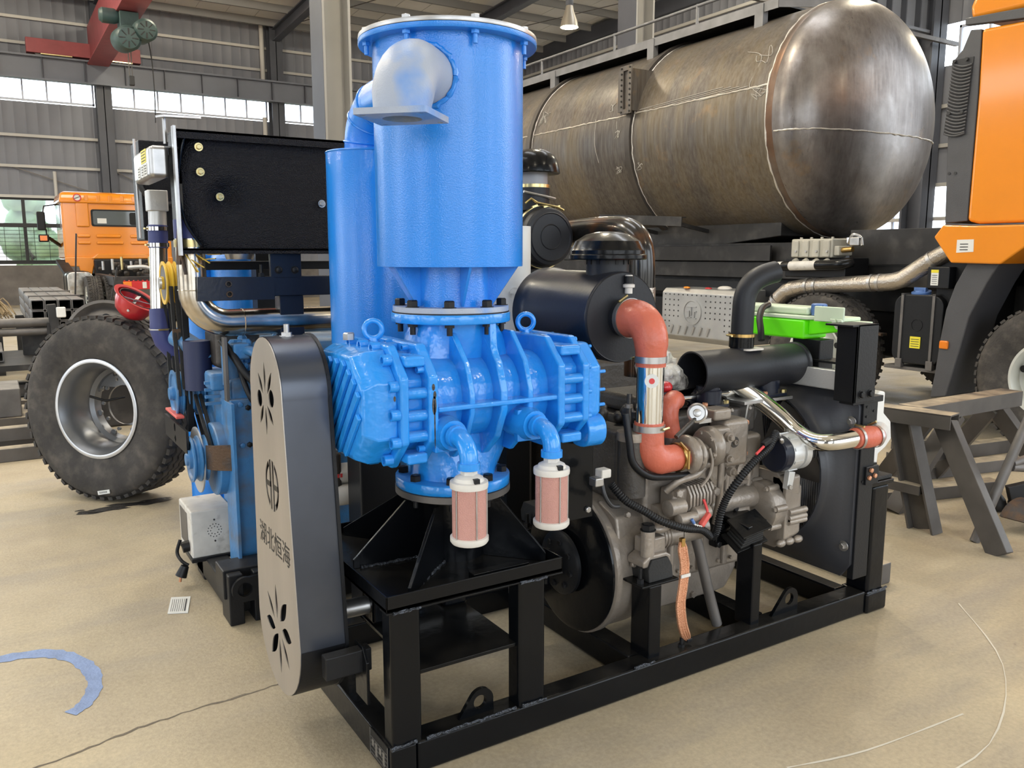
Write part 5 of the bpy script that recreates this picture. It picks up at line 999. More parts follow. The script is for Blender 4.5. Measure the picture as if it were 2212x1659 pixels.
for n_2, r_2 in ((8, .018), (14, .030)):
    for k in range(n_2): a = 2 * pi * k / n_2; B().cyl((-.083 + r_2 * math.cos(a), 1.7895, .255 + r_2 * math.sin(a)), (-.083 + r_2 * math.cos(a), 1.7885, .255 + r_2 * math.sin(a)), .0026, n=7).build('speaker_hole', 'ink', cbn)
for z in (.305, .205): B().cyl((-.083, 1.7895, z), (-.083, 1.787, z), .0045, n=8).build('screw', 'ink', cbn)
B().box(-.19, .005, 1.78, 2.07, .118, .137).build('base_tray', 'black_satin', cbn, bev=.003); B().box(-.13, -.03, 1.85, 2.0, .0, .12).build('stand', 'black_satin', cbn, bev=.01)
B().cyl((-.215, 1.86, .175), (-.18, 1.86, .18), .026, n=16).build('cable_gland', 'bolt_black', cbn); B().tube(smooth([(-.215, 1.90, .20), (-.235, 1.88, .15), (-.225, 1.84, .12), (-.20, 1.82, .10)]), .008, 8).build('cable', 'bolt_black', cbn); B().cyl((-.235, 1.82, .055), (-.215, 1.82, .10), .026, .018, 14).build('plug', 'bolt_black', cbn); B().cyl((-.24, 1.82, .03), (-.235, 1.82, .055), .006, n=8).build('plug_pin', 'copper', cbn)
for i, (z, lb) in enumerate(((.572, 'grubby white oil filter canister with red lettering, upper of the two'), (.488, 'grubby white oil filter canister, lower of the two'))):
    of = T('oil_filter', lb, 'filter', (.36, 1.30 + .03 * (1 - i), z), 'oil filters beside the belt guard')
    y = 1.30 + .03 * (1 - i); B().lathe([(.02, .12), (.042, .125), (.0455, .135), (.0455, .43), (.042, .445), (.036, .45), (.01, .452)], (0, y, z), (1, -.10, 0), 30).build('canister', 'white_dirty', of)
    B().lathe([(.03, .10), (.047, .10), (.047, .125), (.03, .125)], (0, y, z), (1, -.10, 0), 8).build('nut_band', 'bolt_black', of)
    if i == 0:
        for k in range(3): B().box(.300 + k * .014, .309 + k * .014, y - .081, y - .078, z - .004, z + .012).build('red_print', 'decal_red', of)
B().box(.2, .34, 1.25, 1.5, .45, .68).build('filter_head', 'engine_dark', be, bev=.02)
# white muffler behind the silencer, second air cleaner, dark elbow
hg = T('white_canister', 'white tall canister with embossed letters, behind the right edge of the tall silencer', 'canister', (1.06, 1.06, 0))
B().cyl((1.06, 1.06, 1.0), (1.06, 1.06, 1.62), .085, n=40).build('shell', 'white_plastic', hg)
nd = V((-.62, -.78, 0)); B().lathe([(.0255, 0), (.029, 0), (.029, .002), (.0255, .002)], V((1.06, 1.06, 1.335)) + V((-.36, -.93, 0)).normalized() * .0845, (-.36, -.93, 0), 28, close=True).build('badge_ring', 'white_plastic', hg)
text('badge_letters', 'HG', 'white_plastic', hg, V((1.06, 1.06, 1.335)) + V((-.36, -.93, 0)).normalized() * .086, (.93, -.36, 0), (0, 0, 1), .034, .002)
B().box(1.0, 1.12, 1.0, 1.12, 0, 1.01).build('foot', 'black_satin', hg)
a2 = T('air_cleaner', 'black canister air cleaner with lid ring and steel clamps, higher one near the tank', 'air filter', (1.62, 1.8, 1.4))
c2 = V((1.615, 0, 1.590)); B().lathe([(.02, 1.562), (.06, 1.562), (.063, 1.558), (.066, 1.562), (.118, 1.562), (.122, 1.557), (.127, 1.563), (.142, 1.568), (.150, 1.58), (.152, 1.63), (.160, 1.632), (.160, 1.642), (.155, 1.644), (.155, 2.1), (.02, 2.11)], c2, (0, 1, 0), 56).build('canister', 'filter_black', a2, ang=30)
B().lathe([(.161, 1.632), (.164, 1.632), (.164, 1.65), (.161, 1.65)], c2, (0, 1, 0), 48, close=True).build('clamp_band', 'zinc', a2)
B().lathe([(.088, 1.73), (.088, 1.86)], (1.605, 1.72, 0), (0, 0, 1), 36).build('riser', 'filter_black', a2); B().lathe([(.078, 1.86), (.078, 1.93)], (1.605, 1.72, 0), (0, 0, 1), 30).build('mesh_screen', 'fin', a2); B().lathe([(.089, 1.845), (.092, 1.845), (.092, 1.862), (.089, 1.862)], (1.605, 1.72, 0), (0, 0, 1), 40, close=True).build('clamp_band', 'zinc', a2)
B().lathe([(.06, 1.925), (.138, 1.918), (.143, 1.922), (.141, 1.94), (.13, 1.985), (.11, 2.015), (.075, 2.036), (.03, 2.045), (.004, 2.046)], (1.605, 1.72, 0), (0, 0, 1), 48).build('rain_cap', 'black_gloss', a2, ang=30)
B().tube([(1.50, 1.63, 1.76), (1.53, 1.62, 1.785), (1.56, 1.61, 1.765), (1.68, 1.60, 1.745), (1.72, 1.60, 1.73)], .006, 8).build('wire_clip', 'zinc', a2)
for k in range(3): B().bar((1.53 + k * .07, 1.615, 1.742), (1.56 + k * .07, 1.612, 1.752), .018, .008).build('toggle', 'zinc', a2)
for z in (1.80,): B().tube([(1.50, 1.645, z + .02), (1.62, 1.628, z), (1.70, 1.65, z - .01)], .007, 8).build('clamp_rod', 'steel', a2)
bx('stand', 1.5, 1.75, 1.7, 2.1, .14, 1.44, 'black_satin', a2, .02)
de = T('dark_elbow', 'dark rust-stained steel pipe elbow behind the rain cap of the near air cleaner', 'pipe', (1.86, 1.16, 1.2))
B().tube([V(p) for p in smooth([(1.86, 1.14, .9), (1.86, 1.14, 1.20), (1.86, 1.14, 1.45), (1.86, 1.16, 1.545), (1.86, 1.22, 1.60), (1.86, 1.32, 1.62), (1.85, 1.55, 1.62), (1.80, 1.85, 1.60)], 5)], .072, 24).build('elbow', mat('dark_pipe', (.03, .028, .026), .22, .6, .3, col2=(.12, .05, .02), lo=.52, hi=.66, c2s=6), de, ang=60)
B().cyl((1.86, 1.14, 1.22), (1.86, 1.14, 1.34), .076, n=24).build('heat_wrap', 'foil', de)
bd = T('blue_drum', 'blue painted drum glimpsed under the dented cooler box', 'drum', (.45, 2.9, .1))
for c_, r_ in (((.36, 2.9), .16), ((.16, 3.0), .11)): B().lathe([(.01, .0), (r_, .0), (r_, 1.48), (r_ * .9, 1.5), (.01, 1.5)], (*c_, .0), (0, 0, 1), 32).build('shell', 'blue_tank', bd)
B().torus((.36, 2.9, 1.46), (0, 0, 1), .162, .006, 32, 6).build('weld_bead', 'grease', bd)
# ================================================================ wheels
def tread_mesh(Rr, w):
    k = ('tread', Rr, w)
    if k not in MC:
        b = B(); b.rings([[(-.022, -.030, 0), (.022, -.022, 0), (.022, .022, 0), (-.022, .030, 0)], [(-.019, -.027, .020), (.019, -.020, .020), (.019, .020, .020), (-.019, .027, .020)]]); MC[k] = b.build('tread_block', 'tyre', me_only=True)
    return MC[k]
def wheel(par, m4, Rr, w, rim='rim_light', style='front', nut=10, rr=.285, blocks=56, sub=False):
    """wheel in local axes, z outward; m4 places it in the thing"""
    def tr(b): b.v = [m4 @ q for q in b.v]; return b
    h = w / 2
    prof = [(rr - .01, -h * .86), (rr, -h * .9), (rr + .03, -h), (Rr * .80, -h * 1.08), (Rr * .93, -h * 1.0), (Rr - .018, -h * .86), (Rr - .012, -h * .4), (Rr - .012, h * .4), (Rr - .018, h * .86), (Rr * .93, h * 1.0), (Rr * .88, h * 1.05), (Rr * .87, h * 1.06), (Rr * .80, h * 1.08), (Rr * .70, h * 1.07), (Rr * .69, h * 1.055), (rr + .03, h), (rr, h * .9), (rr - .01, h * .86)]
    ty = tr(B().lathe(prof, (0, 0, 0), (0, 0, 1), 84, close=True)).build('wheel' if sub else 'tyre', 'tyre', par, ang=50)
    tp = ty if sub else par; me = tread_mesh(Rr, w)
    for k in range(blocks):
        for s in (-1, 1):
            a = 2 * pi * (k + (.25 if s > 0 else 0)) / blocks
            mm = Matrix.Rotation(a, 4, 'Z') @ Matrix.Translation((Rr - .020, 0, s * h * .74)) @ Matrix.Rotation(pi / 2, 4, 'Y') @ Matrix.Rotation(s * R(12), 4, 'Z') @ Matrix.Diagonal((1.25, .72, 1, 1))
            o = bpy.data.objects.new('tread_block', me); COL.objects.link(o); o.parent = tp; ORG[o] = ORG.get(par, V((0, 0, 0))); o.matrix_local = Matrix.Translation(-ORG.get(par, V((0, 0, 0)))) @ m4 @ mm
    b = B()
    for s in (-.33, 0, .33):                                # zig-zag centre ribs
        n = 112; rs = []
        for k in range(n):
            a = 2 * pi * k / n; z = s * h + (.009 if k % 2 else -.009); c, sn = math.cos(a), math.sin(a)
            rs.append([(c * r_, sn * r_, z + dz) for r_, dz in ((Rr - .014, -.020), (Rr - .001, -.018), (Rr - .001, .018), (Rr - .014, .020))])
        b.rings(rs, close=True)
    tr(b).build('tread_ribs', 'tyre', tp, kind='stuff', ang=30)
    if style == 'front':
        rp_ = [(rr - .012, -h * .8), (rr - .012, h * .80), (rr + .012, h * .93), (rr + .014, h * .97), (rr - .004, h * .96), (rr - .022, h * .8), (rr - .03, h * .4), (rr - .07, h * .25), (rr - .085, h * .55), (rr - .11, h * .78), (.13, h * .82), (.12, h * .70), (.09, h * .70), (.09, -h * .2)]
        rm = tr(B().lathe(rp_, (0, 0, 0), (0, 0, 1), 64)).build('rim', rim, tp, ang=35)
        for k in range(nut):
            a = 2 * pi * k / nut; p = m4 @ V((.155 * math.cos(a), .155 * math.sin(a), h * .80)); d = m4.to_3x3() @ V((0, 0, 1))
            bolt(rm, p, d, .019, .035, rim, 'hex', 'wheel_nut', wash=.026)
        tr(B().lathe([(.01, h * .3), (.085, h * .3), (.085, h * .95), (.075, h * 1.0), (.01, h * 1.0)], (0, 0, 0), (0, 0, 1), 28)).build('hub', 'black_satin', rm)
        for k in range(5): a = 2 * pi * (k + .3) / 5; tr(B().lathe([(.001, 0), (.028, 0), (.028, .004)], (.222 * math.cos(a), .222 * math.sin(a), h * .56), (0, 0, 1), 16)).build('hand_hole', 'bolt_black', rm)
    else:
        rp_ = [(rr - .012, -h * .8), (rr - .012, h * .80), (rr + .012, h * .95), (rr + .014, h * 1.0), (rr - .006, h * .99), (rr - .03, h * .82), (rr - .045, h * .6), (rr - .05, -h * .35), (rr - .075, -h * .45), (rr - .085, -h * .75), (rr - .07, -h * .8)]
        rm = tr(B().lathe(rp_, (0, 0, 0), (0, 0, 1), 72, close=True)).build('rim', rim, tp, ang=35)
        tr(B().lathe([(rr - .004, h * .985), (rr + .014, h * .96), (rr + .015, h * 1.01), (rr + .004, h * 1.035), (rr - .008, h * 1.02)], (0, 0, 0), (0, 0, 1), 72, close=True)).build('rim_lip', 'rim', rm)
        ro = rr - .072; m3 = m4.to_3x3(); holes = [circ((0, 0), .125, 30)] + [circ((.165 * math.cos(2 * pi * k / 10), .165 * math.sin(2 * pi * k / 10)), .0115, 10) for k in range(10)] + [circ((.203 * math.cos(2 * pi * (k + .4) / 8), .203 * math.sin(2 * pi * (k + .4) / 8)), .018, 12) for k in range(8)]
        plate_holes('disc', circ((0, 0), ro, 56), holes, 'rim_dark', rm, m4 @ V((0, 0, -h * .62)), m3 @ V((1, 0, 0)), m3 @ V((0, 1, 0)), .014)
        d = m3 @ V((-.02, .09, 0)); q = m4 @ V((-.01, .08, h * .2)); B().tube([m4 @ V((-.14, .06, h * .3)), m4 @ V((-.06, .03, h * .0)), m4 @ V((.02, .05, -h * .5))], .008, 8).build('valve_stem', 'bolt_black', rm)
    return ty
n = V((math.cos(R(221)), math.sin(R(221)), .05)).normalized(); u = V((0, 0, 1)).cross(n).normalized(); w_ = n.cross(u)
tw = T('spare_wheel', 'large dusty truck tyre on a deep silver rim standing on the floor at left', 'wheel', (-.25, 3.53, .0))
m4 = Matrix((u, w_, n)).transposed().to_4x4(); m4.translation = V((-.27, 3.60, .568))
wheel(tw, m4, .565, .30, rim='rim_dark', style='deep', rr=.29)
B().box(-.045, .045, -.012, .012, -.002, .002, m4 @ Matrix.Translation((.05, -.505, .162)) @ Matrix.Rotation(.2, 4, 'Z')).build('barcode_sticker', 'paper', tw)
for k in range(6): B().box(-.03 + k * .01, -.026 + k * .01, -.006, .006, .0022, .003, m4 @ Matrix.Translation((.05, -.505, .162)) @ Matrix.Rotation(.2, 4, 'Z')).build('barcode_bar', 'ink', tw)
# red hard hat resting upside down on the tyre
hh = T('hard_hat', 'red hard hat lying upside down on top of the dusty tyre', 'helmet', (-.12, 3.5, 1.15))
mh = Matrix.Translation((-.12, 3.44, 1.235)) @ Matrix.Rotation(R(28), 4, 'Y') @ Matrix.Rotation(R(18), 4, 'X') @ Matrix.Diagonal((1, 1.22, 1, 1))
b = B().lathe([(.001, -.125), (.05, -.118), (.09, -.09), (.112, -.04), (.118, .0), (.138, .004), (.140, .010), (.116, .008), (.108, -.04), (.085, -.085), (.045, -.110), (.001, -.115)], (0, 0, 0), (0, 0, 1), 44); b.v = [mh @ q for q in b.v]; b.build('shell', 'red', hh, ang=50)
b = B().lathe([(.100, -.012), (.104, -.012), (.104, .006), (.100, .006)], (0, 0, 0), (0, 0, 1), 36, close=True); b.v = [mh @ q for q in b.v]; b.build('sweat_band', 'black_metal', hh)
b = B(); b.bar(mh @ V((-.09, -.05, -.005)), mh @ V((.095, .02, -.002)), .036, .004); b.bar(mh @ V((-.02, -.08, -.012)), mh @ V((.02, .085, -.01)), .022, .003); b.build('harness_strap', 'girt', hh)
b = B(); b.bar(mh @ V((-.015, -.025, .002)), mh @ V((.01, -.015, .002)), .03, .004); b.build('ratchet_label', 'decal_red', hh)
bolt(hh, mh @ V((-.03, -.111, -.045)), mh.to_3x3() @ V((-.3, -1, 0)), .008, .004, 'cream', 'round', 'rivet')
pc_ = T('data_plate', 'printed metal data plate lying flat on the concrete floor', 'plate', (-.28, 1.62, 0))
pq = [(-0.341, 1.553, -0), (-0.266, 1.517, -0), (-0.222, 1.688, 0), (-0.297, 1.723, 0)]
b = B(); b.rings([[(p[0], p[1], zz) for p in pq] for zz in (.001, .004)]); b.build('sheet', 'paper', pc_)
A0, A1, A2, A3 = [V((p[0], p[1], .0045)) for p in pq]
for k in range(8):
    t = .12 + k * .10; p = A0.lerp(A3, .1).lerp(A1.lerp(A2, .1), t); q = A0.lerp(A3, .85).lerp(A1.lerp(A2, .85), t); B().bar(p, q, .0016 if k < 7 else .006, .0006).build('printed_line', 'ink', pc_)

# ================================================================ tanker truck on the right
def tank_mat(head):
    m = bpy.data.materials.new('tank_head_steel' if head else 'tank_steel'); m.use_nodes = True; N = m.node_tree.nodes; L = m.node_tree.links; I = N['Principled BSDF'].inputs
    t = N.new('ShaderNodeTexCoord'); co = t.outputs['Object']
    def noise(s, d=5, sc=None):
        src = co
        if sc: mp = N.new('ShaderNodeMapping'); mp.inputs['Scale'].default_value = sc; L.new(co, mp.inputs[0]); src = mp.outputs[0]
        q = N.new('ShaderNodeTexNoise'); q.inputs['Scale'].default_value = s; q.inputs['Detail'].default_value = d; q.inputs['Roughness'].default_value = .65; L.new(src, q.inputs[0]); return q.outputs[0]
    def ramp(src, els):
        r = N.new('ShaderNodeValToRGB'); e = r.color_ramp.elements; e[0].position, e[0].color = els[0][0], (*els[0][1], 1); e[1].position, e[1].color = els[-1][0], (*els[-1][1], 1)
        for p, c in els[1:-1]: k = e.new(p); k.color = (*c, 1)
        L.new(src, r.inputs[0]); return r.outputs[0]
    def mix(f, a, b, mode='MIX'):
        x = N.new('ShaderNodeMix'); x.data_type = 'RGBA'; x.blend_type = mode; L.new(f, x.inputs[0]) if not isinstance(f, float) else setattr(x.inputs[0], 'default_value', f)
        L.new(a, x.inputs[6]); (L.new(b, x.inputs[7]) if not isinstance(b, tuple) else setattr(x.inputs[7], 'default_value', (*b, 1))); return x.outputs[2]
    g = lambda v: (v, v, v)
    if head: c = ramp(noise(1.3, 6), [(.3, (.075, .06, .053)), (.5, (.17, .15, .14)), (.7, (.29, .275, .262))])
    else: c = ramp(noise(.9, 6, (.3, 2.0, .3)), [(.3, (.045, .037, .033)), (.45, (.09, .077, .066)), (.58, (.125, .097, .060)), (.72, (.11, .103, .10))])
    c = mix(ramp(noise(2.2, 6, (1, 1, .3)), [(.52, g(0)), (.72, g(.55))]), c, (.05, .043, .042))
    c = mix(ramp(noise(3.0, 5), [(.60, g(0)), (.74, g(.5))]), c, (.26, .15, .055))
    c = mix(ramp(noise(30, 4, (1, 1, .08)), [(.35, g(0)), (.75, g(.35))]), c, (.30, .28, .26))
    L.new(c, I['Base Color']); I['Metallic'].default_value = .62 if head else .45
    L.new(ramp(noise(4, 5, (1, 1, .25)), [(.3, g(.24 if head else .33)), (.7, g(.48 if head else .55))]), I['Roughness'])
    bp = N.new('ShaderNodeBump'); bp.inputs['Strength'].default_value = .08; bp.inputs['Distance'].default_value = .02; L.new(noise(6, 4), bp.inputs['Height']); L.new(bp.outputs[0], I['Normal'])
    return m
M['tank'] = tank_mat(0); M['tank_head'] = tank_mat(1)
dm('hoop', (.075, .066, .06), .42, metal=.5, var=.25, vs=3)
dm('chalk', (.42, .40, .36), .7)
dm('seam', (.60, .57, .52), .4, metal=.6, bump=.4, bs=60)
dm('rust_band', (.13, .07, .04), .45, metal=.5, var=.3, vs=5, col2=(.13, .115, .10), lo=.40, hi=.60, c2s=1.1)
TX, TZ, TR, TY = 7.05, 2.9, 1.215, 3.9
tk_ = T('steel_tank', 'huge bare brown steel tank with domed end, mounted on the truck chassis', 'tank', (TX, 7.5, TZ))
ORG[tk_] = V((TX, 7.5, TZ))
B().lathe([(TR, TY), (TR, 12.2), (.1, 12.6)], (TX, 0, TZ), (0, 1, 0), 96).build('shell', 'tank', tk_, ang=30)
hp_ = [(TR, TY), (TR, TY - .06)] + [(TR * math.cos(R(a)) ** .8 if a < 90 else .001, TY - .06 - .50 * math.sin(R(a))) for a in range(6, 91, 6)]
B().lathe(hp_, (TX, 0, TZ), (0, 1, 0), 96).build('domed_end', 'tank_head', tk_, ang=60)
B().lathe([(TR + .001, TY - .05), (TR + .002, TY - .16)], (TX, 0, TZ), (0, 1, 0), 96, cap=False) if False else None
B().lathe([(TR + .0005, TY + .05), (TR + .006, TY + .04), (TR + .006, TY - .03), (TR + .0005, TY - .04)], (TX, 0, TZ), (0, 1, 0), 96, cap=False).build('rust_band', 'rust_band', tk_)
def ringseam(y, r=.013, m='seam', rr=None):
    n = 120; b = B(); pts = [V((TX + (rr or TR) * math.cos(2 * pi * k / n), y + random.uniform(-.008, .008), TZ + (rr or TR) * math.sin(2 * pi * k / n))) for k in range(n + 1)]
    return b.tube(pts, [r * random.uniform(.6, 1.2) for _ in pts], 6).build('weld_seam', m, tk_)
ringseam(TY + .045)
for y in (6.05, 8.25):
    B().lathe([(TR, y - .045), (TR + .035, y - .045), (TR + .035, y + .045), (TR, y + .045)], (TX, 0, TZ), (0, 1, 0), 96, cap=False).build('hoop_band', 'hoop', tk_); ringseam(y - .06, .008)
a0 = math.asin((3.17 - TZ) / TR); seg = lambda a, y0, y1, n=40: [V((TX - TR * math.cos(a), y0 + (y1 - y0) * i / n, TZ + TR * math.sin(a) + random.uniform(-.006, .006))) for i in range(n + 1)]
for y0, y1 in ((TY + .05, 6.0), (6.1, 8.2), (8.3, 12)): p = seg(a0, y0, y1); B().tube(p, [random.uniform(.006, .012) for _ in p], 6).build('weld_seam', 'seam', tk_)
p = []
for i in range(60):
    u_ = -math.cos(pi * i / 59); zo = -.19; x_ = u_ * math.sqrt(TR ** 2 - zo ** 2); r_ = min(1, math.hypot(x_, zo) / TR); a_ = math.acos(min(1, r_ ** 1.25)); p.append(V((TX + x_ * 1.003, TY - .064 - .50 * math.sin(a_), TZ + zo + random.uniform(-.004, .004))))
B().tube(p, [random.uniform(.005, .011) for _ in p], 6).build('weld_seam', 'seam', tk_)
def scr(pts, r=.006):
    return B().tube(pts, r, 5).build('chalk_mark', 'chalk', tk_)
def onshell(a, y, o=.004): return V((TX - (TR + o) * math.cos(a), y, TZ + (TR + o) * math.sin(a)))
for ac, yc, n, s in ((.42, 8.0, 26, .09), (.05, 6.25, 12, .05), (-.30, 6.3, 10, .05), (-.30, 5.9, 8, .05), (.52, 4.12, 9, .09), (.14, 4.05, 12, .10), (.35, 6.45, 8, .05)):
    scr(smooth([onshell(ac + random.uniform(-s, s), yc + random.uniform(-s, s) * 1.3) for _ in range(n)], 3), .0028)
for pts in ([(.25, 6.75), (.0, 6.72), (-.2, 6.66)], [(.18, 6.3), (.10, 6.28)], [(.6, 4.4), (.5, 4.15), (.25, 4.2), (.2, 4.02)]): scr(smooth([onshell(a, y) for a, y in pts], 6), .003)
for k in range(5): scr([onshell(a0 + .01 + .014 * k, 4.1 + .12 * k), onshell(a0 - .012 + .01 * k, 4.9 + .25 * k)], .003)
cwk = []
b = B(); b.bar((6.42, 4.35, 4.12), (6.42, 12, 4.12), .012, .10); b.bar((6.47, 4.35, 4.165), (6.47, 12, 4.165), .10, .012); b.bar((6.42, 4.35, 4.12), (7.1, 4.05, 4.15), .012, .09); b.build('walkway_beam', 'walk_steel', tk_)
for y in (4.6, 6.35, 8.5, 10.5): B().box(6.40, 6.48, y - .06, y + .06, 3.86, 4.16).build('walkway_bracket', 'walk_steel', tk_, bev=.004)
B().box(6.5, 7.5, 4.4, 12, 4.12, 4.14).build('walkway_deck', 'chassis', tk_)
for y in (5.9, 7.5, 9.3, 11): B().cyl((6.75, y, 4.14), (6.75, y, 4.52), .018, n=10).build('rail_post', 'walk_steel', tk_)
B().cyl((6.75, 5.0, 4.50), (6.75, 12, 4.50), .019, n=10).build('hand_rail', 'walk_steel', tk_)
fb = B(); fb.rings([[(x, y, z) for y, z in ((5.95, 3.2), (6.2, 3.2), (6.2, 3.68), (5.95, 3.68))] for x in (5.78, 6.3)]); fbx = fb.build('flanged_duct', 'tank', tk_)
dfl = plate_holes('duct_flange', rrect(0, 0, .075, .275, .004, 2), [rrect(0, 0, .03, .22, .004, 2)], 'chassis', fbx, (5.77, 6.02, 3.44), (-.75, .66, 0), (0, 0, 1), .02) if False else plate_holes('duct_flange', rrect(0, 0, .10, .275, .004, 2), [rrect(0, 0, .045, .22, .004, 2)], 'tank', fbx, (5.765, 6.03, 3.44), (0, -1, 0), (0, 0, 1), .02)
for k in range(9):
    for s in (-1, 1): bolt(fbx, (5.755, 6.03 + s * .075, 3.19 + k * .0625), (-1, 0, 0), .012, .012, 'chassis')
B().prism([(5.0, 1.62), (11.8, 1.62), (11.8, 1.86), (4.2, 1.86), (4.2, 1.70)], 'x', 6.45, 7.65).build('saddle', 'chassis', tk_, bev=.01)
b = B(); b.bar((5.80, 5.05, 1.865), (5.80, 6.55, 1.95), .012, .10); b.bar((5.83, 5.05, 1.915), (5.83, 6.55, 2.0), .07, .012); b.bar((5.83, 5.05, 1.82), (5.83, 6.55, 1.905), .07, .012); b.build('side_channel', 'chassis', tk_)
for y in (5.3, 6.2): B().bar((5.83, y, 1.88), (6.6, y, 1.75), .05, .04).build('channel_arm', 'chassis', tk_)
# truck
tr_ = T('tank_truck', 'orange-cab heavy truck chassis at right carrying the bare steel tank', 'truck', (7.05, 4.5, 0))
bx('chassis_rail', 6.55, 6.66, .2, 12, .95, 1.24, 'chassis', tr_, .006); bx('chassis_rail', 7.44, 7.55, .2, 12, .95, 1.24, 'chassis', tr_, .006)
bx('sub_frame', 6.40, 7.7, 3.2, 12, 1.24, 1.42, 'chassis', tr_, .008); bx('sub_frame', 6.45, 7.65, 3.9, 12, 1.42, 1.63, 'chassis', tr_, .008)
bx('dark_panel', 6.30, 6.33, 2.28, 3.22, 1.405, 1.735, 'chassis', tr_, .004); bx('dark_panel', 6.34, 6.38, 1.8, 3.6, 1.20, 1.40, 'chassis', tr_, .004)
bx('dark_panel', 6.35, 6.38, 4.25, 6.4, 1.43, 1.60, 'chassis', tr_, .004); bx('dark_panel', 6.30, 6.35, 4.0, 8, 1.05, 1.2, 'black_satin', tr_, .004)
bx('engine_body', 6.6, 7.5, .2, 3.4, .5, 1.5, 'bolt_black', tr_, .05); bx('undercarriage', 6.4, 7.7, 3.4, 9, .55, 1.0, 'bolt_black', tr_, .05)
for y, bb in ((1.08, 52), (3.2, 52)):
    m4 = Matrix(((0, 0, -1, 5.97), (-1, 0, 0, y), (0, 1, 0, .57), (0, 0, 0, 1))); wheel(tr_, m4, .57, .30, 'rim_light', 'front', sub=True, blocks=bb, rr=.285)
for y in (1.08, 3.05): m4 = Matrix(((0, 0, 1, 8.15), (1, 0, 0, y), (0, 1, 0, .57), (0, 0, 0, 1))); wheel(tr_, m4, .57, .30, 'rim_light', 'front', sub=True, blocks=40)
for y in (7.4, 8.8): m4 = Matrix(((0, 0, -1, 6.1), (-1, 0, 0, y), (0, 1, 0, .57), (0, 0, 0, 1))); wheel(tr_, m4, .57, .30, 'rim_light', 'front', sub=True, blocks=36)
bx('axle', 6.0, 8.1, 1.0, 1.16, .45, .62, 'black_satin', tr_, .02); bx('axle', 6.0, 8.1, 3.12, 3.28, .45, .62, 'black_satin', tr_, .02)
# leaf spring + hub fittings behind the coolant tank
b = B()
for k in range(4): b.bar((6.02, 3.9 - .08 * k, .78 - .03 * k), (6.02, 2.6 + .08 * k, .78 - .03 * k), .09, .022)
b.build('leaf_spring', 'rust', tr_)
# fuel tank with cap, straps and label
ft = B(); ft.prism(rrect(2.20, .86, .225, .30, .10), 'x', 5.88, 6.5); ft.build('fuel_tank', 'black_satin', tr_, bev=.012)
fo = [o for o in tr_.children if o.name.startswith('fuel_tank')][0]
for y in (2.06, 2.345): B().prism(rrect(y, .86, .012, .305, .004, 2), 'x', 5.87, 5.885).build('tank_strap', 'raw_steel', fo, bev=.002); B().box(5.87, 6.5, y - .012, y + .012, 1.158, 1.168).build('tank_strap', 'raw_steel', fo); B().box(5.865, 5.92, y - .03, y + .03, .52, .60).build('strap_lug', 'raw_steel', fo, bev=.004)
B().lathe([(.075, 0), (.08, .01), (.08, .03), (.055, .035), (.05, .05)], (5.98, 2.24, 1.155), (-.2, 0, 1), 26).build('filler_cap', 'cap_blue', fo); B().bar((5.95, 2.18, 1.20), (5.97, 2.30, 1.20), .02, .04).build('cap_grip', 'cap_blue', fo)
b = B().box(5.872, 5.878, 2.155, 2.25, .70, .80).build('warning_label', 'label_yellow', fo)
for k in range(4): B().box(5.8705, 5.8725, 2.165, 2.24, .715 + k * .02, .72 + k * .02).build('printed_line', 'ink', b)
B().torus((5.878, 2.2, .90), (1, 0, 0), .05, .003, 26, 6).build('embossed_ring', 'black_satin', fo)
bx('step_bar', 5.9, 6.5, 1.9, 2.5, .50, .53, 'raw_steel', tr_, .004)
# exhaust pipe with foil insulation
B().tube([V(p) for p in ((5.95, 3.62, 1.16), (5.95, 3.45, 1.19), (5.95, 2.62, 1.25))], .075, 26).build('exhaust_pipe', 'foil', tr_, ang=60)
B().tube([V(p) for p in ((5.95, 2.62, 1.25), (5.95, 2.50, 1.262), (5.95, 2.40, 1.29), (5.95, 2.20, 1.42), (5.95, 2.0, 1.53))], .077, 26).build('exhaust_pipe', 'foil', tr_, ang=60)
B().tube([V(p) for p in ((5.95, 3.55, 1.17), (5.95, 3.66, 1.14), (5.95, 3.76, 1.06))], .077, 24).build('exhaust_bend', 'foil', tr_, ang=60)
b = B(); pp = [V((5.95, 3.76 + .012 * k, 1.06 - .015 * k)) for k in range(18)]; b.tube(pp, [.062 if k % 2 else .074 for k in range(18)], 22).build('flex_bellows', 'steel', tr_, ang=20)
for p, d in (((5.95, 2.70, 1.245), (0, 1, -.05)), ((5.95, 2.62, 1.25), (0, 1, -.05)), ((5.95, 3.30, 1.20), (0, 1, -.05)), ((5.95, 3.40, 1.195), (0, 1, -.05)), ((5.95, 3.78, 1.04), (0, .6, -.8)), ((5.95, 2.14, 1.455), (0, .8, -.6))): clamp(tr_, p, d, .078, .03, 'steel', 200)
pm = B().box(5.88, 6.1, 3.10, 3.58, 1.47, 1.65).build('hydraulic_pump', 'pump_cast', tr_, bev=.015)
for k in range(4): B().box(5.86, 5.90, 3.12 + k * .12, 3.20 + k * .12, 1.475, 1.635).build('pump_cylinder', 'pump_cast', pm, bev=.012); bolt(pm, (5.86, 3.14 + k * .12, 1.53), (-1, 0, 0), .013, .012, 'steel'); bolt(pm, (5.93, 3.14 + k * .12, 1.65), (0, 0, 1), .014, .016, 'pump_cast'); B().lathe([(.03, 0), (.03, .04)], (5.89, 3.15 + k * .12, 1.44), (-.8, 0, -.3), 14).build('pump_port', 'pump_cast', pm)
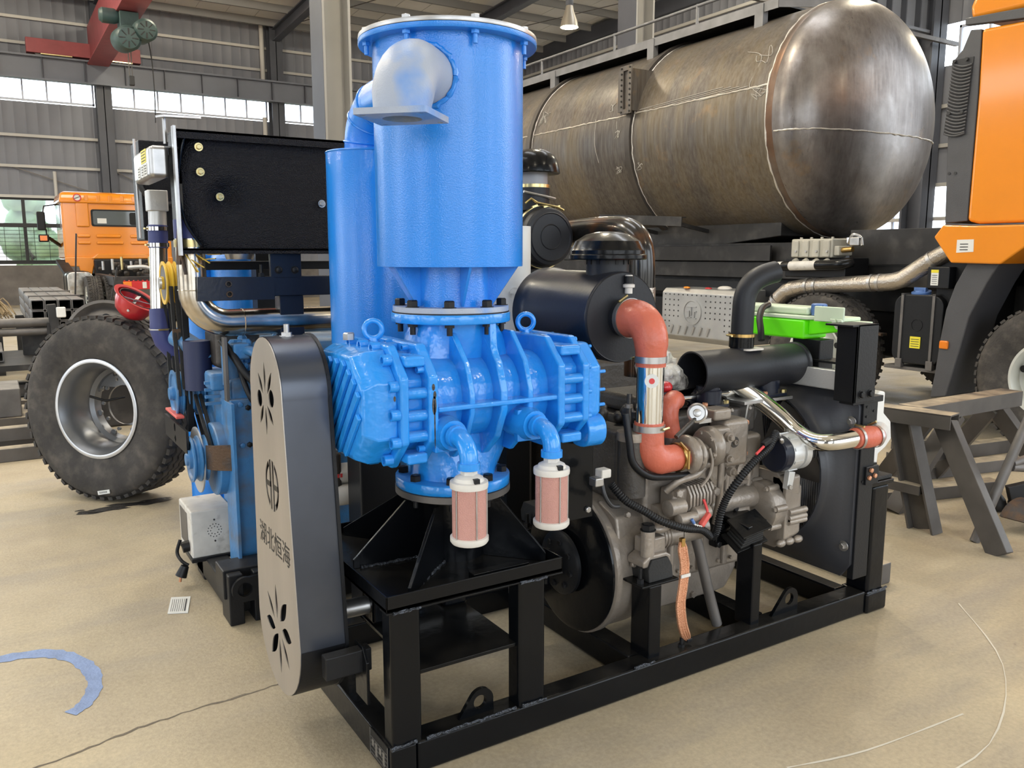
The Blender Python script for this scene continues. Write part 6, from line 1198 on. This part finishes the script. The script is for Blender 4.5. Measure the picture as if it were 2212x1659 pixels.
B().box(5.9, 6.1, 3.04, 3.10, 1.49, 1.58).build('end_housing', 'pump_cast', pm, bev=.01); B().cyl((5.95, 3.06, 1.54), (5.95, 2.93, 1.55), .025, n=12).build('outlet_fitting', 'brass', pm)
ho_ = B().cyl((5.85, 3.55, 1.39), (5.85, 3.22, 1.40), .045, n=22).build('suction_hose', 'white_dirty', pm); B().tube([V(p) for p in smooth([(5.85, 3.24, 1.40), (5.85, 3.08, 1.405), (5.87, 2.98, 1.41), (5.95, 2.93, 1.43)], 4)], .046, 18).build('black_hose', 'black_gloss', ho_); B().cyl((5.85, 3.64, 1.385), (5.85, 3.55, 1.39), .047, n=22).build('black_hose', 'black_gloss', ho_); B().cyl((5.85, 3.70, 1.382), (5.85, 3.64, 1.385), .048, n=22).build('hose_end', 'cream', ho_)
B().tube(smooth([(5.98, 3.0, 1.60), (5.96, 2.95, 1.68), (5.98, 2.88, 1.66), (5.96, 2.84, 1.58)], 4), .014, 8).build('valve_lever', 'steel', pm); B().box(5.93, 6.0, 2.86, 2.96, 1.58, 1.66).build('valve_block', 'steel', pm, bev=.01)
bx('pump_bracket', 5.95, 6.3, 3.0, 3.7, 1.28, 1.47, 'bolt_black', tr_, .01)
# perforated steel silencer box
sx, y0, y1, z0, z1 = 5.82, 4.24, 5.36, .52, 1.12
pf = B(); pf.prism([(sx + .06, z0), (6.6, z0), (6.6, z1), (sx + .05, z1), (sx, z1 - .05), (sx, z0 + .06)], 'y', y0, y1); box_ = pf.build('exhaust_box', 'perf_steel', tr_, bev=.012)
hb2 = B(); 
for j in range(7):
    for i in range(15):
        y = y1 - .06 - i * .072; z = z1 - .07 - j * .062
        if (abs(y - 4.86) < .17 and abs(z - .86) < .16) or (j > 4 and i > 1 and i < 13): continue
        hb2.lathe([(.001, 0), (.009, 0), (.009, .003)], (sx - .0005, y, z), (-1, 0, 0), 8)
hb2.build('punched_holes', 'ink', box_, kind='stuff')
B().lathe([(.125, 0), (.145, 0), (.145, .010), (.125, .010)], (sx, 4.86, .86), (-1, 0, 0), 36, close=True).build('badge_ring', 'perf_steel', box_)
for p, q in (((4.95, .92), (4.79, .92)), ((4.87, .92), (4.87, .82)), ((4.95, .87), (4.90, .87)), ((4.95, .80), (4.87, .80)), ((4.90, .87), (4.90, .80)), ((4.82, .87), (4.79, .87)), ((4.82, .87), (4.82, .79)), ((4.84, .79), (4.79, .79))): B().bar((sx - .004, *p), (sx - .004, *q), .010, .020, (1, 0, 0)).build('badge_stroke', 'perf_steel', box_)
for k in range(6): B().tube([(sx - .002, 5.20 - k * .115, .545 + .06), (sx - .004, 5.16 - k * .115, .70)], .016, 8).build('pressed_rib', 'perf_steel', box_)
for p, m, r in (((5.86, 5.0, 1.13), 'orange', .03), ((5.95, 4.75, 1.125), 'red', .03), ((6.0, 4.55, 1.13), 'cream', .06)): B().ball(p, r, (1, 1.6, .5)).build('rag', m, box_)
# cab
CX = 5.80
cab = B(); side = [(1.801, 3.225), (1.789, 2.749), (1.793, 1.763), (1.70, 1.74), (-.6, 1.74), (-.6, 3.16)]
cab.prism(side, 'x', CX, 8.3); cb_ = cab.build('cab', 'orange', tr_, bev=.03, seg=3)
fai = B(); fai.prism([(1.907, 3.317), (1.92, 3.42), (1.86, 3.56), (1.70, 3.72), (1.3, 3.95), (.6, 4.1), (-.6, 4.15), (-.6, 3.27)], 'x', CX + .02, 8.28); fai.build('roof_fairing', 'orange', cb_, bev=.04, seg=3)
B().prism([(1.926, 3.276), (1.93, 3.329), (1.2, 3.29), (-.6, 3.37), (-.6, 3.27), (1.2, 3.20)], 'x', CX - .012, CX + .05).build('drip_rail', 'plastic_grey', cb_, bev=.006)
gq = [(1.889, 3.237), (1.801, 3.225), (1.789, 2.749), (1.793, 1.763), (1.977, 1.754), (2.009, 2.424), (2.024, 3.017), (1.944, 3.096)]
B().prism(gq, 'x', CX + .005, 8.2).build('rear_quarter_panel', 'plastic_grey', cb_, bev=.008)
gl = B()
lv = B(); lv.prism([(1.998, 3.03), (1.842, 3.028), (1.868, 2.469), (2.043, 2.461)], 'x', CX - .001, CX + .01); grl = lv.build('louvre_panel', 'ink', cb_)
for k in range(22):
    t = (k + .5) / 22; L0 = V((0, *(2.002, 3.027))).lerp(V((0, *(2.035, 2.464))), t); R0 = V((0, *(1.846, 3.025))).lerp(V((0, *(1.864, 2.465))), min(1, t + .05)); pts = []
    for i in range(7): q = L0.lerp(R0, i / 6); q.x = CX - .006; q.z -= .02 * math.sin(pi * i / 6) + .012; pts.append(q)
    B().tube(pts, .0085, 6).build('louvre_slat', 'plastic_grey', grl)
for p in ((1.99, 3.017), (1.892, 3.017), (2.002, 2.622), (1.896, 2.618)): B().cyl((CX - .02, *p), (CX, *p), .014, n=10).build('clip', 'ink', grl)
for p in ((1.971, 2.148), (1.92, 2.148)): B().cyl((CX - .0, *p), (CX + .004, *p), .012, n=10).build('rivet_hole', 'ink', cb_)
fd = B(); fd.prism([(2.031, 1.643), (1.96, 1.739), (1.7, 1.725), (-.6, 1.72), (-.6, 1.60), (1.30, 1.56), (1.475, 1.426), (1.872, 1.433)], 'x', CX - .05, CX + .5); fnd = fd.build('fender_panel', 'orange', tr_, bev=.015)
bpl_ = B().prism([(1.828, 1.617), (1.693, 1.619), (1.689, 1.522), (1.827, 1.515)], 'x', CX - .053, CX - .049).build('instruction_label', 'paper', fnd)
for k in range(3): B().box(CX - .0545, CX - .052, 1.735, 1.80, 1.535 + k * .022, 1.542 + k * .022).build('printed_line', 'ink', bpl_)
mg = B(); mg.rings([[(x, *p) for p in ((1.76, 1.46), (1.50, 1.46), (1.60, 1.28), (1.72, 1.00), (1.78, .70), (1.86, .33), (2.0, .30), (1.97, .55), (1.95, .80), (1.92, 1.05), (1.86, 1.25))] for x in (CX + .02, CX + .45)]); mgo = mg.build('mud_guard', 'plastic_grey', tr_, bev=.012)
B().box(CX + .0, CX + .03, 1.87, 1.945, .725, .795).build('marker_lamp', 'orange_lens', mgo, bev=.012)
bx('wheel_well', 6.2, 8.0, -.6, 1.5, .95, 1.74, 'bolt_black', tr_, .03)
bx('electric_box', 5.85, 6.1, 1.93, 2.12, 1.22, 1.40, 'black_satin', tr_, .008)
lb_ = B().box(5.846, 5.85, 2.02, 2.085, 1.245, 1.375).build('white_label', 'paper', tr_); B().box(5.8445, 5.847, 2.02, 2.085, 1.35, 1.375).build('yellow_strip', 'label_yellow', lb_)
for k in range(5): B().box(5.8445, 5.847, 2.03, 2.075, 1.26 + k * .017, 1.264 + k * .017).build('printed_line', 'ink', lb_)
bx('bracket_block', 5.95, 6.6, 1.75, 2.1, .9, 1.7, 'bolt_black', tr_, .02)
# ================================================================ orange truck at the far left
lt = T('orange_truck', 'orange truck cab and bare chassis seen from behind at far left', 'truck', (1.7, 20, 0))
x0, x1 = .70, 3.1; yb = 20.5
b = B(); b.prism([(x0, 1.40), (x1, 1.40), (x1, 2.72), (x1 - .1, 2.80), (x0 + .12, 2.80), (x0, 2.72)], 'y', yb, 22.4); lc_ = b.build('cab', 'orange', lt, bev=.05, seg=3)
b = B(); b.rings([[(x0 + a, yb - .06 + c, z), (x1 - a, yb - .06 + c, z), (x1 - a, 22.3, z), (x0 + a, 22.3, z)] for z, a, c in ((2.70, -.02, 0), (2.78, -.04, 0), (2.92, .0, .06), (2.98, .06, .2))]); b.build('roof', 'orange', lc_, bev=.04, seg=3)
for k in range(7): B().box(x0 + .5 + k * .26, x0 + .58 + k * .26, yb - .065, yb - .03, 2.76, 2.90).build('roof_rib', 'orange', lc_, bev=.01)
wnw = B().prism(rrect(1.92, 2.37, .60, .20, .05), 'y', yb - .02, yb + .02).build('rear_window_seal', 'bolt_black', lc_); B().prism(rrect(1.92, 2.37, .56, .165, .04), 'y', yb - .03, yb - .018).build('rear_window', 'glass_dark', wnw); B().prism(rrect(2.30, 2.36, .14, .15, .05), 'y', yb - .034, yb - .03).build('seat_back', 'bolt_black', wnw); B().box(1.45, 1.65, yb - .034, yb - .03, 2.24, 2.36).build('paper_note', 'paper', wnw)
for (a, c, d, e) in ((1.0, 1.28, 2.15, 2.72), (1.0, 1.28, 1.90, 1.98), (1.4, 1.95, 1.90, 1.98), (2.15, 2.5, 1.90, 1.98), (1.0, 1.28, 1.74, 1.82), (1.4, 2.0, 1.74, 1.82), (2.15, 2.5, 1.74, 1.82)): B().box(a, c, yb - .04, yb + .02, d, e).build('pressed_panel', 'orange', lc_, bev=.03)
B().box(x0, x1, yb - .05, yb + .1, 1.38, 1.44).build('rear_sill', 'orange', lc_, bev=.02); b = B(); b.prism([(1.25, 1.40), (2.6, 1.40), (2.5, 1.52), (1.4, 1.52)], 'y', yb - .10, yb); b.build('engine_hump', 'orange', lc_, bev=.02); b = B(); b.prism([(x0, 1.42), (1.35, 1.42), (1.25, 1.02), (1.02, 1.05), (.98, 1.22), (x0, 1.22)], 'y', yb - .05, yb + .1); b.build('corner_skirt', 'orange', lc_, bev=.02); b = B(); b.prism([(2.5, 1.42), (x1, 1.42), (x1, 1.1), (2.75, 1.15)], 'y', yb - .05, yb + .1); b.build('corner_skirt', 'orange', lc_, bev=.02)
B().lathe([(.0, 0), (.09, 0), (.09, .005)], (1.05, yb - .066, 2.83), (0, -1, 0), 24).build('round_sticker', 'paper', lc_); B().torus((1.05, yb - .072, 2.83), (0, 1, 0), .078, .012, 24, 6).build('sticker_ring', 'decal_red', lc_)
B().bar((.98, yb - .075, 2.80), (1.12, yb - .075, 2.86), .02, .01).build('sticker_mark', 'ink', lc_)
B().box(1.3, 2.6, yb - .2, yb + 1, .9, 1.40).build('engine_bay', 'bolt_black', lt, bev=.05)
b = B()
for i in range(30): b.ball((random.uniform(1.35, 2.55), random.uniform(19.4, 20.2), random.uniform(1.0, 1.3)), random.uniform(.03, .09), n=7, m=5)
b.build('engine_parts', 'engine_dark', lt, kind='stuff')
for k in range(6): B().cyl((1.4 + k * .2, 19.5, 1.15), (1.4 + k * .2, 19.5, 1.35 + .05 * (k % 3)), .03, n=8).build('engine_fitting', ('steel', 'alu', 'zinc')[k % 3], lt)
B().tube(smooth([(1.9, 19.3, 1.2), (2.2, 19.2, 1.22), (2.45, 19.2, 1.15)], 4), .05, 10).build('hose', 'alu', lt)
for x in (1.35, 2.25): bx('chassis_rail', x - .05, x + .05, 16.6, 22, .86, 1.06, 'chassis', lt, .01)
bx('rear_cross_member', 1.25, 2.4, 16.55, 16.65, .88, 1.06, 'chassis', lt, .01)
tl_ = B().box(1.42, 2.06, 16.45, 16.52, .80, .97).build('tail_lamp', 'red_lens', lt, bev=.015); B().box(1.42, 1.58, 16.44, 16.5, .81, .96).build('turn_lens', 'orange_lens', tl_, bev=.01); B().box(1.78, 1.86, 16.44, 16.5, .82, .95).build('reverse_lens', 'paper', tl_, bev=.01)
for k in range(8): bolt(tl_, (1.45 + k * .085, 16.46, .975), (0, 0, 1), .02, .015, 'red_lens', 'round', 'lens_knob')
for x in (1.05, 1.40, 2.45, 2.75): wheel(lt, Matrix(((0, 0, -1, x), (-1, 0, 0, 18.3), (0, 1, 0, .52), (0, 0, 0, 1))), .52, .29, 'rim_light', 'front', sub=True, blocks=40)
wheel(lt, Matrix(((0, 0, -1, .95), (-1, 0, 0, 21.6), (0, 1, 0, .52), (0, 0, 0, 1))), .52, .29, 'rim_light', 'front', sub=True, blocks=30)
b = B(); b.prism(rrect(.86, .86, .26, .26, .12), 'y', 18.9, 20.1); fta = b.build('fuel_tank', 'chrome_dirty', lt, bev=.02)
for y in (19.1, 19.8): B().prism(rrect(.86, .86, .27, .27, .13), 'y', y, y + .06).build('tank_strap', 'bolt_black', fta)
B().bar((.62, 20.6, 1.35), (.98, 18.6, .4), .22, .08).build('mud_guard', 'black_satin', lt)
B().box(x0 - .01, x0 + .02, 20.9, 22.2, 2.1, 2.7).build('door_window', 'glass_dark', lc_); B().tube([(.70, 21.6, 2.72), (.40, 21.4, 2.66), (.36, 21.3, 2.5)], .018, 6).build('mirror_arm', 'bolt_black', lt)
B().box(.22, .40, 21.2, 21.32, 2.08, 2.52).build('mirror', 'bolt_black', lt, bev=.03); B().box(.22, .44, 21.1, 21.25, 1.80, 1.98).build('mirror', 'bolt_black', lt, bev=.03); B().box(.25, .40, 21.08, 21.1, 1.83, 1.95).build('mirror_glass', 'orange_lens', lt); B().tube([(.40, 21.2, 1.98), (.40, 21.3, 2.1)], .02, 6).build('mirror_stem', 'bolt_black', lt); B().bar((.44, 21.2, 1.9), (.72, 21.5, 1.7), .06, .06).build('mirror_bracket', 'bolt_black', lt)
# ================================================================ left background stock
rk = T('pipe_rack', 'dark steel rack with two horizontal pipes behind the dusty tyre', 'rack', (-1.0, 8.2, 0))
for z, r in ((.785, .05), (.69, .042)): B().cyl((-4.5, 8.2, z), (-.27, 8.18, z), r, n=16).build('pipe', 'raw_steel', rk)
B().bar((-.24, 8.1, 0), (-.33, 8.1, .98), .09, .09).build('leaning_post', 'chassis', rk, bev=.01); B().bar((-.36, 8.15, 0), (-.33, 8.15, .78), .1, .1).build('upright', 'chassis', rk)
B().box(-.29, -.20, 8.0, 8.06, .84, .95).build('junction_box', 'white_plastic', rk, bev=.012); B().tube(smooth([(-.1, 8.06, .82), (-.05, 8.06, .7), (.05, 8.08, .6)], 4), .012, 6).build('cable', 'black_metal', rk)
for x in (-3.6, -2.0): B().bar((x, 8.2, 0), (x, 8.2, .85), .12, .12).build('upright', 'chassis', rk)
B().box(-4.4, -.25, 8.1, 8.3, .02, .14).build('base_beam', 'chassis', rk); B().box(-4.4, -.25, 8.0, 9.6, .30, .36).build('shelf_beam', 'chassis', rk)
tb_ = T('tube_bundle', 'stacked bundle of dusty square steel tubes with open ends on the rack', 'tubes', (-.45, 9.5, .8))
s = .118
for j in range(3):
    for i in range(4):
        xx = -.50 + i * s * 1.12; zz = .66 + j * s; o_ = rrect(xx + s / 2, zz + s / 2, s / 2 * 1.08, s / 2 * .96, .012, 2); i_ = rrect(xx + s / 2, zz + s / 2, s / 2 * 1.08 - .009, s / 2 * .96 - .009, .008, 2); b = B()
        b.rings([[(x, 8.40, z) for x, z in o_], [(x, 12.5, z) for x, z in o_], [(x, 12.5, z) for x, z in i_], [(x, 8.40, z) for x, z in i_]], close=True); b.build('square_tube', 'raw_steel', tb_)
for y in (9.0, 10.4): B().tube([(-.50, y, .66), (-.50, y, 1.03), (.02, y, 1.03), (.02, y, .66)], .012, 6).build('wire_tie', 'raw_steel', tb_)
bx('dunnage', -.6, .1, 9.0, 9.12, .36, .66, 'chassis', tb_, 0); bx('dunnage', -.6, .1, 11.5, 11.62, 0, .66, 'chassis', tb_, 0)
for i in range(5):
    t2 = T('square_tube', 'loose dark square tube under the rack pipes, ' + ('nearest the leaning post', 'second from the leaning post', 'third from the leaning post', 'fourth from the leaning post', 'farthest left')[i], 'tube', (-.9 - i * .42, 9.0, .36), 'loose tubes under the rack'); xx = -.9 - i * .42
    o_ = rrect(xx, .42, .10, .055, .01, 2); i_ = rrect(xx, .42, .09, .045, .008, 2); b = B(); b.rings([[(x, 8.35, z) for x, z in o_], [(x, 9.5, z) for x, z in o_], [(x, 9.5, z) for x, z in i_], [(x, 8.35, z) for x, z in i_]], close=True); b.build('tube_wall', 'raw_steel', t2)
for k, (px_, py_) in enumerate(((-2.4, 12.5), (-1.2, 12.0), (.1, 11.6), (.55, 12.4))):
    r_ = T('steel_rod', 'thin upright steel rod standing behind the tube bundle, ' + ['leftmost', 'second from left', 'third from left', 'nearest the orange truck'][k], 'rod', (px_, py_, 0)); B().bar((px_, py_, 0), (px_ + .15 * (k - 1), py_, 1.3 + .25 * (k % 3)), .022, .022).build('bar', 'chassis', r_)
stw = T('straw_heap', 'heap of brown fibre straps on a crate at the left edge, behind the rack', 'heap', (-.9, 10.4, 0)); b = B()
for i in range(40): x = -1.15 + random.random() * .30; b.tube(smooth([(x, 10.2 + random.random() * .5, .72 + random.random() * .22), (x + .12, 10.4 + random.random() * .3, .82 + random.random() * .15), (x + .24, 10.3, .68 + random.random() * .1)], 3), .008, 4)
b.build('fibres', 'straw', stw, kind='stuff'); B().box(-1.3, -.78, 10.1, 10.9, 0, .68).build('crate', 'chassis', stw)
rm_ = T('bare_wheel_rim', 'dusty grey bare wheel rim propped behind the top of the big tyre', 'rim', (-.2, 6.0, 0))
nr = V((-.25, -1, .12)).normalized(); cR = V((-.05, 5.9, .80)); B().lathe([(.30, -.10), (.30, 0), (.315, .03), (.29, .035), (.27, .0), (.25, -.02), (.21, .03), (.19, .06), (.13, .06), (.11, .05), (.11, .0), (.28, -.04)], cR, nr, 48).build('dish', 'raw_steel', rm_)
u2, w2, _ = frame(nr)
for k in range(6): a = k * pi / 3 + .4; B().lathe([(.001, .0), (.035, .0), (.035, .012)], cR + (u2 * math.cos(a) + w2 * math.sin(a)) * .162 + nr * .058, nr, 14).build('bolt_hole', 'bolt_black', rm_)
B().box(-.4, .3, 5.92, 6.5, 0, .50).build('support_block', 'chassis', rm_, bev=.02)
sbx = T('steel_box', 'small grey sheet steel box on the floor at the left edge', 'box', (-1.1, 6.4, 0))
b = B(); b.box(-1.5, -.72, 5.95, 6.5, .16, .40); b.build('case', 'raw_steel', sbx, bev=.01); B().box(-1.2, -1.05, 6.0, 6.1, .40, .42).build('handle', 'raw_steel', sbx); B().box(-1.5, -.65, 5.9, 6.6, .0, .16).build('base_skid', 'saw_steel', sbx)
for i, (y, z, x1_) in enumerate(((5.0, .0, -.62), (5.35, .0, -.58), (5.28, .10, -.55), (7.3, .0, -.5))):
    t3 = T('steel_beam', ['dusty square steel beam on the floor left of the big tyre, nearest one', 'dusty steel beam on the floor left of the big tyre, second one', 'dusty steel beam lying on top of the second floor beam', 'dark steel beam on the floor behind the steel box'][i], 'beam', (-1.5, y, z), 'steel beams on the floor at left'); B().box(-3.5, x1_, y - .06, y + .06, z, z + .10).build('bar', 'saw_steel', t3, bev=.006)
sp2 = T('blue_spool', 'small blue tape spool lying on the floor behind the rack', 'spool', (-.12, 11.5, 0)); B().lathe([(.1, 0), (.2, .0), (.2, .08), (.1, .08)], (-.12, 11.6, .0), (0, 0, 1), 20, close=True).build('roll', 'cap_blue', sp2)
# ================================================================ sawhorses and scrap on the right
sh1 = T('sawhorse', 'dusty brown steel sawhorse with a heavy sloping front leg, nearest the radiator', 'sawhorse', (3.4, .45, 0))
SS = 'saw_steel'
def chan(p, q, w, h, t, par, name):
    p, q = V(p), V(q); d = (q - p).normalized(); n_ = V((0, 0, 1)).cross(d).normalized(); b = B(); b.bar(p, q, w, t)
    for s_ in (-1, 1): b.bar(p + n_ * s_ * (w / 2 - t / 2) - V((0, 0, h / 2)), q + n_ * s_ * (w / 2 - t / 2) - V((0, 0, h / 2)), t, h)
    return b.build(name, SS, par)
chan((3.42, .40, .66), (3.30, 1.05, .66), .125, .075, .008, sh1, 'top_beam')
B().bar((3.44, .46, .60), (3.35, .07, .0), .11, .06, (1, .2, .3)).build('leg', SS, sh1, bev=.004)
b = B(); b.bar((3.37, .66, .60), (3.39, .50, .01), .012, .12, (0, 1, .25)); b.bar((3.37, .60, .60), (3.39, .43, .0), .09, .012, (0, 1, .25)); b.bar((3.37, .72, .60), (3.39, .57, .0), .09, .012, (0, 1, .25)); b.build('leg', SS, sh1)
B().bar((3.28, .95, .60), (3.24, 1.2, .0), .10, .08).build('leg', SS, sh1); B().bar((3.37, .52, .23), (3.25, 1.15, .25), .09, .05).build('stretcher', SS, sh1)
sh2 = T('sawhorse', 'dusty brown steel sawhorse standing beside the truck front wheel', 'sawhorse', (4.1, .75, 0))
b = B(); b.box(3.50, 4.58, .64, .78, .56, .655); b.build('top_beam', SS, sh2, bev=.004)
for p, q in (((4.40, .70, .56), (4.62, .36, 0)), ((4.38, .72, .56), (4.5, 1.15, 0)), ((3.72, .73, .56), (3.8, 1.12, 0)), ((3.95, .70, .56), (3.55, .80, 0))): B().bar(p, q, .10, .06, (1, 0, .2)).build('leg', SS, sh2, bev=.003)
B().bar((3.8, 1.0, .2), (4.5, 1.05, .2), .05, .09).build('stretcher', SS, sh2)
for i, (p, q, w, h) in enumerate((((4.5, 1.45, .05), (5.9, 1.25, .05), .10, .10), ((4.0, 1.25, .04), (5.4, .95, .04), .12, .08), ((3.5, .98, .04), (4.5, .72, .04), .10, .08), ((5.0, 1.75, .03), (5.8, 1.62, .03), .09, .06))):
    t4 = T('steel_bar', ['grey steel bar lying on the floor behind the sawhorses, farthest but one', 'grey steel bar lying on the floor behind the sawhorses, middle one', 'dusty steel bar on the floor right under the sawhorses', 'short grey steel bar on the floor nearest the truck tyre'][i], 'bar', ((p[0] + q[0]) / 2, (p[1] + q[1]) / 2, 0), 'steel bars on the floor by the sawhorses'); B().bar(p, q, w, h).build('bar', SS, t4, bev=.004)
rd = T('pipe_stand', 'rusty pipe trestle leaning at the right edge, in front of truck wheel', 'stand', (3.6, .2, 0))
B().cyl((3.445, .256, .0), (3.80, .10, 1.02), .025, n=12).build('leaning_pipe', 'raw_steel', rd)
B().cyl((3.60, .18, .42), (4.1, .08, .50), .022, n=12).build('cross_pipe', 'raw_steel', rd); B().cyl((3.60, .18, .40), (4.1, .02, .34), .022, n=12).build('cross_pipe', 'raw_steel', rd); B().cyl((4.1, .08, 0), (4.08, .05, .9), .022, n=12).build('upright_pipe', 'raw_steel', rd)
sc = T('brake_shoe', 'curved rusty brake shoe lying on the floor at the right edge', 'shoe', (3.85, .25, 0)); b = B(); rs = []
for i in range(11): a = R(30 + 12 * i); c_, s_ = math.cos(a), math.sin(a); rs.append([(3.93 + .2 * c_, .12, .0 + .17 * s_ * .9), (3.93 + .2 * c_, .30, .0 + .17 * s_ * .9), (3.93 + .175 * c_, .30, .0 + .145 * s_ * .9), (3.93 + .175 * c_, .12, .0 + .145 * s_ * .9)])
b.rings(rs).build('lining', 'rust', sc)
jk = T('scrap_pile', 'pile of dark scrap plates on the floor at the right edge', 'scrap', (4.3, .5, 0))
for p, q, w, h in (((4.15, .42, .02), (4.45, .12, .03), .24, .04), ((4.18, .38, .07), (4.50, .08, .12), .20, .05), ((4.08, .42, .1), (4.35, .20, .2), .05, .14), ((4.25, .3, .15), (4.5, .1, .17), .16, .03)): B().bar(p, q, w, h).build('scrap_piece', 'chassis', jk, bev=.006)
B().lathe([(.02, 0), (.05, .01), (.06, .04), (.05, .07), (.025, .10), (.02, .16)], (4.10, .50, 0), (0, 0, 1), 16).build('dark_knob', 'chassis', jk)
cs = T('round_stub', 'short dusty round steel stub lying on the floor at the lower right edge', 'stub', (3.5, .0, 0)); B().cyl((3.52, -.03, .03), (3.60, -.10, .03), .03, n=16).build('stub', SS, cs) 
wbm = T('floor_beam', 'long dusty beam lying on the floor behind the front skid end post', 'beam', (2.5, .6, 0)); B().box(2.44, 2.56, .15, 2.6, 0, .10).build('bar', SS, wbm, bev=.006)
